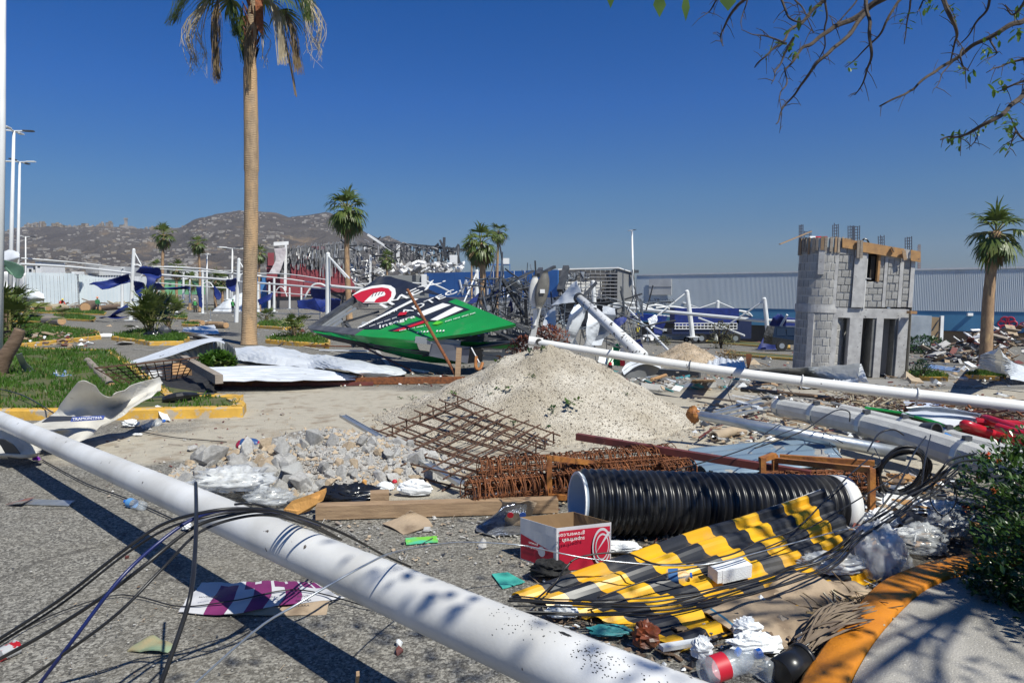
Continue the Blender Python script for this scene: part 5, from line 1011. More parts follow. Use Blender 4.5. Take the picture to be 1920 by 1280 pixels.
def heap(cx, cy, rxl, rxr, ryf, ryb, h, mat, label, seed, pw=1.15, nr=46, na=120, rough=.055, name='gravel_heap', peb=0, pmat=None, ps=(.006, .014), cat='gravel heap'):
 mb = MB(); H = {}
 def hz(x,y):
  rx = rxr if x > cx else rxl; ry = ryb if y > cy else ryf; r = math.hypot((x - cx) / rx,(y - cy) / ry)
  r *= 1 + .09 * noise.noise(Vector((x * .9,y * .9,seed))) + .05 * noise.noise(Vector((x * 3,y * 3,seed)))
  f = max(0,1 - r ** pw); f = f if f > .08 else f * f / .16 + .04 if f > 0 else 0
  return h * f + rough * (noise.noise(Vector((x * 2.2,y * 2.2,seed))) + .5 * noise.noise(Vector((x * 7,y * 7,seed)))) * min(1,f * 4) - (.03 if f == 0 else 0)
 for j in range(nr + 1):
  for i in range(na):
   a = 2 * math.pi * i / na; rr = 1.12 * j / nr; x = cx + math.cos(a) * rr * (rxr if math.cos(a) > 0 else rxl); y = cy + math.sin(a) * rr * (ryb if math.sin(a) > 0 else ryf); mb.v.append((x,y,gz(x,y) + hz(x,y)))
 mb.f = [(j * na + i,j * na + (i + 1) % na,(j + 1) * na + (i + 1) % na,(j + 1) * na + i) for j in range(nr) for i in range(na)]; mb.f = [f[::-1] for f in mb.f]; mb.m = [0] * len(mb.f)
 o = mb.build(name, mat, smooth=True, kind='stuff', label=label, cat=cat, org=(cx, cy, gz(cx, cy)))
 if peb:
  rg_ = random.Random(seed); m2 = MB(); pts = []
  for _ in range(peb):
   a = rg_.uniform(math.pi,2 * math.pi) if rg_.random() < .85 else rg_.uniform(0,math.pi); rr = rg_.random() ** .5 * 1.08; x = cx + math.cos(a) * rr * (rxr if math.cos(a) > 0 else rxl); y = cy + math.sin(a) * rr * (ryb if math.sin(a) > 0 else ryf); pts.append((x,y,gz(x,y) + max(0,hz(x,y))))
  scatter(m2, pts, ps[0], ps[1], rg_, mis=[0, 0, 1, 2]); m2.build('pebbles', pmat, kind='stuff', label='loose pebbles over the heap', org=(cx, cy, 0))
 return hz
m_peb = [M('pebble_pale', (.55, .49, .4), (.42, .36, .28), 30, .9), M('pebble_grey', (.3, .27, .23), (.2, .18, .15), 30, .9), M('pebble_dark', (.09, .07, .055), None, rough=.9)]
hA = heap(.52, 9.3, 2.25, 1.95, 1.9, 1.7, .97, m_gravel, 'large heap of beige gravel in the middle of the lot', 3, peb=9000, pmat=m_peb, ps=(.005, .012))
g2 = G(1283, 686); heap(g2.x, g2.y, 1.9, 2.2, 1.9, 1.6, 1.15, m_gravel2, 'smaller tan gravel heap beyond the long white pole', 5, peb=2500, pmat=m_peb, ps=(.012, .03), nr=30, na=90)
def top(x,y): return Vector((x,y,gz(x,y) + max(0,hA(x,y))))
def on_heap(px,py):
 r = ray(px,py); o = Vector((0,0,CH)); t = 5.5
 while t < 12:
  p = o + r * t
  if p.z <= top(p.x,p.y).z: return p
  t += .01
 return G(px,py)
rg = random.Random(9)
def sprout(p, s, label, seed, mat=None, n=9, group='green creeper sprouts on the gravel heap'):
 t = thing('creeper_sprout', label, 'plant', tuple(p), group); r_ = random.Random(seed); mb = MB(); ml = MB()
 for k in range(max(2,n // 3)):
  a = r_.uniform(0,6.3); e = p + Vector((math.cos(a) * s,math.sin(a) * s,s * r_.uniform(.2,.7))); c = curve([p,p.lerp(e,.5) + Vector((0,0,s * .3)),e],5); mb.tube(c,.003,3,caps=False)
  for q in c[1:]:
   d1 = Vector((r_.gauss(0,1),r_.gauss(0,1),r_.gauss(.2,.5))).normalized(); _,s_,u_ = frame(d1); l = s * r_.uniform(.3,.6); ml.add([q,q + d1 * l * .45 + s_ * l * .35,q + d1 * l,q + d1 * l * .45 - s_ * l * .35],[(0,1,2,3)])
 mb.build('stem', m_leafd, t); ml.build('foliage', mat or m_leaf, t)
for i, (x, y, s, lb) in enumerate([(992, 664, .1, 'sprout at the summit of the big gravel heap'), (1013, 657, .09, 'darker sprout right of the heap summit'), (943, 735, .11, 'leafy sprout on the heap left flank'), (998, 708, .07, 'small pair of leaves high on the heap'), (1066, 762, .16, 'tallest twiggy sprout in the middle of the heap'), (1037, 776, .1, 'dark withered sprout near the heap centre'), (1174, 740, .05, 'tiny plant on the heap right shoulder'), (856, 742, .1, 'sprout beside the top of the rebar cage'), (772, 750, .08, 'sprout at the left foot of the heap'), (752, 748, .06, 'second sprout at the heap left foot'), (725, 770, .05, 'tiny sprout on the sand left of the heap'), (873, 693, .1, 'sprout on the upper left slope by the sign'), (934, 680, .1, 'sprout on the slope under the wooden post'), (962, 797, .07, 'sprout seen between rebar rods'), (918, 740, .04, 'single leaf speck left of the heap middle'), (1025, 800, .05, 'dry bit low on the heap front')]): sprout(on_heap(x, y), s, lb, i, mat=m_leaf if i % 5 else m_leafd)
# ================================================================= BLOCK TOWER
def tower():
 t = thing('block_tower', 'unfinished grey block tower with rounded corner and three doorways', 'building', tuple(P(1600, 705, 24.2)))
 bl,br,tl = P(1562,702,24.4),P(1699,712,24.0),P(1577,449,24.4); nrm = (br - bl).cross(tl - bl).normalized(); nrm = nrm if nrm.y < 0 else -nrm
 q = lambda x,y,o=0: onpl(x,y,bl,nrm,o)
 sk = lambda x,y: x + (580 - y) * .075
 def panel(name,x0,y0,x1,y1,o,th,mat,dy=0,par=t):  # x given at py 580,skewed with the lean
  mb = MB(); mb.prism([q(sk(x0,y1),y1,o),q(sk(x1,y1 + dy),y1 + dy,o),q(sk(x1,y0 + dy),y0 + dy,o),q(sk(x0,y0),y0,o)],-nrm * th); return mb.build(name,mat,par)
 tp = lambda x: 449 + (x - 1577) * .17   # top line
 W = panel('wall', 1566, 452, 1594, 576, -.03, .3, m_mortar); W2 = panel('wall', 1617, 528, 1652, 576, -.03, .3, m_mortar); W3 = panel('wall', 1659, 472, 1681, 576, -.03, .3, m_mortar); W4 = panel('wall', 1689, 478, 1701, 576, -.03, .3, m_mortar); W5 = panel('wall', 1643, 466, 1652, 527, -.03, .3, m_mortar); W6 = panel('wall', 1617, 462, 1643, 474, -.03, .3, m_mortar)
 panel('ring_beam', 1564, 576.5, 1705, 595, .0, .32, m_conc, 3)
 for x0, x1, y0, o in ((1594.5, 1616.5, 458, .09), (1652.5, 1658.5, 470, .02), (1681.5, 1688.5, 476, .02), (1701.5, 1709, 482, .04), (1560, 1566, 450, .02)): panel('pillar', x0, y0, x1, 576, o, .34, m_conc)
 for x0, x1, y1, o in ((1594, 1618, 706, .09), (1645, 1658, 708, .03), (1686, 1704, 714, .05), (1562, 1572, 700, .02)): panel('pillar', x0, 595.5, x1, y1, o, .36, m_conc)
 for x0, x1 in ((1638.5, 1645), (1681, 1686)): mb = MB(); mb.prism([q(sk(x0, 706), 706, -.02), q(sk(x1, 706), 706, -.02), q(sk(x1, 597), 597, -.02), q(sk(x0, 597), 597, -.02)], -nrm * .7); mb.build('door_jamb', M('jamb_shade_grey', (.2, .2, .19), (.14, .14, .135), 4, .9, bump=.3), t)  # jambs face away from the sun; that shade is put into their darker grey
 panel('back_panel', 1659, 598, 1681, 704, -.55, .1, M('plaster_grey', (.3, .3, .3), (.26, .26, .26), 2, .8))
 panel('back_wall', 1560, 455, 1706, 700, -2.1, .2, m_block); panel('inner_wall', 1573, 597, 1594, 700, -.75, .15, m_block)
 mb = MB(); a, b = q(1572, 455, -.35), q(1712, 478, -.35); mb.prism([a, b, b - nrm * 1.8, a - nrm * 1.8], (0, 0, -.15)); mb.build('roof_slab', m_conc, t)
 mb = MB(); a, b = q(1704, 712, -.1), q(1718, 480, -.1); mb.prism([a, b, b - nrm * 2.0, a - nrm * 2.0], (.02, .02, 0)); mb.build('side_wall', m_block, t)
 # window
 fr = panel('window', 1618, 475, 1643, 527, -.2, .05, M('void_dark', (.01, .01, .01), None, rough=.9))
 for (x0, y0, x1, y1) in ((1639.5, 474, 1643.5, 528), (1618, 470, 1643.5, 476)): panel('window_frame', x0, y0, x1, y1, .05, .2, m_ply)
 panel('shutter', 1628, 480, 1636, 522, -.1, .04, M('inner_board', (.05, .04, .03), None, rough=.8)); mb = MB(); mb.bar(q(1618, 521, .05), q(1632, 523, .06), .04); mb.build('ledge', m_conc, t)
 mb = MB(); mb.tube([q(1618.5, 578, .03), q(1626.5, 474, .03)], .025, 8); mb.build('drain_pipe', m_white, t)
 # blocks
 bm_ = MB(); bm_.box((0,0,0),(1,1,1),top=1); bo = None; rg_ = random.Random(2); u = (br - bl).normalized(); up = nrm.cross(u); up = up if up.z > 0 else -up
 me0 = None
 def block(c,ux,uy,uz,w,h,dpt,par):
  nonlocal me0
  if me0 is None: o = bm_.build('block', m_block, par, org=None); ORGp = o; me0 = o.data;
  else: o = bpy.data.objects.new('block', me0); C.objects.link(o); o.parent = par
  if me0.get('fix') is None:
   for v in me0.vertices: v.co = v.co + ORG[par]
   me0['fix'] = 1
  mt = Matrix((ux * w,uy * dpt,uz * h)).transposed().to_4x4(); mt.translation = c - ORG[par]; o.matrix_basis = mt
 def rows_(x0,x1,y0,y1,cols,par,hgt=13.2):
  n = max(1,round((y1 - y0) / hgt))
  for j in range(n):
   y = y0 + (j + .5) * (y1 - y0) / n; sh = .5 if j % 2 and cols > 1 else 0; wv = (x1 - x0) / cols
   for i in range(cols + (1 if sh else 0)):
    xa,xb = x0 + (i - sh) * wv,x0 + (i + 1 - sh) * wv; xa,xb = max(xa,x0),min(xb,x1)
    if xb - xa < 3: continue
    a,b = q(sk(xa + .5,y),y,0),q(sk(xb - .5,y),y,0); h = ((y1 - y0) / n - 1.4) / F * 23.8
    block((a + b) / 2 + nrm * rg_.uniform(-.034,-.006) + up * rg_.uniform(-.006,.006),u,nrm,up,(b - a).length * rg_.uniform(.9,1),h * rg_.uniform(.9,1.02),.06,par)
 rows_(1566,1594,464,576,2,W); rows_(1617,1652,528,576,2,W2); rows_(1659,1681,486,576,2,W3,14); rows_(1689,1701,490,576,1,W4); rows_(1643,1652,476,527,1,W5)
 # cylinder
 cb,ct = P(1530,705,25.25),P(1546,449,25.25); r = .86; ax = (ct - cb).normalized(); e1 = Vector((1,0,0)); e1 = (e1 - ax * e1.dot(ax)).normalized(); e2 = e1.cross(ax)  # e2 toward -y
 e2 = e2 if e2.y < 0 else -e2
 mb = MB(); mb.tube([cb, ct], r - .03, 48); cyl = mb.build('rounded_wall', m_mortar, t, smooth=False)
 Ht = (ct - cb).length; nrow = 17
 for j in range(nrow):
  z = Ht * (j + .5) / nrow
  if j == 8: continue
  for i in range(13):
   an = math.radians(-12 + i * 15.6 + (7.8 if j % 2 else 0) + rg_.uniform(-.6,.6))
   if an > math.radians(198): continue
   if j < 8 and 128 < math.degrees(an) < 142: continue
   rad = e1 * math.cos(an) + e2 * math.sin(an); tg = ax.cross(rad); block(cb + ax * (z + rg_.uniform(-.006,.006)) + rad * (r - .064 + rg_.uniform(0,.012)),tg,rad,ax,r * .272 * .86 * rg_.uniform(.93,1),Ht / nrow * .86,.08,cyl)
 for z0, z1, rr in ((8 / nrow * Ht, 9 / nrow * Ht, r + .012),): mb = MB(); mb.tube([cb + ax * z0, cb + ax * z1], rr, 48); mb.build('ring_band', m_conc, t)
 for a_, z0, z1 in ((133, .02, .46), (118, .74, .93), (2, .02, .93)): an = math.radians(a_); rad = e1 * math.cos(an) + e2 * math.sin(an); mb = MB(); mb.bar(cb + ax * Ht * z0 + rad * (r - .02), cb + ax * Ht * z1 + rad * (r - .02), .2, .09, up=rad); mb.build('pillar', m_conc, t)
 for i in range(20):
  an = math.radians(5 + i * 9.5 + rg_.uniform(-2, 2)); rad = e1 * math.cos(an) + e2 * math.sin(an); tg = ax.cross(rad); l = rg_.uniform(.42, .64); mb = MB(); mb.bar(cb + ax * (Ht - l) + rad * (r + .03), cb + ax * (Ht + rg_.uniform(0, .04)) + rad * (r + .03), rg_.uniform(.07, .12), .025, up=rad); mb.build('formwork_plank', [m_woodgrey, m_wood][i % 3 == 0], t)
 mb = MB(); mb.tube([ct - ax * .35, ct - ax * .01], r + .008, 40); mb.build('formwork_skin', M('bluish_sheet', (.3, .38, .42), (.45, .47, .46), 3, .5), t)
 # timber boards on the facade top
 for (x0,x1,dy,hh,mt,o) in ((1569,1598,0,17,m_ply,.1),(1604,1650,0,19,m_ply,.14),(1650.5,1684,0,18,m_ply,.12),(1685,1695,0,17,m_conc,.08),(1696,1714,0,20,m_ply,.14)):
  y0 = tp(x0 + 10) - 2; mb = MB(); y1 = tp(x1 + 10) - 2; mb.prism([q(x0 + 9, y0 + hh, o), q(x1 + 9, y1 + hh, o), q(x1 + 9, y1, o), q(x0 + 9, y0, o)], -nrm * .05); mb.build('formwork_board', mt, t)
 for x in (1603, 1609): mb = MB(); mb.prism([q(x, 484, .2), q(x + 5, 484, .2), q(x + 6, 451, .2), q(x + 1, 451, .2)], -nrm * .06); mb.build('formwork_plank', m_woodgrey, t)
 for x0, y0, x1, y1 in ((1668, 464, 1672, 473), (1690, 470, 1693, 488)): mb = MB(); mb.bar(q(x0, y0, .2), q(x1, y1, .2), .12, .03); mb.build('formwork_cleat', m_wood, t)
 mb = MB(); mb.bar(q(1697, 585, .3), q(1709, 585.5, .3), .35, .1); mb.build('bracket_board', m_ply, t)
 # rebar starter columns
 for x0,x1,y0,y1,o in ((1509,1514,416,450,-.6),(1521,1533,426,450,-.9),(1569,1577,416,452,-.3),(1584,1592,436,455,-1.4),(1599,1606,419,455,-.3),(1608,1617,419,458,-.3),(1655,1662,439,466,-.2),(1706,1714,441,475,-.2)):
  cg = thing_part = None; mb = MB()
  for k in range(4): xx = x0 + (x1 - x0) * (k % 2); oo = o - .2 * (k // 2); mb.bar(q(xx,y1,oo),q(xx + rg_.uniform(-.5,.5),y0 + rg_.uniform(0,3),oo),.022)
  for yy in np.arange(y0 + 4,y1,5.5): mb.bar(q(x0,yy,o),q(x1,yy,o),.014); mb.bar(q(x0,yy,o - .2),q(x1,yy,o - .2),.014)
  mb.build('rebar_stub', m_rebarb, t)
 mb = MB(); mb.box(q(1551, 443, -1), (.5, .2, .16)); mb.build('red_bag', m_red, t); mb = MB(); mb.box(q(1533, 443, -.8), (.2, .2, .14)); mb.build('white_sack', m_foamw, t); mb = MB(); mb.tube(curve([q(1617, 452, 0), q(1620, 448, 0), q(1626, 450, 0), q(1629, 456, 0)], 8), .03, 6); mb.build('hose', m_blackpl, t)
m_rebarb = M('rebar_blue_grey', (.06, .07, .1), None, rough=.7)
tower()
mb = MB(); mb.bar(P(1462, 458, 24.3), P(1521, 434, 24.8), .09, .03); mb.build('plank', m_wood, label='loose plank sticking out left from the tower top', cat='plank')
t = thing('radio_mast', 'thin far lattice mast right behind the block tower', 'mast', tuple(P(1723, 510, 120)))
for dx_ in (-3, 0, 3): mb = MB(); mb.bar(P(1723 + dx_, 520, 120), P(1724 + dx_ * .6, 458, 120), .1); mb.build('leg', m_steelfar, t)
mb = MB()
for k in range(14): mb.bar(P(1720.5,516 - k * 4,120),P(1726,513 - k * 4,120),.07); mb.bar(P(1726,516 - k * 4,120),P(1720.5,513 - k * 4,120),.07)
mb.build('bracing', M('mast_red', (.25, .08, .08), None), t)
# ================================================================= FALLEN SIGN
def sign():
 t = thing('fallen_sign', 'huge fallen shopping sign, black cloth above bright green panels, tilted up', 'sign', tuple(G(770, 688)))
 z = lambda x,y: (560 + x / 4.267,500 + y / 4.267)
 A_,B_,C_ = P(*z(90,480),16.2),P(*z(935,580),13.9),P(*z(740,80),18.2); n = (B_ - A_).cross(C_ - A_).normalized(); n = n if n.z > 0 else -n
 q = lambda x,y,o=0: onpl(*z(x,y),A_,n,o)
 def pl(name,pts,o,mat,th=.02,**k): mb = MB(); mb.prism([q(x,y,o) for x,y in pts],-n * th); return mb.build(name,mat,t,**k)
 # torn cloth,slightly rumpled
 mb = MB(); mb.surf([[q(437, 235), q(540, 155), q(640, 85), q(690, 80), q(740, 80)], [q(470, 262), q(600, 200), q(720, 150), q(850, 130), q(960, 150)], [q(520, 300), q(660, 290), q(800, 250), q(960, 205), q(1180, 240)]], 26, 18, amp=.03, freq=1.2, ridge=False); mb.build('cloth_panel', m_navy, t, smooth=True, solid=.01)
 pl('black_panel', [(800, 252), (1180, 240), (1258, 256), (650, 500), (480, 490), (760, 310), (700, 296)], -.01, m_navy)
 pl('green_panel', [(1258, 256), (1735, 458), (1370, 530), (1040, 575), (930, 590), (445, 545), (520, 502), (650, 502)], 0, m_green, .06)
 pl('edge_rim', [(72, 478), (100, 468), (300, 482), (522, 500), (445, 547), (90, 498)], .01, M('sign_rim', (.06, .065, .08), (.1, .105, .12), 5, .5), .1)
 pl('frame_bar', [(84, 476), (437, 232), (455, 246), (122, 482)], .0, m_steeldark, .12)
 for (a, b, w) in (((130, 470), (410, 285), 9), ((160, 475), (440, 300), 6), ((215, 478), (330, 395), 10)): pl('louvre', [a, b, (b[0] + 14, b[1] + w), (a[0] + 22, a[1] + 2)], -.08, m_gsheet, .03)
 for (a, b) in (((340, 488), (320, 360)), ((320, 360), (620, 300)), ((410, 470), (640, 330)), ((350, 360), (420, 480)), ((480, 490), (350, 400))): mb = MB(); mb.bar(q(*a, -.3), q(*b, -.2), .05); mb.build('inner_brace', m_steeldark, t)
 rg_ = random.Random(4)
 for k in range(34): x, y = rg_.uniform(360, 640), 0; y = 480 - (x - 360) * .45 + rg_.uniform(-60, 25); mb = MB(); mb.box(q(x, y, -.35), (rg_.uniform(.05, .3), .05, rg_.uniform(.02, .12)), rxyz(rg_.uniform(-1, 1), rg_.uniform(-1, 1), rg_.uniform(-1, 1))); mb.build('broken_bit', [m_wfar, m_steeldark, m_gsheet][k % 3], t)
 # logo
 def ell(cx,cy,rx,ry,a0,a1,k,rot=-.45): return [(cx + rx * math.cos(a) * math.cos(rot) - ry * math.sin(a) * math.sin(rot),cy + rx * math.cos(a) * math.sin(rot) + ry * math.sin(a) * math.cos(rot)) for a in [a0 + (a1 - a0) * i / k for i in range(k + 1)]]
 lg = pl('logo_ring', [(432, 236), (500, 190), (590, 163), (680, 152), (740, 160), (775, 185), (781, 225), (765, 262), (735, 292), (690, 302), (520, 302)], .035, m_wprint, .006)
 pl('logo_disc', [(440, 240), (510, 208), (590, 186), (670, 177), (722, 186), (748, 214), (744, 250), (712, 290), (640, 299), (520, 299), (478, 282)], .046, m_red, .006)
 pl('logo_hand', [(530, 297), (560, 268), (600, 232), (650, 217), (690, 216), (700, 232), (690, 248), (650, 258), (625, 275), (610, 298)], .057, m_wprint, .006)
 for k in range(4): pl('logo_finger_line', [(590 + k * 25, 250 + 8 - k * 7), (607 + k * 25, 222 - k * 1), (611 + k * 25, 222 - k), (596 + k * 25, 252 + 6 - k * 7)], .068, m_navy, .006)
 # lettering
 def tx(s,x,y,x2,y2,h,mat=m_wprint,sx=1.0,o=.02):
  a,b = q(x,y,o),q(x2,y2,o); up = n.cross(b - a); text(s,t,a,b - a,up,h,mat,ext=.004,sx=sx)
 tx('IMEX.', 680, 345, 990, 205, .62, sx=1.15); tx('ADTEC.', 830, 395, 1140, 265, .42, sx=1.05); tx('Integra', 640, 500, 890, 425, .25, sx=1.2)
 pl('white_rule', [(470, 492), (500, 490), (960, 262), (930, 258)], .02, m_wprint, .006)
 pl('red_mark', [(795, 400), (810, 375), (872, 368), (860, 392)], .03, m_red, .006)
 pl('black_field', [(905, 385), (1190, 282), (1370, 345), (1085, 440), (1040, 440)], .012, m_navy, .006)
 pl('white_bar', [(950, 378), (1155, 298), (1218, 312), (985, 405)], .024, m_wprint, .006); pl('white_bar', [(1055, 432), (1255, 325), (1318, 345), (1110, 436)], .024, m_wprint, .006)
 pl('red_strip', [(755, 522), (1010, 436), (1042, 444), (810, 520)], .024, m_red, .006); pl('black_strip', [(715, 512), (1000, 422), (1010, 432), (750, 520)], .012, m_navy, .006)
 pl('lime_strip', [(1070, 470), (1110, 440), (1160, 450), (1110, 470)], .024, M('lime_print', (.1, .5, .03), None), .006)
 for (x0,y0,x1,y1,k) in ((1175,452,1420,380,22),(810,525,1040,480,20),(570,490,790,415,22),(540,468,800,355,14),(950,540,1180,528,9)):
  mb = MB()
  for i in range(k):
   f = i / k
   if i % 6 == 5: continue
   x,y = x0 + (x1 - x0) * f,y0 + (y1 - y0) * f; h = 9 if k > 12 else 15; w = (x1 - x0) / k * .62; mb.prism([q(x,y,.03),q(x + w,y - w * .35,.03),q(x + w * .9,y - h,.03),q(x + w * .3,y - h + 2,.03)],n * .004)
  mb.build('small_print', m_wprint, t)
 # deep front edge (hull)
 def V(x,y,d): return P(*z(x,y),d)
 hullg = m_green
 mb = MB(); mb.surf([[q(85, 490), q(300, 522), q(445, 545), q(700, 568), q(935, 590)], [V(130, 525, 15.9), V(330, 565, 15.3), V(500, 600, 14.9), V(740, 640, 14.5), V(960, 660, 14.3)]], 16, 3, amp=.02, freq=2); mb.build('green_edge_panel', hullg, t, solid=.02)
 mb = MB(); mb.surf([[V(130, 527, 15.92), V(330, 567, 15.32), V(500, 603, 14.92), V(740, 643, 14.52), V(960, 663, 14.32)], [V(240, 580, 16.0), V(420, 620, 15.6), V(560, 650, 15.3), V(780, 690, 15.0), V(1000, 715, 14.8)]], 16, 3, amp=.02, freq=2); mb.build('black_edge_panel', m_navy, t, solid=.02)
 mb = MB(); mb.surf([[V(560, 625, 14.95), V(740, 655, 14.6), V(960, 675, 14.4), V(1060, 690, 14.3)], [V(640, 665, 15.3), V(800, 712, 15.05), V(1050, 760, 14.8), V(1350, 775, 14.7)]], 12, 3, amp=.02, freq=2); mb.build('green_belly_panel', hullg, t, solid=.02)
 for x0, y0, x1, y1 in ((560, 618, 1040, 688), (600, 640, 1300, 745)): mb = MB(); mb.bar(V(x0, y0, 14.75), V(x1, y1, 14.2), .03); mb.build('seam', m_navy, t)
 # open end on the right
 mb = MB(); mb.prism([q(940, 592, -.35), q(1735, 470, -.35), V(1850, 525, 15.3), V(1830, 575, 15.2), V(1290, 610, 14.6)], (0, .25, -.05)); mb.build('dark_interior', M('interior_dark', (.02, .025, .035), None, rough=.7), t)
 for (a, b) in (((940, 582), (1290, 606)), ((1290, 606), (1840, 540)), ((1130, 580), (1180, 545)), ((1280, 575), (1840, 548)), ((1380, 520), (1700, 600)), ((1540, 495), (1760, 600)), ((1735, 460), (1850, 530)), ((1640, 475), (1800, 560)), ((1370, 530), (1500, 605)), ((1180, 590), (1370, 545))): mb = MB(); mb.bar(P(*z(*a), 14.3), P(*z(*b), 14.5), .05, .07); mb.build('frame_strut', m_steeldark, t)
 mb = MB(); mb.surf([[V(1295, 604, 14.0), V(1450, 608, 13.9), V(1600, 604, 13.9), V(1755, 612, 13.9)], [V(1297, 648, 14.1), V(1450, 640, 14.0), V(1600, 652, 14.0), V(1755, 640, 14.0)]], 10, 3, amp=.02, freq=3); mb.build('green_lower_panel', hullg, t, solid=.015)
 mb = MB(); mb.bar(V(935, 582, 13.85), V(1295, 618, 13.85), .14, .13); mb.build('grey_header', m_gsheet, t)
 mb = MB(); mb.prism([V(1060, 612, 13.7), V(1370, 640, 13.7), V(1350, 775, 13.8), V(1040, 712, 13.8)], (0, .03, 0)); mb.build('grey_panel', M('grey_panel_paint', (.25, .26, .3), (.2, .21, .25), 3, .5), t)
 mb = MB(); mb.prism([V(1372, 640, 13.75), V(1480, 660, 14.6), V(1470, 760, 14.6), V(1352, 775, 13.85)], (0, .03, 0)); mb.build('dark_side_panel', m_steeldark, t)
 for (a, b, w) in (((1480, 640), (1760, 648), .1), ((1470, 690), (1700, 700), .06), ((1470, 730), (1600, 735), .08), ((1650, 650), (1630, 720), .08)): mb = MB(); mb.bar(P(*z(*a), 14.2), P(*z(*b), 14.2), w); mb.build('base_rail', m_gsheet, t)
 return z
zs = sign()
def bar(name,x0,y0,d0,x1,y1,d1,w,mat,label,cat,h=None,round_=True,group=None,n=10):
 mb = MB(); a,b = P(x0,y0,d0),P(x1,y1,d1)
 if round_: mb.tube([a,b],w / 2,n)
 else: mb.bar(a,b,w,h)
 return mb.build(name,mat,label=label,cat=cat,group=group)
def gbar(name,x0,y0,h0,x1,y1,h1,w,mat,label,cat,h=None,round_=False,group=None,n=10,bend=0):
 a,b = G(x0,y0,h0),G(x1,y1,h1); mb = MB()
 if round_: mb.tube(curve([a,a.lerp(b,.5) + Vector((0,0,bend)),b],10) if bend else [a,b],w / 2,n)
 else: mb.bar(a,b,w,h)
 return mb.build(name,mat,label=label,cat=cat,group=group,smooth=False)
bar('rusty_pole', 764, 543, 14.6, 855, 704, 12.9, .062, m_rust, 'rust brown pole leaning against the fallen green sign', 'pole')
bar('timber_post', 861, 652, 13.0, 858, 706, 12.9, .1, m_wood, 'short upright timber post before the grey sign panel', 'post', .08, False)
gbar('rusty_rod', 683, 651, .35, 770, 694, .08, .05, m_oxide, 'brown rod sticking out from under the green sign', 'rod', round_=True); gbar('rusty_rod', 570, 648, .1, 690, 650, .2, .04, m_rust, 'thin rusty rod left under the sign tip', 'rod', round_=True)
gbar('white_batten', 600, 656, .05, 690, 658, .05, .12, m_wsheet, 'white flat strip lying in the sign shadow', 'metal strip', .03); gbar('white_batten', 745, 690, .03, 800, 697, .03, .14, m_wsheet, 'white strip by the foot of the brown rod', 'metal strip', .03)
t = thing('shovel_cart', 'small orange barrow tool below the right end of the sign', 'barrow', tuple(G(898, 690))); mb = MB(); mb.tube(curve([P(893, 668, 12.6), P(892, 688, 12.5), P(900, 692, 12.5), P(905, 680, 12.6)], 8), .03, 6); mb.build('wheel_guard', m_orangesteel, t); mb = MB(); mb.tube([P(884, 652, 12.8), P(899, 680, 12.5)], .012, 6); mb.build('handle', m_wfar, t)
gbar('rusty_bracket', 935, 670, .15, 950, 664, .3, .12, m_orangesteel, 'rusty bracket on the slope under the sign end', 'bracket', .1)
# ================================================================= TANGLE BEHIND THE HEAP
tangle('collapsed_truss', 'tangled dark truss of a collapsed billboard behind the sign tip', 'wreckage', (900, 515, 1010, 632), 17.5, 21, 170, (.02, .03, .045), 41, [m_steeldark, m_steeldark, M('blue_grey_steel', (.12, .15, .18), (.2, .22, .25), 4, .4, metal=.5)], .07, 12, [m_gsheet, m_wsheet, m_blue], lmin=.3, lmax=1.05)
tangle('collapsed_truss', 'second dark truss tangle behind the torn white sheets', 'wreckage', (1005, 560, 1215, 655), 15.5, 20, 150, (.018, .025, .04), 42, [m_steeldark, MATS['blue_grey_steel']], .08, 10, [m_blue, m_gsheet, m_wsheet], lmin=.3, lmax=.9)
t = thing('billboard_truss', 'large bent dark lattice beams rising left of the lamp heads', 'wreckage', tuple(P(930, 640, 18)))
for (x0,y0,x1,y1,w) in [(905,580,940,520,.09),(940,520,975,560,.08),(938,518,995,610,.1),(922,545,1000,508,.08),(905,560,1000,530,.06),(985,560,990,640,.08),(955,575,950,650,.07),(910,600,985,585,.06),(960,520,1010,560,.07),(1000,520,1040,500,.1),(905,545,915,640,.05),(975,530,1020,600,.07),(1050,545,1062,500,.16),(1008,515,1014,504,.12),(1040,560,1090,545,.1),(925,620,1005,600,.05),(898,570,960,625,.05),(930,585,935,640,.06)]:
 mb = MB(); a, b = P(x0, y0, 18), P(x1, y1, 18.5); mb.bar(a, b, w, w * .7); mb.build('chord', m_steeldark, t)
def psheet(rows, name, label, mat, amp=.04, freq=2.5, nu=14, nv=12, seed=1, solid=.008, corr=None, group='crumpled white sign sheets', cat='metal sheet', jag=.2, **k):
 mb = MB(); mb.surf([[P(x,y,d) for x,y,d in r] for r in rows],nu,nv,amp=amp,freq=freq,seed=seed,corr=corr,jag=jag); return mb.build(name,mat,label=label,cat=cat,group=group,solid=solid,**k)
Z6 = lambda x,y,d: (880 + x / 5.333,480 + y / 5.333,d)
psheet([[Z6(820, 500, 15.4), Z6(1070, 455, 14.6)], [Z6(930, 390, 15.2), Z6(1125, 385, 14.7)], [Z6(1055, 248, 15.0), Z6(1075, 250, 14.9)]], 'crumpled_sheet', 'folded white sheet peaking at the top of the peeling pole', m_wsheet, seed=1)
psheet([[Z6(765, 565, 15.6), Z6(850, 505, 15.4)], [Z6(745, 640, 15.5), Z6(862, 640, 15.3)], [Z6(730, 705, 15.4), Z6(882, 765, 15.2)]], 'crumpled_sheet', 'leftmost hanging white sheet above the dead bush', m_wsheet, seed=2)
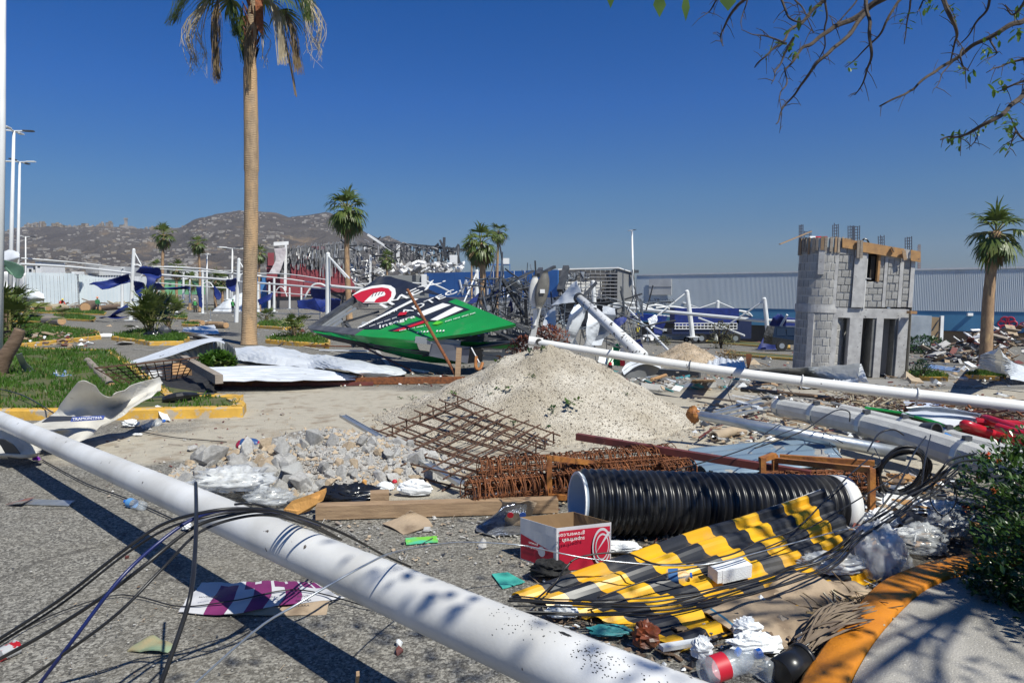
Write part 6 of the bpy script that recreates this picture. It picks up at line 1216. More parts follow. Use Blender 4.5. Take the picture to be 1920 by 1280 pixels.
psheet([[Z6(1070, 465, 14.8), Z6(1165, 540, 14.8)], [Z6(1000, 600, 14.4), Z6(1155, 600, 14.9)], [Z6(972, 720, 14.4), Z6(1095, 740, 14.8)], [Z6(955, 830, 14.6), Z6(1060, 892, 14.9)]], 'crumpled_sheet', 'tall curved white sheet left of the peeling pole', m_wsheet, seed=3, nv=18)
psheet([[Z6(1190, 555, 14.6), Z6(1335, 660, 14.4)], [Z6(1180, 700, 14.2), Z6(1305, 710, 14.5)], [Z6(1165, 870, 14.3), Z6(1240, 920, 14.6)], [Z6(1095, 935, 14.4), Z6(1175, 930, 14.6)]], 'crumpled_sheet', 'creased white sheet hanging right beneath the peeling pole', m_wsheet, seed=4, nv=18, amp=.06)
psheet([[Z6(1335, 500, 15.2), Z6(1455, 515, 14.9)], [Z6(1330, 580, 14.9), Z6(1455, 590, 14.6)], [Z6(1345, 655, 15.3), Z6(1440, 670, 14.9)]], 'crumpled_sheet', 'squarish white sheet right above the peeling pole', m_wsheet, seed=5)
psheet([[Z6(1310, 680, 15), Z6(1345, 690, 14.9)], [Z6(1290, 780, 15), Z6(1395, 775, 14.7)], [Z6(1200, 905, 15), Z6(1250, 880, 14.7)]], 'crumpled_sheet', 'grey shaded sheet behind the peeling pole', m_gsheet, seed=6)
psheet([[Z6(1235, 850, 14.2), Z6(1345, 820, 14.1)], [Z6(1225, 905, 13.9), Z6(1320, 880, 13.9)]], 'crumpled_sheet', 'small white flap low beneath the peeling pole', m_wsheet, seed=7)
psheet([[(1166, 692, 10.9), (1184, 676, 11.2), (1215, 668, 11.2), (1238, 678, 11.2)], [(1170, 702, 10.7), (1184, 690, 10.9), (1215, 680, 11), (1240, 690, 11)]], 'crumpled_sheet', 'bent shiny sheet arching over the dark hollow by the long pole', m_wsheet, seed=8, amp=.03)
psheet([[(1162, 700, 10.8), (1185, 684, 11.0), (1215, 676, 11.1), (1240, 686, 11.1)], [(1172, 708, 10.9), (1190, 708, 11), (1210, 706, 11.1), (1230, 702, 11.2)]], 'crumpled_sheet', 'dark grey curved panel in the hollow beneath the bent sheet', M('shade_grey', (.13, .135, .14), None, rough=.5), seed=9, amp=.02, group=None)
psheet([[(1124, 664, 12.6), (1138, 660, 12.6)], [(1122, 676, 12.4), (1140, 682, 12.4)]], 'crumpled_sheet', 'small white panel right of the gravel summit', m_wsheet, seed=10)
t = thing('peeling_pole', 'fallen white column with peeling paint slanting down to the long pole', 'pole', tuple(P(1140, 610, 13)))
mb = MB(); mb.tube([P(1086, 559, 14.2), P(1145, 612, 12.9), P(1204, 668, 11.6)], [.085, .1, .115], 18); mb.build('tube', M('peeling_paint', (.76, .77, .77), (.66, .67, .68), 3, .45, c3=(.06, .055, .05), s3=14, t3=.61, w3=.015, bump=.1), t, smooth=True)
mb = MB(); a, b = P(1086, 559, 14.2), P(1145, 612, 12.9); d_ = (b - a).normalized(); mb.tube([a - d_ * .04, a + d_ * .03], .115, 14); mb.build('collar', m_steeldark, t); mb = MB(); mb.bar(P(1080, 570, 14.1), P(1118, 530, 14.5), .05); mb.build('bracket', m_steeldark, t)
# lamp heads on a concrete stub
t = thing('street_lamp', 'broken lamp with two leaning heads standing behind the gravel summit', 'lamp post', tuple(P(994, 655, 10.9)))
mb = MB(); a, b = P(993, 662, 10.9), P(1010, 576, 10.9); mb.bar(a, b, .085, .085); mb.build('pole', m_concpole, t)
def head(c0, c1, w, th, mat, name='lamp_head', k=14):
 mb = MB(); d = c1 - c0; ax = d.normalized(); s = ax.cross(Vector((0,1,0))).normalized(); f = Vector((0,-1,0)); V = []
 for j in range(k + 1):
  fz = j / k; ww = w * math.sin(math.pi * min(.97,max(.06,fz))) ** .45; c = c0 + d * fz
  V += [c + s * ww + f * 0,c + s * ww * .75 + f * th,c - s * ww * .75 + f * th,c - s * ww,c - s * ww * .6 - f * th,c + s * ww * .6 - f * th]
 mb.v = [tuple(v) for v in V]; mb.f = [(j * 6 + i,j * 6 + (i + 1) % 6,(j + 1) * 6 + (i + 1) % 6,(j + 1) * 6 + i) for j in range(k) for i in range(6)] + [tuple(range(6)),tuple(range(k * 6 + 5,k * 6 - 1,-1))]; mb.m = [0] * len(mb.f); return mb.build(name,mat,t,smooth=True)
head(P(1002, 578, 10.8), P(1003, 518, 10.8), .095, .03, m_white); hd = head(P(1010, 578, 10.7), P(1023, 509, 10.7), .105, .04, M('lamp_olive_grey', (.13, .125, .11), (.18, .17, .15), 12, .5)); mb = MB(); mb.tube([P(1002, 610, 10.85), P(1004, 575, 10.85)], .03, 8); mb.build('neck', m_white, t)
mb = MB(); mb.box(P(1017, 546, 10.64), (.075, .02, .06)); mb.build('lens', m_wfar, t)
# green and red bottle shaped board
t = thing('broken_board', 'green and red broken board standing behind the heap right shoulder', 'sign', tuple(P(1150, 690, 12.2))); mb = MB(); mb.prism([P(1139, 683, 12.2), P(1168, 687, 12.2), P(1167, 660, 12.3), P(1158, 643, 12.4), P(1149, 650, 12.4)], (0, .05, 0)); mb.build('green_board', m_green, t)
mb = MB(); mb.prism([P(1163, 686, 12.15), P(1172, 686, 12.15), P(1172, 672, 12.15), P(1163, 668, 12.15)], (0, .02, 0)); mb.build('red_board', m_red, t); mb = MB(); mb.tube([P(1168, 659, 12.14), P(1168, 659, 12.12)], .07, 16); mb.build('white_ring', m_wprint, t)
mb = MB(); mb.tube([P(1144, 696, 10.6), P(1144, 684, 10.6)], .035, 10); mb.tube([P(1144, 684, 10.6), P(1144, 679, 10.6)], .028, 10, 1); mb.build('bottle', [m_blackpl, m_red], label='small dark bottle upright beside the green board', cat='bottle')
# ================================================================= LONG WHITE POLE (mid distance)
t = thing('fallen_pole', 'long thin fallen white lamp pole running right from the gravel summit', 'pole', tuple(P(1450, 700, 9.5)))
lp = [P(998, 640, 10.6), P(1250, 680, 9.9), P(1560, 722, 9.2), P(1925, 764, 8.45), P(2200, 800, 8.0)]; c_ = curve(lp, 60); mb = MB(); mb.tube(c_, [.055 + .038 * i / 59 for i in range(60)], 16); mb.build('tube', M('pole_paint', (.76, .76, .74), (.68, .68, .66), 2, .4, c3=(.1, .08, .06), s3=11, t3=.7, w3=.012, bump=.05), t, smooth=True)
mb = MB(); mb.tube([lp[0] - Vector((.06, 0, -.01)), lp[0] + Vector((.16, 0, -.02))], .075, 12); mb.build('end_socket', m_white, t); mb = MB(); mb.tube([lp[0] + Vector((.1, -.09, 0)), lp[0] + Vector((.1, -.07, 0))], .05, 12); mb.build('socket_hole', m_blackpl, t)
for f in (17, 27, 36, 48): mb = MB(); d_ = (c_[f + 1] - c_[f]).normalized(); mb.tube([c_[f] - d_ * .006, c_[f] + d_ * .006], .08 + .0006 * f, 14); mb.build('weld_band', m_steeldark if f in (17, ) else m_white, t)
# ================================================================= CONCRETE POLES
def octa(name,pts,r0,r1,label,k=40,bands=()):
 t = thing(name, label, 'concrete pole', tuple(pts[0])); c = curve(pts, k); mb = MB(); mb.tube(c, [r0 + (r1 - r0) * i / (k - 1) for i in range(k)], 12); mb.build('shaft', m_concpole, t)
 for f in bands: i = int(f * (k - 2)); d = (c[i + 1] - c[i]).normalized(); mb = MB(); r = r0 + (r1 - r0) * f; mb.tube([c[i] - d * .025, c[i] + d * .025], r + .012, 14); mb.build('steel_band', m_galv, t); mb = MB(); mb.box(c[i] + Vector((0, -.02, r + .02)), (.06, .05, .04)); mb.build('clamp_bolt', m_steeldark, t)
 return c
c1 = octa('concrete_pole', [P(1456, 762, 8.0), P(1660, 806, 6.7), P(1960, 905, 5.2), P(2300, 1010, 4.2)], .098, .17, 'nearer fallen grey concrete pole crossing above the black cable coil', bands=(.03, .16, .3, .55))
c2 = octa('concrete_pole', [P(1580, 770, 8.2), P(1720, 808, 7.2), P(1930, 870, 6.0), P(2200, 950, 5.2)], .085, .15, 'farther fallen grey concrete pole behind the first one', bands=(.3, .45))
# galvanised pipe with rusty flange
t = thing('galvanised_pipe', 'blue grey galvanised pipe with torn rusty flange end', 'pipe', tuple(G(1480, 810)))
a, b = P(1300, 776, 7.4), P(1700, 852, 6.3); mb = MB(); mb.tube([a, a.lerp(b, .03), a.lerp(b, .04), b], [.035, .035, .052, .066], 16); mb.build('tube', m_galv, t, smooth=True)
mb = MB(); d_ = (b - a).normalized(); mb.surf([[a + Vector((-.05, 0, .08)), a + Vector((.0, -.04, .1)), a + Vector((.04, 0, .07))], [a + Vector((-.08, 0, 0)), a + Vector((0, -.08, 0)), a + Vector((.08, -.03, 0))], [a + Vector((-.03, 0, -.1)), a + Vector((.02, -.04, -.11)), a + Vector((.07, 0, -.07))]], 10, 12, amp=.03, freq=9, jag=.5); mb.build('torn_flange', m_orangesteel, t, solid=.01)
def ring_tube(mb,a,b,ro,ri,n=20):
 d = (b - a).normalized(); _,s,u = frame(d); V = []
 for p in (a,b):
  for r in (ro,ri): V += [p + (s * math.cos(2 * math.pi * i / n) + u * math.sin(2 * math.pi * i / n)) * r for i in range(n)]
 F_ = []
 for i in range(n): j = (i + 1) % n; F_ += [(i,j,2 * n + j,2 * n + i),(n + j,n + i,3 * n + i,3 * n + j),(j,i,n + i,n + j),(2 * n + i,2 * n + j,3 * n + j,3 * n + i)]
 mb.add(V,F_)
mb = MB(); ring_tube(mb, G(1338, 818, .07), G(1388, 803, .07), .055, .038); mb.build('cardboard_tube', M('tube_tan', (.42, .33, .23), (.34, .27, .19), 8, .8), smooth=False, label='short tan cardboard tube by the foot of the heap', cat='tube')
# reddish-brown tube across
gbar('square_tube', 1082, 818, .33, 1520, 889, .26, .058, m_oxide, 'long red brown square tube lying over the rusty mesh', 'steel tube', .06)
# slabs,sheets and scraps by ground pixel and height
def gsheet(rows, name, label, mat, amp=.03, freq=3, nu=16, nv=10, seed=1, solid=.006, corr=None, group=None, cat='metal sheet', jag=.15, ridge=True, **k):
 mb = MB(); mb.surf([[G(x, y, h) for x, y, h in r] for r in rows], nu, nv, amp=amp, freq=freq, seed=seed, corr=corr, jag=jag, ridge=ridge, mi=k.pop('mi', 0)); return mb.build(name, mat, label=label, cat=cat, group=group, solid=solid, **k)
gsheet([[(1292, 838, .1), (1400, 828, .12), (1560, 818, .14)], [(1300, 862, .12), (1420, 850, .14), (1570, 840, .16)], [(1340, 885, .14), (1440, 876, .14), (1580, 862, .16)]], 'blue_grey_sheet', 'flat blue grey ribbed sheet behind the big black pipe', M('blue_sheet', (.18, .26, .34), (.25, .33, .4), 2, .3, metal=.3, c3=(.4, .38, .34), s3=4, t3=.62), amp=.01, corr=(1, 5, .03), nu=10, nv=40)
gsheet([[(1425, 692, .45), (1520, 688, .45), (1612, 681, .55)], [(1425, 700, .25), (1520, 700, .25), (1610, 702, .3)], [(1432, 707, .05), (1520, 712, .05), (1600, 722, .06)]], 'bent_gutter', 'long bent grey roof gutter in front of the tower', m_gsheet, nu=24)
gsheet([[(1555, 714, .12), (1590, 697, .3), (1614, 680, .52)], [(1575, 722, .06), (1605, 712, .2), (1625, 712, .25)]], 'ribbed_sheet', 'ribbed white sheet corner curled up at the tower foot', m_wsheet, corr=(1, 6, .05), nu=10, nv=36, group='curled ribbed roof sheets')
gsheet([[(1500, 720, .05), (1520, 713, .12), (1550, 716, .1)], [(1500, 726, .05), (1530, 726, .05), (1560, 727, .05)]], 'crumpled_sheet', 'small white rumpled scrap behind the long pole', m_wsheet)
gsheet([[(1838, 664, .7), (1870, 662, .85), (1905, 680, .55), (1960, 700, .2)], [(1832, 690, .25), (1870, 700, .3), (1910, 708, .2), (1960, 715, .05)]], 'ribbed_sheet', 'curled corrugated white sheet at the right edge under the palm', m_wsheet, corr=(1, 9, .06), nu=16, nv=54, group='curled ribbed roof sheets')
gsheet([[(1330, 664, .5), (1370, 672, .45), (1395, 676, .4)], [(1322, 692, .1), (1370, 694, .1), (1402, 694, .08)]], 'ribbed_sheet', 'small ribbed sheet at the foot of the far gravel heap', m_wsheet, corr=(0, 8, .05), nu=48, nv=8, group='curled ribbed roof sheets')
t = thing('ribbed_pipe_piece', 'short black ribbed pipe piece at the foot of the far heap', 'pipe', tuple(G(1308, 683)))
mb = MB(); p = G(1308, 682); ps = [p + Vector((0, 0, .42 * i / 24)) for i in range(25)]; mb.tube(ps, [.15 if i % 4 < 2 else .125 for i in range(25)], 18); mb.build('pipe', m_blackpl, t)
gbar('steel_box_beam', 1232, 697, .12, 1312, 702, .12, .2, M('anthracite', (.045, .05, .06), None, rough=.45), 'dark grey box beam with small white mark', 'beam', .22); gbar('steel_post', 1403, 688, .0, 1404, 668, .85, .07, m_rust, 'upright dark rusty post right of the far heap', 'post')
gbar('black_hose', 1392, 730, .04, 1560, 748, .04, .1, m_blackrub, 'thick black pipe lying on the sand before the tower', 'pipe', round_=True)
gbar('steel_angle', 1195, 732, .03, 1375, 766, .03, .035, m_steeldark, 'thin dark angle bar lying on the sand right of the heap', 'bar')
for i, (x0, y0, x1, y1, w, m_, lb) in enumerate([(1340, 772, 1425, 748, .05, m_galv, 'upper galvanised stud in the bundle above the pipe flange'), (1335, 778, 1430, 756, .05, m_galv, 'middle galvanised stud in the bundle above the pipe flange'), (1350, 782, 1440, 764, .05, m_galv, 'lowest galvanised stud in the bundle above the pipe flange'), (1380, 752, 1425, 766, .08, m_wsheet, 'short white channel across the stud bundle'), (1300, 742, 1380, 752, .04, m_woodgrey, 'grey lath on the sand left of the studs'),
 (1440, 770, 1500, 780, .06, m_woodgrey, 'grey lath by the tip of the concrete pole'), (1460, 735, 1530, 742, .05, m_wood, 'brown lath behind the black pipe'), (1560, 755, 1600, 765, .05, m_gsheet, 'short metal strip behind the farther concrete pole'), (1200, 722, 1245, 727, .09, m_conc, 'pale kerb stone at the heap right foot'), (1640, 735, 1700, 742, .05, m_wood, 'thin board between white pole and tower')]): gbar('loose_bar', x0, y0, .06 + .03 * (i % 3), x1, y1, .08 + .03 * (i % 2), w, m_, lb, 'bar', .03 if i != 8 else .1)
hrock = [hull_rock(s,12 + s % 4,(1,rnd.uniform(.7,1),rnd.uniform(.5,.85))) for s in range(10)]
RM = []
for i,(v,f) in enumerate(hrock):
 me = bpy.data.meshes.new('rock'); me.from_pydata([tuple(x) for x in v], [], f); me.materials.append(m_rock); RM.append(me); m2 = me.copy(); m2.materials[0] = m_rockt; RM.append(m2)
def rock(p, s, k, label, name='rubble_chunk', cat='rubble chunk', group='broken concrete chunks', tan=False, rot=None):
 o = bpy.data.objects.new(name,RM[(k % 10) * 2 + (1 if tan else 0)]); C.objects.link(o); o.location = p; o.scale = (s,s,s); o.rotation_euler = rot or (rnd.uniform(0,6),rnd.uniform(0,6),rnd.uniform(0,6)); return tag(o,label,cat,group)
for i, (x, y, s, lb) in enumerate([(1212, 716, .14, 'round pale stump like stone at the heap right foot'), (1185, 712, .12, 'pale stone right on the heap right foot'), (1165, 700, .1, 'stone half under the bent shiny sheet')]): rock(G(x, y, s * .5), s, i, lb, tan=i == 0)
def box_t(x,y,size,mat,label,cat,name,rot=(0,0,0),h=0,group=None):
 p = G(x,y,h); mb = MB(); mb.box(p + Vector((0,0,size[2] / 2)),size,rxyz(*rot)); return mb.build(name,mat,label=label,cat=cat,group=group)
def cblock(x,y,rz_,label,s=1):
 p = G(x, y); t = thing('concrete_block', label, 'concrete block', tuple(p), 'loose hollow concrete blocks'); mb = MB(); q_ = rz(rz_)
 for k in (-1,1): mb.box(p + q_ @ Vector((0,k * .08 * s,.1 * s)),(.38 * s,.03 * s,.19 * s),q_)
 for k in (-1,0,1): mb.box(p + q_ @ Vector((k * .17 * s,0,.1 * s)),(.04 * s,.13 * s,.19 * s),q_)
 mb.build('shell', m_block, t)
cblock(1345, 722, .1, 'left of the three grey blocks below the long white pole', .8); cblock(1368, 722, -.1, 'middle of the three grey blocks below the long white pole', .8); cblock(1330, 726, .5, 'lowest of the three grey blocks below the long white pole', .8)
t = thing('wooden_pallet', 'broken wooden pallet with upright brown slats below the long pole', 'pallet', tuple(G(1315, 712)))
for i in range(6): mb = MB(); mb.bar(G(1300 + i * 7, 716, .02), G(1301 + i * 7, 712, .3 + .03 * (i % 2)), .06, .02); mb.build('slat', m_wood, t)
mb = MB(); mb.bar(G(1298, 716, .18), G(1340, 714, .16), .05, .04); mb.build('rail', m_wood, t)
gbar('timber_log', 1222, 712, .1, 1248, 703, .18, .1, m_ply, 'brown timber stub next to the pale round stone', 'timber', round_=True)
for i, (x, y, sx, sy, a, m_, lb) in enumerate([(1262, 715, .5, .2, .4, m_wsheet, 'white scrap panel left of the pallet'), (1280, 708, .5, .25, -.3, M('teal_sheet', (.08, .3, .33), None), 'teal scrap panel near the pallet'), (1250, 722, .4, .15, .9, m_foamw, 'white foam scrap below the dark box beam'), (1290, 724, .35, .2, .2, m_gsheet, 'grey metal scrap in front of the pallet'), (1395, 712, .6, .2, 0, m_wsheet, 'white strip right of the grey blocks'), (1270, 730, .25, .16, 1, m_foamw, 'white bit in front of the scrap row'), (1420, 716, .5, .25, .2, m_gsheet, 'grey flat scrap under the long pole')]): box_t(x, y, (sx, sy, .03), m_, lb, 'scrap', 'metal_scrap', (.15, .25 * (-1) ** i, a), .03)
# green trough sign,red tubes
t = thing('fallen_fascia', 'green edged white and grey fascia box lying behind the concrete poles', 'sign', tuple(G(1720, 800)))
E1 = [G(1622, 764, .32), G(1690, 774, .3), G(1740, 788, .28), G(1785, 800, .25)]; mb = MB(); mb.surf([E1, [G(1628, 786, .04), G(1690, 794, .03), G(1735, 802, .03), G(1785, 812, .03)]], 12, 4, amp=.01); mb.build('grey_face', M('grey_tan_face', (.22, .21, .19), (.18, .17, .155), 4, .6), t, solid=.01)
mb = MB(); mb.tube(E1, .018, 6); mb.build('green_edge', m_green, t)
mb = MB(); mb.surf([[G(1690, 776, .3), G(1745, 788, .28), G(1785, 800, .26)], [G(1720, 768, .3), G(1790, 778, .3), G(1850, 786, .28)]], 8, 4, amp=.015); mb.build('white_panel', m_wsheet, t, solid=.01)
mb = MB(); mb.surf([[G(1745, 789, .27), G(1790, 799, .26), G(1852, 786, .28)], [G(1785, 812, .08), G(1822, 816, .06), G(1855, 800, .1)]], 8, 4, amp=.01); mb.build('green_panel', m_green, t, solid=.01)
mb = MB(); mb.surf([[G(1700, 764, .4), G(1745, 762, .42), G(1840, 778, .36)], [G(1705, 771, .34), G(1750, 772, .34), G(1840, 784, .3)]], 10, 4, amp=.02); mb.build('silver_flange', m_galv, t, solid=.01)
gsheet([[(1690, 748, .1), (1760, 756, .15)], [(1700, 760, .1), (1790, 768, .1)]], 'crumpled_sheet', 'pale blue white sheet just below the long white pole at right', M('pale_blue_sheet', (.55, .6, .72), None, rough=.5), seed=4)
red_p = M('red_hose', (.5, .015, .03), (.4, .012, .025), 5, .3, spec=.6)
for i, (x0, y0, h0, x1, y1, h1, lb) in enumerate([(1815, 782, .28, 1925, 806, .25, 'uppermost red tube of the stack at right'), (1850, 785, .33, 1960, 822, .3, 'red tube crossing over the others at right'), (1800, 800, .2, 1930, 828, .16, 'red tube ending left with a rounded elbow'), (1805, 810, .12, 1940, 842, .1, 'lowest red tube above the blue one'), (1812, 795, .3, 1900, 826, .1, 'red tube slanting under the stack')]):
 a, b = G(x0, y0, h0), G(x1, y1, h1); mb = MB(); mb.tube(curve([a + Vector((.06, .12, -.04)), a, a.lerp(b, .5), b], 12), .045, 12); mb.build('red_tube', red_p, smooth=True, label=lb, cat='tube', group='red plastic tubes at the right')
for (x0, y0, h0, x1, y1, h1, lb) in ((1830, 790, .3, 1990, 800, .3, 'thin red tube at the back of the red stack'), (1870, 800, .36, 1990, 836, .3, 'top front red tube close to the frame edge')): gbar('red_tube', x0, y0, h0, x1, y1, h1, .08, red_p, lb, 'tube', round_=True, group='red plastic tubes at the right')
gbar('blue_tube', 1850, 818, .12, 1905, 834, .1, .045, M('blue_hose', (.02, .05, .5), None, rough=.35), 'short blue tube in front of the red tubes', 'tube', round_=True)
t = thing('blue_sprayer', 'blue and white nozzle resting on the farther concrete pole', 'nozzle', tuple(P(1785, 822, 6.5))); mb = MB(); mb.tube([P(1772, 816, 6.55), P(1790, 824, 6.45)], [.03, .02], 10); mb.build('body', M('blue_cap', (.02, .2, .55), None, rough=.3), t); mb = MB(); mb.tube([P(1790, 824, 6.45), P(1802, 830, 6.4)], .015, 8); mb.build('tip', m_white, t)
mb = MB(); ring_tube(mb, P(1733, 806, 6.75), P(1757, 806, 6.6), .075, .06); mb.build('clamp_cup', m_steeldark, label='dark curved clamp sitting on the farther concrete pole', cat='clamp')
# debris pile far right
t = thing('debris_pile', 'big dark pile of torn boards at the foot of the right palm', 'debris pile', tuple(G(1860, 680))); rg_ = random.Random(6)
for i in range(260):
 x = rg_.uniform(1785, 1945); fx = (x - 1785) / 150; yy = 682 - rg_.random() * 6; p = G(x, yy); p.y += rg_.uniform(0, 3); hmax = .35 + 1.4 * min(1, fx * 1.3); p.z += rg_.random() * hmax; s = rg_.uniform(.25, .95); mb = MB(); mb.box(p, (s, s * rg_.uniform(.1, .6), rg_.uniform(.02, .07)), rxyz(rg_.uniform(-.6, .6), rg_.uniform(-.7, .7), rg_.uniform(0, 3.1))); mb.build('torn_board', [m_woodgrey, m_steeldark, m_trunkd, m_card, m_wfar, m_steeldark, m_conc, m_oxide][i % 8], t)
# ================================================================= AIR
hm = bpy.data.materials.new('haze_air'); hm.use_nodes = True; hm.node_tree.nodes.remove(hm.node_tree.nodes['Principled BSDF']); pv = hm.node_tree.nodes.new('ShaderNodeVolumePrincipled'); pv.inputs['Density'].default_value = .0001; pv.inputs['Color'].default_value = (.8, .85, .95, 1); pv.inputs['Anisotropy'].default_value = .1
hm.node_tree.links.new(pv.outputs[0], hm.node_tree.nodes['Material Output'].inputs['Volume']); mb = MB(); mb.box((0, 1500, 115), (46000, 3400, 246)); mb.build('haze', hm, kind='stuff', org=(0, 0, 0))
# ================================================================= LEFT MIDDLE: SHEETS,BANNER,FRAMES
WS = 'white roof sheets torn off around the tall palm'
gsheet([[(440, 650, .3), (510, 648, .34), (580, 661, .28), (665, 673, .3), (752, 690, .1)], [(442, 662, .2), (510, 662, .3), (580, 674, .2), (650, 683, .34), (760, 700, .08)], [(444, 673, .1), (500, 681, .12), (585, 689, .12), (650, 692, .32), (690, 711, .06), (770, 713, .03)][:5]], 'crumpled_sheet', 'long rumpled white roof sheet running right from the tall palm', m_wsheet, amp=.06, freq=1.6, nu=40, nv=12, group=WS)
gsheet([[(388, 686, .28), (470, 684, .28), (560, 686, .24), (668, 703, .16)], [(405, 711, .22), (480, 711, .22), (570, 711, .2), (668, 708, .14)]], 'ribbed_sheet', 'flat ribbed white sheet lying on the rusty frame', m_wsheet, corr=(1, 7, .02), nu=12, nv=42, group=WS)
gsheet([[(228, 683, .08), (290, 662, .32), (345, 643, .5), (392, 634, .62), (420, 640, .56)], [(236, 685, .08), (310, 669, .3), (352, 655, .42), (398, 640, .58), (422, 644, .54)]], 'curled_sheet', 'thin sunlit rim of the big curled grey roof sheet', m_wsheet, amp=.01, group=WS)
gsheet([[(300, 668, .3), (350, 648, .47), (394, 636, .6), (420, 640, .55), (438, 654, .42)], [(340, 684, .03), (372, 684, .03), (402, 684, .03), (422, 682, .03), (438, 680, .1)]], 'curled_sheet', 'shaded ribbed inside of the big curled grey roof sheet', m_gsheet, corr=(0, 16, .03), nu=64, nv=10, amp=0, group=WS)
gsheet([[(345, 612, .3), (400, 606, .3)], [(340, 622, .15), (412, 622, .15)]], 'ribbed_sheet', 'white channel sheet right of the fan palm clump', m_wsheet, corr=(1, 2, .08), nu=8, nv=24, group=WS); gsheet([[(336, 625, .2), (415, 630, .2)], [(350, 630, .05), (416, 641, .05)]], 'ribbed_sheet', 'lower white channel piece beside the black bag', m_wsheet, corr=(1, 1, .06), nu=6, nv=12, group=WS)
gbar('steel_beam', 404, 716, .1, 872, 712, .06, .1, m_rust, 'long rusty beam on the ground in front of the white sheets', 'beam', .12)
gbar('steel_beam', 408, 722, .04, 700, 719, .04, .06, m_oxide, 'second thin rusty beam in front of the first', 'beam', .06)
gbar('timber', 344, 673, .42, 411, 711, .3, .12, m_woodgrey, 'grey brown timber slanting down to the rusty beam', 'timber', .14)
gbar('timber', 405, 724, .02, 406, 708, .16, .1, m_wood, 'short timber block at the end of the slanting timber', 'timber', .1); gbar('timber', 660, 705, .1, 676, 709, .12, .1, m_wood, 'small timber block under the right end of the white sheet', 'timber', .1)
log(164, 676, 208, 722, .075, 'weathered grey brown log lying across the near grass', m_woodgrey, .05); gbar('log_end', 326, 700, .08, 358, 697, .1, .4, m_ply, 'round tan cut log half under the slanting timber', 'log', round_=True)
t = thing('rebar_mesh', 'rusty mesh panel hanging over black ash beside the curled sheet', 'wire mesh', tuple(G(270, 715)))
ra,rb,rc_,rd = G(178,690,.45),G(372,670,.5),G(350,705,.1),G(235,722,.1)
for i in range(12): f = i / 11; mb = MB(); mb.bar(ra.lerp(rb, f), rd.lerp(rc_, f), .014); mb.build('rod', m_rustbar, t)
for i in range(7): f = i / 6; mb = MB(); mb.bar(ra.lerp(rd, f), rb.lerp(rc_, f), .026 if i == 0 else .014); mb.build('rod', m_rustbar, t)
gsheet([[(225, 700, .05), (300, 690, .1), (400, 686, .06)], [(200, 722, .05), (300, 722, .12), (420, 718, .04)], [(230, 745, .02), (330, 742, .05), (405, 735, .02)]], 'black_ash', 'black burnt rags and roofing under the rusty mesh panel', M('ash', (.012, .012, .014), (.03, .03, .032), 9, .8, bump=.5), amp=.08, cat='burnt rags', freq=5, jag=.5)
bx = box_t(292, 712, (.2, .16, .17), m_foamw, 'white foam block beside the banner tip', 'foam block', 'foam_block', (0, 0, .3), .05)
# printed banner
m_ban = M('banner_white', (.62, .6, .55), (.52, .5, .45), 2, .55, c3=(.35, .3, .22), s3=6, t3=.64, w3=.1)
def mib(u,v): return 1 if (.0 < u < .32 and .45 < v < .62 and 0) else 0
B1 = [[(-40,806,.2),(40,798,.25),(102,772,.35),(152,715,.75),(200,742,.55),(225,733,.6),(303,705,.62)],[(-40,818,.2),(40,806,.22),(108,786,.3),(165,762,.42),(208,765,.34),(250,745,.45),(306,716,.55)],[(-40,835,.18),(40,815,.25),(120,802,.28),(165,797,.28),(210,786,.28),(245,765,.38),(290,735,.5)],[(-40,840,.15),(20,832,.2),(100,812,.22),(140,830,.16),(190,805,.2),(212,782,.26),(275,745,.42)]]
gsheet(B1, 'torn_banner', 'big torn white printed banner draped over the yellow kerb', m_ban, amp=.05, freq=2.4, nu=60, nv=36, cat='banner', jag=.1)
gsheet([[(-40, 806, .28), (30, 808, .28), (75, 828, .25)], [(-40, 845, .15), (40, 852, .14), (76, 848, .15)], [(-40, 862, .03), (30, 862, .03), (70, 856, .05)]], 'torn_banner', 'lower fold of the torn banner behind the big pole at left', m_ban, amp=.03, cat='banner')
gsheet([[(-5, 822, .3), (14, 826, .3)], [(16, 862, .07), (50, 862, .07)]], 'banner_stripe', 'dark grey stripe printed on the lower banner fold', M('stripe_grey', (.06, .07, .085), None, rough=.6), nu=4, nv=8, amp=.02, cat='banner')
t = thing('banner_label', 'dark blue printed strip with white brand lettering across the banner', 'banner print', tuple(G(150, 790, .4)))
a, b = G(78, 792, .39), G(195, 785, .36); c_, d_ = G(93, 780, .43), G(188, 782, .37); mb = MB(); mb.surf([[a, b], [c_, d_ ]], 10, 3, amp=.006); mb.build('dark_strip', M('strip_dark', (.03, .035, .05), None), t, solid=.004)
a, b = G(132, 790, .42), G(194, 786, .4); mb = MB(); up = Vector((0, .6, .8)); mb.prism([a, b, b + up * .045, a + up * .05], (0, -.002, -.002)); mb.build('blue_strip', M('strip_blue', (.02, .05, .25), None), t); text('TRAMONTINA', t, a + up * .012 + Vector((.02, -.006, -.0)), b - a, up, .038, m_wprint, ext=.001, sx=1.05)
gsheet([[(288, 758, .15), (296, 757, .15)], [(298, 772, .1), (308, 766, .1)], [(304, 786, .03), (320, 788, .03)]], 'white_strap', 'white plastic strap hanging over the yellow kerb', m_foamw, cat='strap')
gsheet([[(30, 665, .5), (42, 662, .52)], [(38, 685, .25), (52, 682, .28)], [(52, 703, .05), (80, 702, .05)], [(60, 708, .05), (140, 707, .06)]], 'curled_scrap', 'curled blue grey metal scrap on the near grass', M('pale_blue_scrap', (.3, .38, .45), (.45, .5, .52), 5, .4, metal=.4), amp=.02, cat='metal scrap')
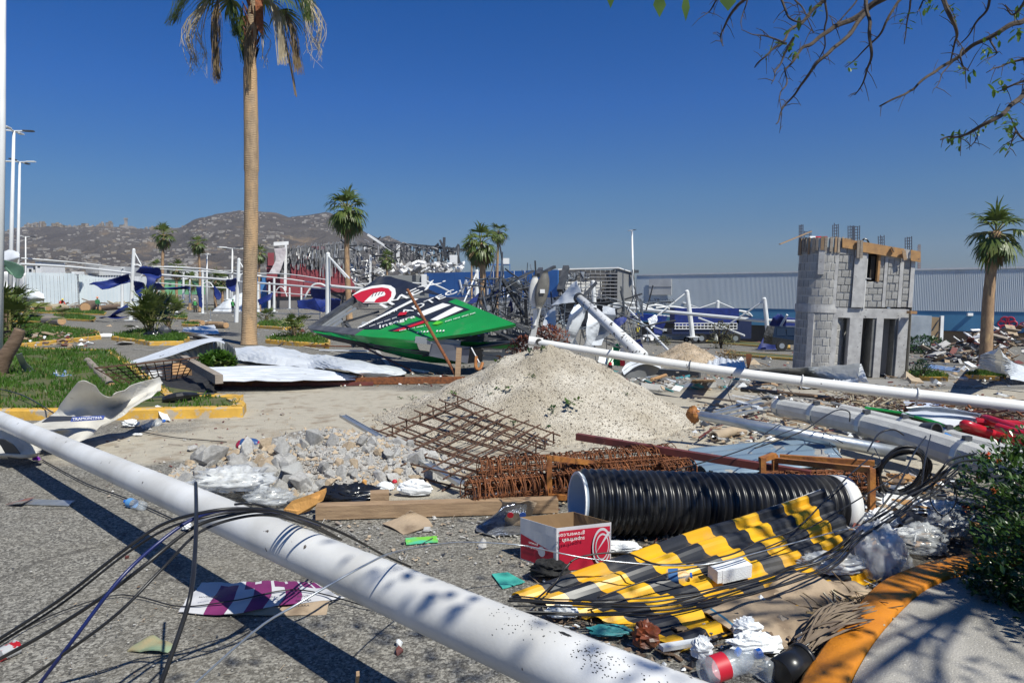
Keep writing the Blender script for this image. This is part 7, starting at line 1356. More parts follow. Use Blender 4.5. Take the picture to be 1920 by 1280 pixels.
gsheet([[(92, 695, .12), (128, 693, .14)], [(98, 705, .14), (135, 704, .12)]], 'plastic_bag', 'blue and white plastic wrapper on the near grass', M('blue_white_bag', (.6, .65, .75), (.08, .2, .5), 7, .4, lo=.5, hi=.55), amp=.03, freq=6, cat='wrapper')
t = thing('tyre_piece', 'black curved rubber scrap lying on the grass tip', 'rubber scrap', tuple(G(340, 745))); mb = MB(); mb.tube(curve([G(305, 750, .14), G(335, 743, .2), G(372, 740, .16)], 10), [.02, .05, .06, .06, .06, .06, .055, .05, .04, .02], 8); mb.build('strip', m_blackrub, t)
gbar('dark_strip', 283, 745, .16, 402, 737, .16, .03, m_steeldark, 'thin dark trim strip lying along the grass tip', 'strip', .02)
# bin bag on kerb,brick litter
def blob(p,rx,ry,rz_,seed,mat,name,label,cat,amp=.25,freq=3,par=None,pinch=0,n=26,solid=0):
 mb = MB()
 for j in range(n + 1):
  th = math.pi * j / n
  for i in range(n):
   ph = 2 * math.pi * i / n; v = Vector((math.sin(th) * math.cos(ph),math.sin(th) * math.sin(ph),math.cos(th))); q = v * freq + Vector((seed,seed * 2.1,0)); r = 1 + amp * ((1 - 2.6 * abs(noise.noise(q))) * .6 + .5 * noise.noise(q * 2.7))
   if pinch: r *= 1 - pinch * max(0,v.z) ** 2
   z = max(-.55,v.z * r + (pinch * .6 * max(0,v.z) ** 6)); mb.v.append((p.x + v.x * r * rx,p.y + v.y * r * ry,p.z + (z + .55) * rz_))
 mb.f = [(j * n + i,(j + 1) * n + i,(j + 1) * n + (i + 1) % n,j * n + (i + 1) % n) for j in range(n) for i in range(n)]; mb.m = [0] * len(mb.f)
 return mb.build(name,mat,par,label=label,cat=cat,smooth=n > 18)
blob(G(290, 638, 0), .35, .25, .2, 3, m_blackbag, 'rubbish_bag', 'shiny black rubbish bag before the fan palm clump', 'rubbish bag', .5, 4)
blob(G(309, 630, .1), .22, .15, .33, 5, m_steeldark, 'upholstered_scrap', 'dark pointed padded scrap leaning over the yellow kerb', 'scrap', .2, 2, pinch=.7)
blob(G(326, 592, .1), .4, .3, .7, 6, m_foamw, 'white_sack', 'white sack hanging behind the fan palm clump', 'sack', .3, 2); blob(G(200, 633, 0), .4, .15, .1, 7, m_foamw, 'white_sack', 'flat white sack between the two yellow kerbs', 'sack', .2, 2)
def debris(box, n, smin, smax, mats, label, seed, h=0.01, flat=.25, hmax=0, name='debris', dens=1.4):
 r_ = random.Random(seed); mb = MB(); x0,y0,x1,y1 = box
 for i in range(n):
  p = G(r_.uniform(x0,x1),y0 + (y1 - y0) * r_.random() ** dens,h); p.z += r_.random() ** 2 * hmax; s = r_.uniform(smin,smax) * (2.2 if r_.random() < .06 else 1); k = r_.random()
  if k < .45: mb.box(p + Vector((0,0,s * .1)),(s,s * r_.uniform(.3,.9),s * flat * r_.uniform(.15,1)),rxyz(r_.uniform(-.4,.4),r_.uniform(-.4,.4),r_.uniform(0,3)),r_.randrange(len(mats)))
  elif k < .6: a = r_.uniform(0,3.1); mb.bar(p,p + Vector((math.cos(a),math.sin(a),r_.uniform(0,.2))) * s * 3,s * .12,mi=r_.randrange(len(mats)))
  else: scatter(mb,[p],s * .3,s * .55,r_,mi=r_.randrange(len(mats)))
 return mb.build(name, mats, kind='stuff', label=label, cat='litter', org=tuple(G((x0 + x1) / 2, (y0 + y1) / 2)))
DM = [m_rock,m_rockt,m_woodgrey,m_card,m_foamw,m_steeldark,m_oxide,m_gsheet,m_wood]
debris((40, 634, 170, 652), 130, .06, .22, [m_oxide, m_wood, m_card, m_foamw, m_trunkd], 'reddish brick and wood litter by the grassy kerb', 1, hmax=.25)
debris((200, 585, 620, 650), 130, .08, .25, DM, 'scattered small litter over the far asphalt', 2); debris((400, 700, 860, 724), 260, .02, .1, [m_woodgrey, m_wood, m_rockt, m_foamw, m_oxide, m_steeldark], 'splinters and chips along the rusty beam', 3)
debris((1150, 700, 1460, 735), 420, .03, .16, DM + [M('teal_bit', (.05, .25, .25), None)], 'mixed building litter below the long white pole', 4, hmax=.2); debris((1400, 722, 1900, 775), 520, .02, .11, DM, 'litter strewn over the sand before the tower', 5)
debris((1660, 650, 1900, 720), 300, .08, .3, DM, 'litter scattered around the right islands', 6, hmax=.1); debris((1200, 628, 1500, 690), 200, .1, .3, DM, 'litter between the far heap and the right canopies', 7)
debris((1300, 765, 1700, 835), 500, .02, .1, DM, 'litter around the galvanised pipe', 8, hmax=.08); debris((900, 900, 1060, 960), 200, .015, .06, DM, 'litter between the timber beam and the mesh rolls', 9)
debris((560, 960, 1060, 1060), 420, .008, .03, [m_rock, m_rockt, m_woodgrey, m_rock, m_steeldark], 'stone chips on the asphalt behind the big pole', 10); debris((0, 880, 620, 1270), 300, .004, .012, [m_rock, m_rockt, m_trunkd, m_steeldark], 'tiny grit on the near asphalt', 11, dens=.6); debris((200, 760, 560, 930), 380, .008, .035, [m_rockt, m_rock, m_oxide, m_woodgrey], 'chips between kerb and rubble', 12)
debris((680, 770, 1340, 838), 420, .01, .045, [m_rock, m_rockt, m_woodgrey, m_trunkd, m_rockt], 'stones and splinters spilled round the foot of the gravel heap', 17); debris((1060, 985, 1640, 1030), 500, .012, .06, DM, 'litter under the big black pipe', 13); debris((1380, 1060, 1660, 1230), 420, .012, .05, [m_trunkd, m_card, m_woodgrey, m_foamw, m_steeldark], 'leaf and paper litter against the orange kerb', 14, hmax=.03)
debris((1590, 905, 1830, 1050), 420, .02, .09, [m_steeldark, m_foamw, m_card, m_ply, m_trunkd, m_blackpl, m_gsheet], 'crowded litter beneath the concrete poles', 15, hmax=.1); debris((1000, 1080, 1500, 1260), 420, .01, .045, [m_steeldark, m_foamw, m_card, m_trunkd, m_blackpl, m_trunkd], 'dirt and scraps around the striped sheet', 16)
brush((1690, 775, 1920, 812), 420, 'dry brown twigs and leaves between the concrete poles and red tubes', 4, [m_trunkd, m_oxide, m_rust], .05, .2, (.01, .02), .22); brush((1560, 1120, 1640, 1185), 90, 'dry straw frond ends over the orange kerb', 5, [m_straw, m_dead], .06, .24, (.004, .008), .08)
brush((1560, 742, 1700, 770), 200, 'thin dry wire and twigs in front of the tower', 6, [m_rustbar, m_straw], .1, .4, (.008, .012), .15)
# ================================================================= RUBBLE HEAP
hR = heap(-1.75, 6.45, 1.35, 1.25, .85, 1.0, .36, m_rubbled, 'heap of grey crushed rubble behind the big white pole', 8, pw=1.3, nr=34, na=90, rough=.05, name='rubble_heap', cat='rubble heap', peb=3800, pmat=[m_rock, m_rockt, m_rubbled], ps=(.008, .032))
def rb(px,py,s,k,label,tan=False,mat=None):
 r = ray(px,py); o = Vector((0,0,CH)); t_ = 4.2
 while t_ < 9:
  p = o + r * t_
  if p.z <= max(0,hR(p.x,p.y)): break
  t_ += .01
 o_ = rock(p + Vector((0,0,s * .25)),s,k,label,tan=tan)
 if mat: m = o_.data.copy(); m.materials[0] = mat; o_.data = m
 return o_
for i, (x, y, s, lb, tan, mt) in enumerate([(395, 868, .19, 'biggest pale grey slab at the left end of the rubble', 0, None), (548, 886, .135, 'rounded white plaster disc in the middle of the rubble', 0, M('plaster_white', (.6, .6, .58), (.5, .5, .48), 20, .9, bump=.9, bscale=40)), (500, 884, .11, 'tan brick like piece left of the white plaster disc', 1, None), (440, 858, .08, 'yellowish stone below the red packet', 1, None), (532, 850, .12, 'light rounded lump above the white plaster disc', 0, None), (505, 835, .08, 'grey stone right of the red packet', 0, None), (570, 838, .07, 'grey stone at the back edge of the rubble', 0, None), (676, 833, .08, 'squared grey lump near the galvanised channel', 0, None), (655, 840, .06, 'small tan brick bit near the galvanised channel', 1, None), (600, 915, .07, 'dark grey stone in front of the plaster disc', 0, None), (478, 925, .1, 'grey slab at the rubble front left', 0, None), (800, 892, .1, 'grey lump at the rubble right end', 0, None), (780, 870, .11, 'pale lump beside the galvanised channel', 0, None), (440, 905, .1, 'flat grey stone behind the clear plastic', 0, None), (505, 905, .08, 'grey stone left of the orange foam slab', 0, None)]): rb(x, y, s * 1.15, i, lb, tan, mt)
for i in range(150):
 f = rnd.random(); x = 350 + 480 * f; y = rnd.uniform(828 if f > .3 else 845, 938 if f < .55 else 915); rb(x, y, rnd.choice([.035, .045, .06, .07, .04, .1]) * (1.35 if x < 600 else .95), i, 'small broken concrete chunk among many in the rubble heap', rnd.random() < .18)
t = thing('snack_packet', 'red and blue shiny food packet on the rubble', 'packet', tuple(G(465, 840, .1))); p = G(466, 843, .12)
blob(p + Vector((0, 0, 0)), .12, .06, .075, 3, M('packet_red', (.4, .02, .05), (.03, .08, .22), 9, .25, lo=.56, hi=.58, stretch=(1.2, .2, .2)), 'wrapper', None, None, .12, 2, par=t)
for dx_ in (-.05, .05): mb = MB(); mb.tube([p + Vector((dx_, -.066, .045)), p + Vector((dx_, -.07, .045))], .022, 12); mb.build('round_print', m_wprint, t)
rg = random.Random(2)
def slab(pts,h0,th,mat,name,label,cat,h1=None): mb = MB(); P_ = [G(x,y,hh) for x,y,hh in pts]; mb.prism(P_,Vector((0,0,-th))); return mb.build(name,mat,label=label,cat=cat)
slab([(532, 954, .03), (548, 938, .1), (585, 925, .16), (612, 914, .2), (606, 930, .15), (580, 950, .06), (556, 958, .03)], 0, .03, M('orange_foam', (.62, .33, .1), (.5, .25, .07), 6, .8, bump=.3), 'foam_slab', 'orange foam slab leaning at the left end of the timber beam', 'foam slab')
for i, (x, y, s, lb) in enumerate([(683, 908, .05, 'small orange foam piece in the rubble'), (715, 918, .04, 'second small orange foam piece by the white packet'), (508, 925, .03, 'tiny orange foam bit at the rubble front'), (988, 918, .055, 'orange foam lump beside the orange steel frame')]): rb(x, y, s, i, lb, mat=MATS['orange_foam'])
blob(G(655, 945, 0), .24, .1, .09, 8, m_blackbag, 'black_sheet', 'crumpled black plastic on top of the timber beam', 'plastic sheet', .6, 3)
blob(G(436, 912, .1), .27, .16, .09, 9, MATS['film_milky'], 'plastic_bag', 'milky clear plastic sheet over the rubble front', 'plastic bag', .6, 3); blob(G(505, 940, .04), .16, .1, .06, 19, MATS['film'], 'plastic_bag', 'thin clear plastic left of the orange foam slab', 'plastic bag', .5, 4)
blob(G(778, 925, .02), .13, .06, .07, 10, m_foamw, 'white_packet', 'white ribbed packet right of the rubble', 'packet', .35, 3, n=14); blob(G(740, 905, .05), .022, .02, .02, 10, m_red, 'screw_top', 'small red cap in the rubble right part', 'bottle top', .1); blob(G(722, 918, .05), .07, .05, .04, 12, m_foamw, 'foam_scrap', 'white foam scrap beside the small orange foam', 'foam scrap', .3)
mb = MB(); a,b = G(642,779,.28),G(866,907,.1); d_,s_,u_ = frame(b - a)
for o_,w_,h_ in ((Vector(),.07,.006),(s_ * .033,.005,.03),(s_ * -.033,.005,.03)): mb.bar(a + o_,b + o_,w_,h_,up=u_)
mb.build('steel_channel', m_galv, label='shiny galvanised channel leaning over rubble and rebar cage', cat='steel channel')
# rebar cage
t = thing('rebar_cage', 'flat rusty rebar cage lying on the gravel heap foot', 'rebar cage', tuple(G(850, 860))); Wn, Nn, En, Sn = G(648, 832, .16), P(858, 744, 8.0), P(1038, 812, 7.4), G(872, 903, .12)
for lay,off in ((0,Vector()),(1,Vector((0,.03,-.11)))):
 for i in range(9): f = i / 8; mb = MB(); a, b = Wn.lerp(Nn, f + rnd.uniform(-.02, .02)) + off, Sn.lerp(En, f + rnd.uniform(-.03, .03)) + off + Vector((0, 0, rnd.uniform(-.03, .03))); d_ = (b - a).normalized() * .1; mb.tube([a - d_, a.lerp(b, .5) + Vector((0, 0, -.02)), b + d_ * rnd.uniform(.5, 1.5)], .0085, 6); mb.build('rebar_rod', m_rustbar, t)
 for i in range(8): f = i / 7; mb = MB(); a, b = Wn.lerp(Sn, f + rnd.uniform(-.025, .025)) + off, Nn.lerp(En, f + rnd.uniform(-.03, .03)) + off + Vector((0, 0, rnd.uniform(-.04, .02))); d_ = (b - a).normalized() * .08; mb.tube([a - d_, b + d_], .0085, 6); mb.build('rebar_rod', m_rustbar, t)
for i in range(9):
 for e0, e1 in ((Wn, Nn), (Sn, En)): p = e0.lerp(e1, i / 8); mb = MB(); mb.tube([p, p + Vector((0, .03, -.14))], .008, 6); mb.build('tie_bar', m_rustbar, t)
# rolls of rusty stirrups
def meshroll(x0,y0,x1,y1,r,h,nr,label,seed):
 a, b = G(x0, y0, r + h), G(x1, y1, r + h); t = thing('rusty_mesh_roll', label, 'wire mesh', tuple(a.lerp(b, .5)), 'rusty mesh rolls'); r_ = random.Random(seed); d, s, u = frame(b - a); mb = MB()
 for i in range(nr):
  c = a.lerp(b,(i + r_.uniform(-.4,.4)) / nr); rr = r * r_.uniform(.8,1.08); tl = r_.uniform(-.12,.12); mb.tube([c + s * math.cos(q * .5236) * rr + u * math.sin(q * .5236) * rr * .95 + d * tl * math.cos(q * .5236 + i) * .4 for q in range(13)],.0045,4,caps=False)
 mb.build('hoop', m_rust, t); mb = MB()
 for i in range(34):
  an = r_.uniform(0,6.28); rr = r * r_.uniform(.55,1.02); w = [a.lerp(b,f) + s * math.cos(an + .1 * r_.uniform(-1,1)) * rr + u * math.sin(an + .1 * r_.uniform(-1,1)) * rr for f in (0,.25,.5,.75,1)]; mb.tube(w,.004,4,caps=False)
 mb.build('long_wire', m_rust, t)
meshroll(878, 925, 1080, 905, .13, 0, 60, 'front left roll of tangled orange rusty mesh', 1); meshroll(1060, 900, 1280, 880, .14, 0, 60, 'right roll of orange rusty mesh behind the black pipe', 2); meshroll(900, 890, 1260, 860, .15, .05, 90, 'back roll of orange rusty mesh at the heap foot', 3); meshroll(1240, 885, 1290, 880, .1, .1, 16, 'stub end of rusty mesh near the blue sheet', 4)
meshroll(1430, 905, 1640, 900, .09, .1, 40, 'flattened rusty mesh behind the second orange frame', 5)
def frame_t(lines,label,d):
 t = thing('welded_stand', label, 'metal stand', tuple(P(*lines[0][:2], d)), 'orange brown steel frames')
 for x0, y0, x1, y1, d0, d1 in lines: mb = MB(); mb.bar(P(x0, y0, d0), P(x1, y1, d1), .04, .04); mb.build('frame_bar', m_orangesteel, t)
frame_t([(1030, 855, 1030, 932, 5.25, 5.25), (1026, 857, 1122, 869, 5.25, 5.6), (1119, 867, 1119, 888, 5.6, 5.6), (1026, 930, 1062, 932, 5.25, 5.2), (993, 932, 1029, 893, 5.4, 5.28)], 'orange brown welded frame standing left of the black pipe mouth', 5.2)
frame_t([(1430, 858, 1430, 890, 5.2, 5.2), (1426, 862, 1452, 853, 5.2, 5.3), (1453, 852, 1453, 886, 5.3, 5.3), (1452, 862, 1634, 881, 5.3, 4.75), (1634, 878, 1634, 960, 4.75, 4.75), (1462, 856, 1640, 868, 5.5, 5.2)], 'orange brown frame standing behind the right end of the black pipe', 5)
# timber beam
gbar('timber_beam', 594, 958, .06, 1045, 945, .06, .1, m_wood, 'long squared timber beam lying before the rubble', 'timber beam', .1)
box_t(712, 938, (.14, .1, .07), m_wood, 'short timber offcut on top of the beam', 'timber', 'timber_offcut', (0, 0, .2), .08)
# ================================================================= BLACK RIBBED PIPE
t = thing('drain_pipe', 'large black ribbed drain pipe with white lining lying on its side', 'pipe', tuple(P(1330, 1000, 4.7)))
a,b = P(1088,940,4.5),P(1562,948,4.9); ax = (b - a).normalized(); _,s_,u_ = frame(ax); N = 36; pts = []; rs = []
for i in range(N * 6 + 1):
 ph = i % 6; pts.append(a.lerp(b,i / (N * 6))); rs.append((.193,.2,.218,.222,.218,.2)[ph])
mb = MB(); mb.tube(pts, rs, 40, caps=False); mb.build('ribbed_shell', m_blackpl, t, smooth=True)
mb = MB(); ring_tube(mb, a - ax * .02, b + ax * .02, .19, .182, 40); mb.build('lining', M('pipe_lining', (.42, .5, .58), None, rough=.4), t, smooth=True)
mb = MB(); ring_tube(mb, a - ax * .028, a - ax * .018, .2, .183, 40); mb.build('end_lip', m_wfar, t); mb = MB(); ring_tube(mb, b - ax * .02, b + ax * .08, .224, .2, 40); mb.build('white_collar', m_wfar, t, smooth=True)
# ================================================================= BIG WHITE POLE
A_,B_ = G(77,820,.41),G(650,1068,.50); dv = (B_ - A_); c_ = [A_ + dv * f for f in np.linspace(-.6,1.6,60)]
t = thing('fallen_pole', 'huge fallen white lamp pole crossing the whole foreground', 'pole', tuple(A_.lerp(B_, .7)))
Rr = lambda f: .08 + .016 * max(0,f)
mb = MB(); mb.tube(c_, [Rr(f) for f in np.linspace(-.6, 1.6, 60)], 48); o = mb.build('tube', m_white, t, smooth=True)
dn = dv.normalized(); side = dn.cross(Vector((0,0,1))).normalized(); side = side if side.y > 0 else -side; upv = side.cross(dn); upv = upv if upv.z > 0 else -upv
def onpole(f,an,k=1.004): return A_ + dv * f + (side * math.sin(an) + upv * math.cos(an)) * Rr(f) * k
rg = random.Random(17); mb = MB()
for i in range(520):
 f = .75 + rg.random() * .75 if i < 430 else rg.uniform(0,.9); an = .40 + rg.gauss(0,.045); l = rg.uniform(.0006,.005); w = rg.uniform(.006,.045)
 mb.poly([onpole(f,an),onpole(f + l,an + w * rg.uniform(-.5,.2)),onpole(f + l * 2,an + w * .4),onpole(f + l,an + w)])
for cx,can,k,sf,sa in ((1.285,-.5,110,.012,.22),(1.22,-.3,70,.02,.3),(1.34,-.7,50,.02,.3)):
 for i in range(k): f = cx + rg.gauss(0,sf); an = can + rg.gauss(0,sa); l = rg.uniform(.0004,.0015); mb.poly([onpole(f,an),onpole(f + l,an - .01),onpole(f + l,an + .02),onpole(f,an + .02)])
mb.build('peeled_seam', M('bare_black_patch', (.012, .012, .012), None, rough=.8), t, kind='stuff')
def blot(f0,a0,rf,ra_,mat,seed,k=1.005):
 r_ = random.Random(seed); mb = MB(); mb.poly([onpole(f0 + math.cos(q) * rf * r_.uniform(.65, 1.1), a0 + math.sin(q) * ra_ * r_.uniform(.65, 1.1), k) for q in [i * math.pi / 12 for i in range(24)]]); mb.build('bare_patch', mat, t)
def pfind(px,py):
 best = None
 for i in range(300):
  f = .2 + 1.35 * i / 299
  for j in range(30):
   an = -1.5 + 3 * j / 29; x,y = proj(onpole(f,an)); d = (x - px) ** 2 + (y - py) ** 2
   if best is None or d < best[0]: best = (d,f,an)
 return best[1],best[2]
for (x, y, rf, ra_, m_, sd) in ((1092, 1193, .0065, .1, 'bare_black_patch', 1), (1060, 1190, .006, .07, 'bare_black_patch', 2), (1048, 1188, .003, .14, 'bare_black_patch', 3), (1262, 1262, .004, .08, 'rust', 4), (1298, 1276, .004, .08, 'rust', 5), (952, 1016, .0015, .12, 'bare_black_patch', 6)): f, an = pfind(x, y); blot(f, an, rf, ra_, MATS[m_], sd)
# ================================================================= STRIPED SHEET
m_ys, m_bs = M('sheet_yellow', (.78, .44, .015), (.7, .36, .015), 4, .35, c3=(.42, .3, .12), s3=5, t3=.56, w3=.25, rr=.1), M('sheet_black', (.018, .02, .026), (.03, .033, .04), 5, .4, c3=(.13, .12, .105), s3=5, t3=.54, w3=.3)
a,b,c,d = G(953,1108,.03),P(1541,911,4.36),G(1662,1082,.04),G(1285,1218,.02); mb = MB(); ms = [a.lerp(b,.5) + Vector((0,0,.03)),d.lerp(c,.5) + Vector((0,0,.02))]
mb.surf([[a,a.lerp(b,.25) + Vector((0,0,.01)),ms[0] + Vector((0,0,-.02)),a.lerp(b,.75),b],[a.lerp(d,.5) + Vector((0,0,.02)),a.lerp(b,.25).lerp(d.lerp(c,.25),.5),ms[0].lerp(ms[1],.5),a.lerp(b,.75).lerp(d.lerp(c,.75),.5),b.lerp(c,.5)],[d,d.lerp(c,.25),ms[1],d.lerp(c,.75),c]],144,60,amp=.008,freq=3,corr=(1,6.5,.032),ridge=False,mi=lambda u,v: 2 if v < .03 else int(min(u,.999) * 12) % 2)
mb.build('striped_sheet', [m_ys, m_bs, m_wsheet], label='corrugated sheet painted in yellow and black stripes', cat='corrugated sheet', solid=.003)
# ================================================================= CARTONS AND SMALL LITTER
t = thing('fruit_carton', 'open red and white fruit carton upside down before the black pipe', 'carton', tuple(G(1043, 1058)))
Cc, Lc, Rc = G(1043, 1071), G(976, 1047), G(1145, 1058); Bc = Lc + Rc - Cc; Hh = .265; m_cw, m_cr, m_cb = M('carton_white', (.6, .6, .62), (.52, .52, .54), 4, .6), M('carton_red', (.48, .012, .04), (.42, .012, .035), 5, .5), M('carton_brown_inside', (.34, .21, .1), (.26, .16, .08), 3, .9)
def wall(p,q_,nm,h0=0.0,h1=Hh,mat=None,o=0,bow=0):
 nn = (q_ - p).cross(Vector((0,0,1))).normalized(); m = (p + q_) / 2 + nn * bow; mb = MB(); rows = [[v + nn * o + Vector((0,0,h)) for v in (p,m,q_)] for h in (h0,(h0 + h1) / 2,h1)]; mb.surf(rows,10,4,amp=.003,freq=9); return mb.build(nm,mat,t,solid=.003)
cen = (Cc + Bc) / 2
for p, q_, nm, bw in ((Lc, Cc, 'left_wall', 0), (Cc, Rc, 'front_wall', 0), (Rc, Bc, 'right_wall', 0), (Bc, Lc, 'back_wall', 0)): wall(p, q_, nm, mat=m_cw if nm[0] in 'lf' else m_cb, bow=bw)
fx = (Rc - Cc); fn = fx.cross(Vector((0,0,1))).normalized(); fn = fn if fn.y < 0 else -fn; q = lambda u,v,o=.022: Cc + fx * u + Vector((0,0,Hh * v)) + fn * (o + .014 * math.sin(math.pi * min(1,max(0,u))))
def flat(pts,nm,mat,o=.026,fq=None): mb = MB(); mb.poly([(fq or q)(u,v,o) for u,v in pts]); mb.build(nm,mat,t)
flat([(.04, .02), (.3, .02), (.62, .02), (.97, .02), (.97, .3), (.97, .93), (.4, .95), (.04, .93)], 'red_print', m_cr, .008)
for rr, o_, mt in ((.43, .015, m_cw), (.37, .018, m_cr), (.31, .021, m_cw), (.27, .023, m_cr)): flat([(.8 + rr * .42 * math.cos(an), .5 + rr * math.sin(an)) for an in [i * math.pi / 16 for i in range(32)]], 'logo_ring', mt, o_)
flat([(.64, .3), (.7, .42), (.96, .82), (.9, .84)], 'logo_leaf', m_cw, .026)
for s_, v in (('superfresh', .74), ('growers.com', .86)): text(s_, t, q(.46, v + .06, .03), -fx, Vector((0, 0, -1)), .034, m_wprint, ext=.0005)
lx = (Cc - Lc); ln_ = lx.cross(Vector((0,0,1))).normalized(); ln_ = ln_ if ln_.y < 0 else -ln_; ql = lambda u,v,o=.006: Lc + lx * u + Vector((0,0,Hh * v)) + ln_ * o
flat([(.02, .03), (.93, .03), (.93, .42), (.02, .62)], 'red_print', m_cr, .005, ql); flat([(.62 + .1 * math.cos(i * .4), .36 + .12 * math.sin(i * .4)) for i in range(16)], 'round_print', m_cw, .008, ql)
for s_, v in (('superfresh', .40), ('growers', .50)): text(s_, t, ql(.52, v, .009), -lx, Vector((0, 0, -1)), .022, m_wprint, ext=.0005)
t = thing('crushed_carton', 'crushed brown carton with blue and red round prints', 'carton', tuple(G(968, 985))); mb = MB(); mb.surf([[G(928, 965, .05), G(960, 982, .03), G(992, 984, .03)], [G(940, 948, .16), G(962, 950, .17), G(1000, 955, .16)], [G(935, 935, .2), G(970, 940, .24), G(1005, 940, .22)]], 14, 10, amp=.03, freq=6); mb.build('panel', m_card, t, solid=.004)
for x, c_m, s_ in ((957, m_red, '6'), (980, M('print_blue', (.03, .1, .4), None), '9')): p = G(x, 966, .15) + Vector((0, -.05, .02)); mb = MB(); mb.tube([p, p + Vector((0, -.003, -.001))], .022, 16); mb.build('round_print', c_m, t)
gsheet([[(935, 962, .2), (950, 948, .22), (990, 945, .2)], [(930, 985, .02), (900, 975, .02), (945, 990, .02)]][:1] + [[(895, 985, .03), (930, 975, .05), (985, 980, .04)], [(893, 995, .02), (930, 1003, .02), (978, 998, .02)]], 'foil_board', 'dark foil covered board under the crushed carton', m_silver, amp=.012, cat='foil board')
gsheet([[(716, 980, .02), (745, 970, .05), (770, 958, .1)], [(740, 990, .02), (775, 983, .04), (800, 968, .03)], [(755, 1000, .01), (785, 992, .02), (812, 984, .01)]], 'cardboard_piece', 'folded brown cardboard lying before the timber beam', m_card, cat='cardboard', amp=.015)
gsheet([[(760, 1008, .012), (819, 1004, .012)], [(762, 1020, .012), (822, 1015, .012)]], 'sachet', 'flat green sachet behind the big pole', M('sachet_green', (.2, .6, .05), (.1, .55, .35), 5, .4, lo=.45, hi=.6), cat='sachet', amp=.004, nu=10, nv=4)
gsheet([[(922, 1076, .01), (952, 1072, .015)], [(942, 1102, .01), (984, 1090, .015)]], 'paper_sheet', 'teal paper sheet at the left of the striped sheet', M('teal_paper', (.05, .38, .3), (.07, .45, .38), 5, .7), cat='paper', amp=.004)
gsheet([[(42, 935, .02), (140, 938, .02)], [(25, 944, .01), (128, 948, .01)]], 'metal_plate', 'flat grey metal plate lying on the asphalt at left', m_galv, amp=.002); gsheet([[(30, 938, .03), (66, 928, .05)], [(10, 944, .02), (40, 944, .03)]], 'rag', 'grey red rag beside the flat metal plate', M('rag_red', (.2, .07, .05), (.2, .2, .19), 9, .8), cat='rag', amp=.02)
m_pur = M('carton_purple', (.16, .02, .1), (.2, .03, .13), 4, .55)
t = thing('flattened_carton', 'flattened purple and white milk carton before the big pole', 'carton', tuple(G(480, 1120)))
mb = MB(); mb.surf([[G(378, 1092, .02), G(460, 1090, .05), G(540, 1088, .04), G(592, 1092, .02)], [G(352, 1118, .02), G(450, 1122, .05), G(550, 1112, .04), G(628, 1112, .03)], [G(334, 1147, .01), G(432, 1148, .03), G(540, 1132, .03), G(648, 1120, .01)]], 44, 16, amp=.012, freq=5, mi=lambda u, v: (0 if (.18 < u < .3 or .4 < u < .52 or .62 < u < .72) and v > .1 or (v < .22 and u > .3 and (u * 9) % 1 < .75) else 1), jag=.25); mb.build('printed_side', [m_pur, m_cw], t, solid=.003)
mb = MB(); mb.surf([[G(430, 1143, .02), G(520, 1136, .03), G(618, 1126, .02)], [G(436, 1152, .005), G(530, 1152, .01), G(612, 1150, .005)]], 24, 5, amp=.012, freq=7); mb.build('brown_edge', m_card, t, solid=.003)
for x, y, s_, sz in ((556, 1119, 'SANTA', .024), (556, 1127, 'CLARA', .024), (510, 1122, '15', .04), (372, 1120, 'SANTA CLARA', .018), (472, 1121, 'SANTA CLARA', .018)): text(s_, t, G(x, y, .062), Vector((1, .1, 0)), Vector((-.1, 1, .1)), sz, m_steeldark if s_ != '15' else m_wprint, ext=.0005)
gsheet([[(255, 1205, .01), (285, 1192, .03), (330, 1208, .02)], [(238, 1218, .01), (290, 1217, .03), (315, 1222, .01)]], 'cardboard_scrap', 'crumpled tan and green cardboard scrap under the cables', M('tan_green', (.33, .26, .14), (.2, .3, .2), 8, .9), cat='cardboard', amp=.015, freq=9)
for x, y, s, lb, mt in ((238, 1044, .02, 'small red brick shard on the near asphalt', m_oxide), (748, 1206, .028, 'white pebble sitting on a brown one below the big pole', m_foamw), (748, 1219, .03, 'reddish brown pebble below the white one', m_oxide), (905, 1022, .05, 'brown stone behind the big pole', m_conc), (1328, 985, .05, 'white foam lump beneath the big black pipe', m_foamw), (1478, 1096, .0, '', m_card)):
 if s: o = rock(G(x, y, s * .4), s, 3, lb, 'loose_stone', 'stone', None); m = o.data.copy(); m.materials[0] = mt; o.data = m
gbar('wood_stake', 668, 1290, .06, 671, 1262, .22, .012, m_wood, 'broken wood sliver at the bottom edge of the picture', 'wood sliver', .018)
# bottles
def bottle(a, b, r, label, cap, lab=None, labf=(.4, .62), group='empty plastic bottles'):
 t = thing('plastic_bottle', label, 'bottle', tuple(a), group); prof = [(0, .7), (.03, 1), (.3, 1), (.36, .93), (.42, 1), (.7, 1), (.82, .75), (.9, .32), (1, .32)]; mb = MB(); mb.tube([a.lerp(b, f) for f, _ in prof], [r * k for _, k in prof], 16); mb.build('shell', MATS['film_clear'], t, smooth=True); d = (b - a)
 mb = MB(); mb.tube([b - d * .02, b + d * .06], r * .38, 12); mb.build('cap', cap, t)
 if lab: mb = MB(); mb.tube([a.lerp(b, labf[0]), a.lerp(b, labf[1])], r * 1.02, 16, caps=False); mb.build('paper_label', lab, t, smooth=True)
capb = M('cap_blue', (.02, .15, .6), None, rough=.35)
bottle(G(270, 949, .035), G(236, 940, .035), .036, 'crushed bottle with blue end behind the big pole at left', capb, M('label_blue', (.1, .3, .6), None), (.55, .8)); bottle(G(268, 797, .05), G(306, 789, .05), .055, 'clear bottle with blue cap at the yellow kerb', capb)
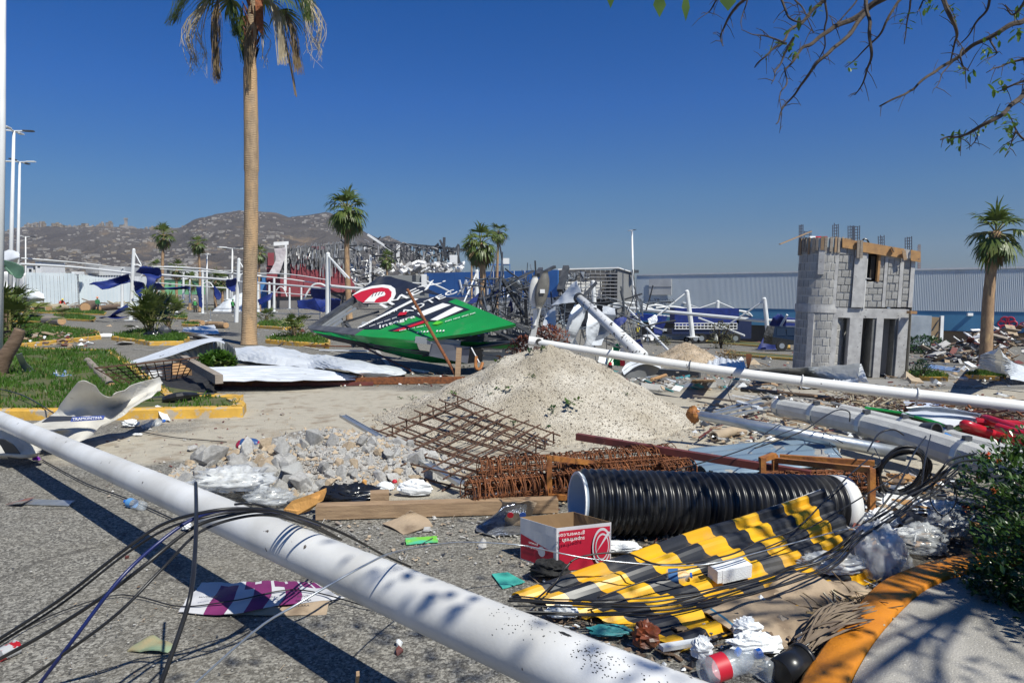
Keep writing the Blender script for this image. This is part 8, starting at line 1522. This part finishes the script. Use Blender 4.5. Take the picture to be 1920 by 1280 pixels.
bottle(G(1315, 1262, .06), G(1420, 1225, .1), .055, 'clear soda bottle with red label at the bottom', capb, m_red, (.2, .42)); bottle(G(1450, 1262, .06), G(1385, 1222, .08), .05, 'clear bottle crossing the soda bottle', capb); bottle(G(1250, 1080, .1), G(1295, 1078, .12), .04, 'small blue tinted bottle on the striped sheet', capb, M('label_water', (.05, .15, .35), None), (.1, .5)); bottle(G(1600, 1005, .08), G(1560, 1000, .06), .04, 'bottle between bag and pipe collar', capb)
t = thing('soda_can', 'crushed red and white can at the lower left corner', 'can', tuple(G(15, 1222))); mb = MB(); mb.tube([G(-2, 1228, .03), G(32, 1212, .03)], [.03, .033], 14); mb.build('shell', M('can_red_white', (.5, .02, .03), (.6, .6, .6), 18, .3, lo=.5, hi=.52, metal=.3), t)
for i, (x, y, rx, ry, rz_, mt, nm, lb) in enumerate([(350, 990, .03, .02, .03, m_foamw, 'paper_cup', 'small white cup under the big pole'), (245, 798, .085, .05, .045, m_foamw, 'foam_plate', 'white oval foam tray on the asphalt by the banner'), (258, 815, .05, .02, .012, m_foamw, 'foam_scrap', 'thin white sliver in front of the foam tray'), (68, 862, .03, .02, .02, M('purple_rag', (.25, .03, .4), None), 'purple_scrap', 'tiny purple scrap beneath the banner'),
 (1210, 1205, .055, .045, .06, M('rotten_brown', (.22, .05, .02), (.1, .04, .02), 6, .4), 'coconut_husk', 'reddish brown husk at the end of the big pole'), (1140, 1185, .09, .035, .02, M('teal_wrapper', (.03, .22, .24), (.1, .35, .36), 9, .35), 'wrapper', 'teal wrapper at the edge of the big pole'), (1030, 1075, .1, .07, .045, M('burnt_black', (.01, .01, .01), (.03, .03, .03), 20, .95, bump=1), 'charred_lump', 'black charred lump at the foot of the red carton'), (1415, 1215, .1, .05, .04, m_foamw, 'foam_scrap', 'white torn foam above the clear bottles'), (1400, 1190, .06, .04, .05, m_foamw, 'foam_scrap', 'upright white foam flake beside the cardboard'), (1315, 1228, .04, .035, .05, m_foamw, 'foam_scrap', 'round white crumpled paper near the soda bottle'),
 (1508, 1215, .03, .02, .04, m_foamw, 'foam_scrap', 'small white bit above the black pot'), (1055, 1152, .07, .04, .03, m_foamw, 'foam_scrap', 'white crumpled scrap behind the big pole'), (1270, 1038, .05, .02, .02, m_foamw, 'foam_scrap', 'white curl on the striped sheet'), (1160, 1030, .12, .05, .03, m_foamw, 'foam_scrap', 'white scrap right of the red carton'),
 (1650, 985, .09, .08, .07, m_foamw, 'foam_scrap', 'rounded white foam beside the pipe collar'), (1560, 1020, .1, .06, .03, m_foamw, 'foam_scrap', 'white scrap before the pipe collar'), (1775, 965, .09, .06, .06, m_foamw, 'foam_scrap', 'white foam at the foot of the red flowered shrub'), (1740, 958, .12, .07, .05, m_foamw, 'foam_scrap', 'white foam heap beneath the cable loop'), (1700, 1000, .13, .05, .02, m_foamw, 'foam_scrap', 'flat white foam right of the big bag'), (1790, 985, .1, .04, .02, m_foamw, 'foam_scrap', 'flat white foam sheet near the shrub'),
 (1155, 1090, .05, .03, .02, M('can_label', (.25, .04, .06), (.4, .38, .36), 12, .5), 'flat_can', 'flattened red printed can on the striped sheet'), (1420, 1068, .09, .06, .04, m_card, 'paper_scrap', 'crumpled tan paper on the striped sheet')]): blob(G(x, y, 0.02 if x < 900 else .03), rx, ry, rz_, i + 3, mt, nm, lb, nm.replace('_', ' '), .55, 2.6, n=18)
t = thing('flower_pot', 'black plastic pot lying against the orange kerb', 'flower pot', tuple(G(1480, 1262))); a, b = G(1462, 1262, .07), G(1502, 1236, .09); mb = MB(); ring_tube(mb, a, b, .062, .056, 24); mb.build('shell', m_blackpl, t, smooth=True); mb = MB(); ring_tube(mb, b, b + (b - a) * .12, .068, .058, 24); mb.build('collar', m_blackpl, t, smooth=True); mb = MB(); mb.tube([a, a + (b - a) * .04], .06, 24); mb.build('bottom', m_blackpl, t)
mb = MB(); p = G(1362, 1085, .1); mb.box(p + Vector((.03, 0, .05)), (.19, .09, .075), rxyz(.1, -.05, .35)); mb.box(p + Vector((-.065, -.035, .048)), (.05, .085, .07), rxyz(.1, -.05, .35)); mb.build('foam_block', m_foamw, label='white polystyrene block resting on the striped sheet', cat='foam block')
blob(G(1642, 1075, .04), .13, .1, .25, 5, MATS['film_milky'], 'plastic_bag', 'tall knotted clear bag standing on the striped sheet', 'plastic bag', .35, 2.2, pinch=.75, n=40); blob(G(1560, 1068, .08), .17, .07, .06, 15, MATS['film_milky'], 'plastic_bag', 'flat milky bag left of the knotted one', 'plastic bag', .45, 3, n=34); blob(G(1678, 1078, .03), .08, .07, .1, 25, MATS['film'], 'plastic_bag', 'clear tail of the knotted bag near the kerb', 'plastic bag', .45, 3, n=30)
blob(G(1725, 1030, .03), .14, .1, .1, 11, MATS['film'], 'plastic_bag', 'clear bag with colourful contents near the shrub', 'plastic bag', .4, 4, n=30); blob(G(1775, 1000, .05), .12, .08, .1, 12, MATS['film'], 'plastic_bag', 'crinkled clear bag under the hanging cable loop', 'plastic bag', .4, 4, n=30); blob(G(1560 - 90, 1225, .04), .001, .001, .001, 1, m_foamw, 'paper_crumb', 'tiny crumb beside the kerb', 'paper crumb', n=6) if 0 else None
for i, (x, y, sx, sy, sz, mt, a_, lb) in enumerate([(1660, 925, .34, .12, .06, m_foamw, .1, 'long white foam bar right of the orange frame'), (1690, 940, .3, .14, .05, m_foamw, -.2, 'second white foam slab right of the orange frame'), (1665, 945, .25, .2, .03, m_foamw, .2, 'low white foam sheet behind the pipe collar'), (1610, 888, .16, .1, .1, m_foamw, .5, 'white block leaning behind the orange frame'), (1560, 860, .14, .08, .16, m_conc, .6, 'grey block end beneath the concrete pole'), (1690, 900, .2, .14, .05, m_ply, .3, 'orange plywood piece inside the cable coil'), (1650, 900, .3, .2, .02, m_card, -.4, 'cardboard under the concrete pole'), (1725, 945, .4, .1, .02, m_ply, .1, 'plywood strip beneath the hanging cables'), (1620, 915, .25, .2, .08, m_steeldark, .2, 'dark box behind the orange frame post'), (1800, 940, .3, .25, .02, m_gsheet, 0, 'grey sheet behind the shrub'), (1700, 975, .35, .25, .02, m_blackpl, .3, 'black plastic panel in the litter at right'), (1500, 1165, .0, 0, 0, None, 0, ''), (1275, 1212, .22, .035, .02, m_wsheet, .45, 'white plank between big pole and striped sheet')]):
 if mt: box_t(x, y, (sx, sy, sz), mt, lb, 'scrap', 'scrap_block', (.08 * (-1) ** i, .1, a_), .02 + .01 * (i % 4))
CB = 'cardboard sheets beside the orange kerb'
gsheet([[(1300, 1130, .05), (1400, 1108, .08), (1500, 1100, .07)], [(1350, 1165, .04), (1440, 1150, .06), (1530, 1130, .05)], [(1415, 1205, .02), (1490, 1195, .03), (1565, 1150, .03)]], 'cardboard_sheet', 'large flattened cardboard with blue edge stripe', [m_card, M('blue_tape', (.03, .14, .25), None)], cat='cardboard', group=CB, nu=60, nv=30, amp=.022, freq=5, jag=.5, mi=lambda u, v: 1 if .1 < u < .135 else 0)
gsheet([[(1400, 1080, .1), (1480, 1070, .12), (1560, 1085, .1)], [(1430, 1110, .07), (1520, 1110, .1), (1600, 1100, .08)], [(1500, 1135, .05), (1560, 1135, .06), (1618, 1128, .04)]], 'cardboard_sheet', 'second cardboard sheet beside the knotted bag', m_card, cat='cardboard', group=CB, amp=.035, freq=5, nu=30, nv=20, jag=.6, seed=3)
gsheet([[(1540, 1095, .08), (1600, 1088, .09)], [(1570, 1120, .07), (1640, 1108, .06)], [(1602, 1138, .03), (1632, 1122, .03)]], 'cardboard_sheet', 'curved cardboard flap touching the orange kerb', m_card, cat='cardboard', group=CB, amp=.01, seed=5)
t = thing('dead_frond', 'dried grey palm frond lying against the orange kerb', 'palm frond', tuple(G(1520, 1200))); r_ = random.Random(3); mb = MB()
for i in range(60): p = G(1500 + r_.uniform(-12,25),1205 + r_.uniform(-12,16),r_.uniform(.03,.1)); q_ = G(1600 + r_.uniform(-50,45),1150 + r_.uniform(-25,15),r_.uniform(.06,.2)); mb.tube(curve([p,p.lerp(q_,.5) + Vector((0,0,r_.uniform(0,.06))),q_],6),[.004,.006,.007,.006,.005,.002],4,caps=False)
mb.build('blade', M('grey_frond', (.22, .17, .12), (.12, .09, .07), 9, .9), t)
# ================================================================= CABLES
def cable(pts, r, label, mat=None, name='cable', group='loose black cables', n=70, mesh=8, wob=0):
 ps = [G(x,y,h) for x,y,h in pts]; c = curve(ps,n)
 if wob: c = [p + Vector((noise.noise(p * 5),noise.noise(p * 5 + Vector((9,0,0))),noise.noise(p * 5 + Vector((0,9,0))))) * wob for p in c]
 mb = MB(); mb.tube(c, r * .8, mesh); return mb.build(name, mat or m_blackrub, smooth=True, label=label, cat='cable', group=group)
LC = 'cables looping over the big white pole'
m_bluecab = M('blue_cable', (.01, .018, .1), None, rough=.35)
for pts, r, lb, mt in [([(-30, 1215, .3), (110, 1125, .5), (220, 1040, .68), (300, 985, .78), (372, 962, .84), (450, 953, .84), (540, 962, .76), (640, 998, .55), (720, 1040, .2), (770, 1062, .01)], .008, 'uppermost black cable arching over the big pole', None),
 ([(-30, 1222, .28), (110, 1135, .47), (230, 1042, .66), (310, 992, .75), (380, 970, .79), (460, 958, .78), (540, 968, .7), (600, 990, .5), (640, 1010, .25)], .006, 'second black cable just below the uppermost one', None),
 ([(-30, 1250, .2), (80, 1190, .4), (190, 1120, .56), (270, 1060, .68), (360, 990, .76), (430, 966, .79), (500, 958, .76), (570, 975, .6), (620, 1000, .3)], .009, 'thick middle black cable running to the left edge', None),
 ([(20, 1295, .2), (120, 1225, .45), (220, 1150, .6), (300, 1070, .7), (370, 1000, .76), (440, 972, .77), (510, 966, .72), (580, 985, .5)], .007, 'lowest black cable of the left bundle', None), ([(60, 1300, .3), (140, 1195, .5), (225, 1085, .66), (300, 1015, .74), (368, 970, .8), (440, 954, .82), (520, 960, .74), (600, 985, .5)], .0085, 'dark blue cable crossing the black bundle', m_bluecab),
 ([(367, 905, .85), (368, 960, .84), (366, 1030, .8), (358, 1110, .75), (338, 1180, .66), (295, 1300, .5)], .009, 'thick black cable hanging straight down across the pole', None), ([(440, 945, .84), (480, 945, .84), (540, 966, .72), (590, 990, .5), (640, 1012, .2)], .006, 'short black cable end lying on the pole', None),
 ([(-30, 1225, .02), (80, 1160, .02), (200, 1118, .02), (260, 1118, .02), (340, 1136, .02), (440, 1125, .06), (560, 1105, .05), (700, 1140, .02)], .0045, 'thin black wire lying on the asphalt and the purple carton', None), ([(80, 862, .02), (160, 905, .02), (240, 935, .02), (330, 975, .02)], .007, 'black cable on the ground along the big pole at left', None), ([(258, 808, .02), (330, 820, .02), (425, 828, .02)], .007, 'black cord on the asphalt right of the foam tray', None), ([(-20, 725, .2), (40, 740, .2), (102, 775, .15)], .01, 'black cable over the near grass edge', None)]: cable(pts, r, lb, mt, group=LC)
cable([(345, 1300, .5), (480, 1180, .68), (554, 1134, .74), (628, 1090, .77), (690, 1056, .78), (735, 1036, .72), (795, 1024, .55), (866, 1016, .4), (972, 1021, .3), (1048, 1036, .28), (1108, 1047, .25), (1197, 1056, .22), (1271, 1060, .22), (1345, 1054, .24), (1440, 1030, .24), (1560, 998, .25), (1615, 985, .2)], .0045, 'thin grey steel guy wire crossing pole, carton and striped sheet', m_galv, 'guy_wire', group=None)
RC = 'cables trailing from the concrete poles'
base = [(959,1131),(1108,1137),(1226,1136),(1330,1118),(1458,1083),(1557,1044),(1609,998),(1655,968),(1704,939),(1747,909),(1800,872)]; hs_ = [.12,.12,.14,.14,.15,.2,.28,.33,.38,.42,.5]
for k, lb in enumerate(['top strand', 'second strand', 'third strand', 'fourth strand', 'fifth strand', 'lowest strand']): o_ = (k - 2.5) * 6.5; cable([(x + rnd.uniform(-7, 7), y + o_ * (.75 + .4 * rnd.random()) + rnd.uniform(-4, 4), h + rnd.uniform(-.01, .02)) for (x, y), h in zip(base, hs_)], .0055 + .001 * (k % 3), lb + ' of the black bundle across the striped sheet', group=RC, wob=.01)
for pts, r, lb in [([(1000, 1128, .1), (1042, 1090, .14), (1060, 1064, .2), (1090, 1043, .24), (1170, 1036, .25), (1241, 1058, .22), (1360, 1042, .22), (1425, 1014, .26), (1491, 991, .3), (1543, 942, .4), (1590, 893, .5), (1640, 850, .55)], .006, 'single black cable looping above the red carton corner'), ([(1120, 1120, .12), (1250, 1075, .2), (1360, 1052, .22), (1470, 1012, .26), (1560, 965, .34), (1700, 880, .5)], .005, 'straight thin black cable above the striped sheet'), ([(1736, 818, .5), (1712, 853, .48), (1686, 906, .4), (1640, 967, .25)], .008, 'thick black cable dropping from the clamp over the coil'), ([(1745, 815, .5), (1735, 860, .45), (1720, 930, .3), (1660, 985, .15)], .006, 'black cable dropping right of the coil'), ([(1627, 845, .5), (1648, 813, .56), (1675, 805, .58), (1694, 815, .5)], .008, 'short black cable hump over the nearer concrete pole'),
 ([(1420, 823, .3), (1473, 789, .36), (1510, 790, .3), (1580, 830, .3)], .006, 'cable along the galvanised pipe'), ([(1415, 840, .3), (1500, 810, .4), (1547, 780, .5), (1572, 768, .5), (1592, 772, .46), (1593, 790, .36)], .008, 'cable looping over the tip of the nearer concrete pole'), ([(1240, 888, .35), (1340, 860, .4), (1400, 840, .4), (1460, 815, .38), (1500, 800, .36)], .006, 'twisted cable running from the brown tube to the pole tip'), ([(1640, 840, .4), (1650, 870, .35), (1610, 880, .3), (1570, 850, .3), (1555, 830, .3)], .005, 'thin looped wire by the orange frame'), ([(1750, 905, .45), (1745, 940, .3), (1768, 966, .2), (1793, 940, .3), (1785, 905, .42), (1750, 900, .48)], .005, 'cable loop hanging before the concrete pole'),
 ([(1700, 925, .3), (1740, 905, .4), (1765, 880, .55), (1785, 860, .6), (1830, 850, .55)], .01, 'thick black cable knot wrapped over the nearer concrete pole'), ([(1710, 930, .3), (1745, 912, .4), (1770, 885, .56), (1800, 865, .6), (1850, 862, .5)], .01, 'second thick cable wrapped over the nearer concrete pole'), ([(1480, 690, .4), (1475, 720, .3), (1500, 745, .05)], .006, 'thin cable hanging from the long white pole'), ([(1370, 712, .4), (1365, 735, .2), (1375, 762, .03)], .006, 'short cable hanging from the long white pole near the studs'), ([(1140, 645, 1.0), (1200, 665, .6), (1260, 690, .1), (1310, 690, .05)], .015, 'black hose draped at the foot of the far heap')]: cable(pts, r, lb, group=RC)
t = thing('cable_coil', 'heavy coil of black cable hanging below the concrete pole', 'cable coil', tuple(P(1690, 930, 5.2))); r_ = random.Random(4)
for k in range(11):
 c0 = P(1692 + r_.uniform(-5, 5), 884 + r_.uniform(-5, 5) , 5.25 + r_.uniform(-.05, .05)); rx, rz_ = .185 + r_.uniform(-.02, .02), .2 + r_.uniform(-.02, .02); mb = MB(); mb.tube([c0 + Vector((math.cos(i * .224) * rx, -.08 * math.sin(i * .224) + .02 * math.sin(i * .5 + k), math.sin(i * .224) * rz_)) for i in range(29)], .009, 6, caps=False); mb.build('loop', m_blackrub, t, smooth=True)
# ================================================================= FLOWERING SHRUB,RIGHT
t = thing('flowering_shrub', 'dense green shrub with small red orange flowers at the right edge', 'shrub', (3.45, 4.0, 0)); rg = random.Random(8); mb = MB()
LB = [(3.52,4.3,.34,.6,.36),(3.3,3.8,.34,.5,.36),(2.9,3.35,.24,.5,.3),(3.6,3.6,.4,.55,.4),(2.85,2.95,.18,.48,.24),(3.95,4.5,.42,.65,.42)]
def leaf(mb,c,d1,l,w): _,s_,u_ = frame(d1); mb.add([c,c + d1 * l * .35 + s_ * w,c + d1 * l * .75 + s_ * w * .8,c + d1 * l + u_ * -.1 * l,c + d1 * l * .75 - s_ * w * .8,c + d1 * l * .35 - s_ * w],[(0,1,2,3),(0,3,4,5)])
def surfpt():
 cx,cy,cz,r,rz_ = rg.choice(LB); v = Vector((rg.gauss(0,1),rg.gauss(0,1),rg.gauss(.1,1))).normalized(); k = rg.uniform(.5,1.0) ** .6 * (1 + .22 * noise.noise(v * 2.2 + Vector((cx,cy,0)))); return Vector((cx + v.x * r * k,cy + v.y * r * k,max(.03,cz + v.z * rz_ * k))),v
for i in range(17000):
 p,v = surfpt(); d1 = (v * .7 + Vector((rg.gauss(0,.6),rg.gauss(0,.6),rg.gauss(.35,.5)))).normalized(); leaf(mb,p,d1,rg.uniform(.03,.06),rg.uniform(.008,.014))
mb.build('foliage', M('shrub_leaf', (.018, .055, .01), (.055, .11, .018), 7, .28, transl=.18, spec=.6), t); m_flo = M('flower_red', (.6, .06, .02), (.6, .2, .05), 30, .6, transl=.2)
for k in range(60):
 p,v = surfpt(); p = p + v * .04
 if p.z < .15: continue
 mb = MB()
 for j in range(26): d1 = (v + Vector((rg.gauss(0,.6),rg.gauss(0,.6),rg.gauss(.2,.5)))).normalized(); leaf(mb,p + d1 * .008,d1,rg.uniform(.014,.026),.005)
 mb.build('flower_cluster', m_flo, t)
mb = MB()
for k in range(26): p,v = surfpt(); b0 = Vector((p.x * .3 + 3.5 * .7,p.y * .3 + 3.8 * .7,.0)); mb.tube(curve([b0,b0.lerp(p,.5) + Vector((0,0,.1)),p],6),[.012,.01,.008,.006,.005,.003],5)
mb.build('stem', m_bark, t)
leafbush(1592, 1266, None, .07, .07, 260, 'small weed at the lower end of the orange kerb', 31, m_leafd, 'weed', .02, 'weed'); leafbush(1870, 1150, None, .2, .12, 700, 'low green sprigs on the shaded walkway', 32, m_leafd, 'weed', .035, 'weed', z0=.1)
# ================================================================= OVERHEAD TREE (rooted out of frame,right)
t = thing('shade_tree', 'thin leafed tree whose bare twigs hang into the top right', 'tree', (5.2, -.6, 0)); rg = random.Random(12)
mb = MB(); mb.tube(curve([Vector((5.2, -.6, 0)), Vector((5.0, -.3, 1.6)), Vector((4.7, .4, 3.0)), Vector((4.3, 1.2, 4.0))], 14), [.16 - .006 * i for i in range(14)], 12); mb.build('trunk', m_trunkd, t, smooth=True)
X7 = lambda x,y: (1100 + x / 2.341,y / 2.341); hub = Vector((4.3,1.2,4.0)); ml = MB(); nodes = []
BR = [([(1340,-40),(1200,60),(1110,110),(1000,180),(930,230),(865,300)],.010),([(1080,-30),(980,60),(900,130),(830,200),(785,250),(742,305)],.007),([(1225,60),(1150,140),(1080,215),(1020,280),(960,350),(920,410),(870,470),(830,540)],.0065),([(1222,-20),(1240,110),(1250,210),(1240,300),(1215,370),(1180,420)],.0055),([(1390,-20),(1320,90),(1260,180),(1200,240),(1140,285)],.005),([(1045,-20),(1050,130),(1030,230),(1020,270)],.004),([(680,148),(760,152),(830,170),(870,190)][::-1],.0035),([(905,170),(860,260),(835,320),(815,375)],.0035),([(869,300),(875,370),(845,430),(848,500),(846,580)],.003),
 ([(1990,50),(1920,85),(1840,120),(1760,165),(1680,215),(1600,270),(1520,320),(1440,380),(1370,430),(1290,475)],.009),([(1555,-20),(1600,60),(1620,130),(1615,200),(1600,270)],.006),([(1770,-20),(1720,90),(1670,150),(1630,210)],.004),([(1435,-20),(1410,100),(1395,195)],.004),([(1960,240),(1860,270),(1810,295),(1755,310)],.0045),([(1980,330),(1920,400),(1880,450),(1800,510),(1740,555),(1680,590),(1620,605),(1550,615)],.008),([(1960,640),(1880,570),(1860,520),(1800,510)][:3],.004),([(1740,555),(1700,620),(1660,660)],.003),([(1960,355),(1850,378),(1800,400)],.004),([(710,-20),(650,60),(610,110),(595,160),(597,210)],.0045),([(600,-20),(540,50),(508,70)],.0035),([(705,-10),(690,60),(672,130)],.003),([(840,-20),(880,60),(930,85),(990,60)],.004),([(905,-20),(950,60),(1000,150)],.003),([(1180,-10),(1090,110),(1060,60)],.003),([(1880,570),(1860,620),(1850,655)],.003),([(1930,-10),(1880,60),(1840,20)],.004),([(1500,-20),(1470,10),(1440,60)],.003),([(1600,270),(1560,330),(1520,390)],.003),([(1760,165),(1790,220),(1770,260)],.003),([(1660,215),(1650,290),(1680,320)],.003)]
for bi,(pl_,r) in enumerate(BR):
 d0 = 3.6 + .5 * math.sin(bi * 1.7); r *= 1.7; ps = [P(*X7(x,y),d0 + .08 * math.sin(i + bi)) for i,(x,y) in enumerate(pl_)]; n = 10 * len(ps); c = curve(ps,n); c = [p + Vector((noise.noise(p * 9 + Vector((bi,0,0))),0,noise.noise(p * 9 + Vector((0,bi,5))))) * .022 for p in c]
 if pl_[0][1] <= 0 or pl_[0][0] > 1930: c = curve([hub + Vector((rg.uniform(-.3,.3),rg.uniform(-.3,.3),rg.uniform(-.3,.3))),(hub + c[0]) / 2 + Vector((0,0,.25)),c[0]],10)[:-1] + c; m_ = 9
 else: m_ = 0
 mb = MB(); mb.tube(c,[r * 1.6 - r * .6 * i / max(1,m_) if i < m_ else max(.0012,r * (1 - .75 * (i - m_) / n)) for i in range(len(c))],6);
 for j in range(m_ + 4,len(c) - 1,3):
  if rg.random() < .55: e = Vector((rg.uniform(-1,.6),rg.uniform(-.3,.3),rg.uniform(-1,.5))).normalized() * rg.uniform(.02,.11); mb.tube([c[j],c[j] + e * .5 + Vector((0,0,.008)),c[j] + e],[.0022,.0018,.001],4,caps=False); nodes.append(c[j] + e)
 mb.build('branch', m_bark, t)
for (x,y,k,s) in [(885,190,4,.07),(900,235,6,.06),(915,145,5,.07),(805,215,3,.03),(775,245,3,.03),(1160,290,7,.05),(1390,70,4,.06),(1415,125,3,.04),(1495,35,5,.06),(1525,20,4,.05),(1590,30,8,.05),(1600,80,6,.04),(1680,310,7,.06),(1650,300,4,.04),(1770,250,5,.06),(1750,205,5,.05),(1835,355,4,.08),(1805,395,5,.06),(1820,160,6,.05),(1900,140,10,.06),(1905,40,10,.06),(1840,500,12,.05),(1840,560,16,.05),(1870,540,12,.05),(1790,520,8,.04),(1740,560,8,.04),(1690,580,8,.04),(1620,600,10,.05),(1590,615,10,.05),(1850,650,6,.05),(1850,600,6,.04),(1000,30,4,.05),(1640,635,5,.04),(1860,270,6,.05),(995,295,1,.04)]:
 for j in range(k): c = P(*X7(x + rg.uniform(-22,22),y + rg.uniform(-18,18)),3.6 + rg.uniform(-.2,.3)); leaf(ml,c,Vector((rg.gauss(0,.6),rg.gauss(0,.6),rg.gauss(-.3,.6))).normalized(),s * rg.uniform(.5,1),s * .16)
for (x,y,w,h) in [(105,0,16,38),(320,0,28,78),(435,0,18,95),(620,-10,36,50)]:
 a,b = P(*X7(x,-60),1.9),P(*X7(x,h),1.9); s_ = Vector((w / 2.341 / F * 1.9,0,0)); m_ = a.lerp(b,.6); ml.add([a,m_ + s_,b,m_ - s_],[(0,1,2,3)])
ml.build('leaf_spray', M('tree_leaf', (.06, .13, .015), (.11, .2, .025), 9, .4, transl=.45), t, kind='stuff')
mc = MB(); mt = MB()     # crown above and behind the camera's right, which throws the dappled shade
for k in range(60):
 an,rr = rg.uniform(0,6.28),rg.random() ** .5; c0 = Vector((3.1 + math.cos(an) * rr * 2.4,-.1 + math.sin(an) * rr * 1.5,4.3 + rg.uniform(-.4,.8))); k % 4 == 0 and mt.tube(curve([hub,hub.lerp(c0,.5) + Vector((0,0,.2)),c0],8),[.02,.018,.015,.012,.01,.008,.006,.004],5)
 if proj(c0)[1] > -260 and c0.y > .3: continue
 for j in range(13): p = c0 + Vector((rg.gauss(0,.2),rg.gauss(0,.2),rg.gauss(0,.12))); leaf(mc,p,Vector((rg.gauss(0,1),rg.gauss(0,1),rg.gauss(0,.4))).normalized(),rg.uniform(.05,.1),rg.uniform(.014,.024))
mt.build('limb', m_bark, t); mc.build('crown', MATS['tree_leaf'], t)
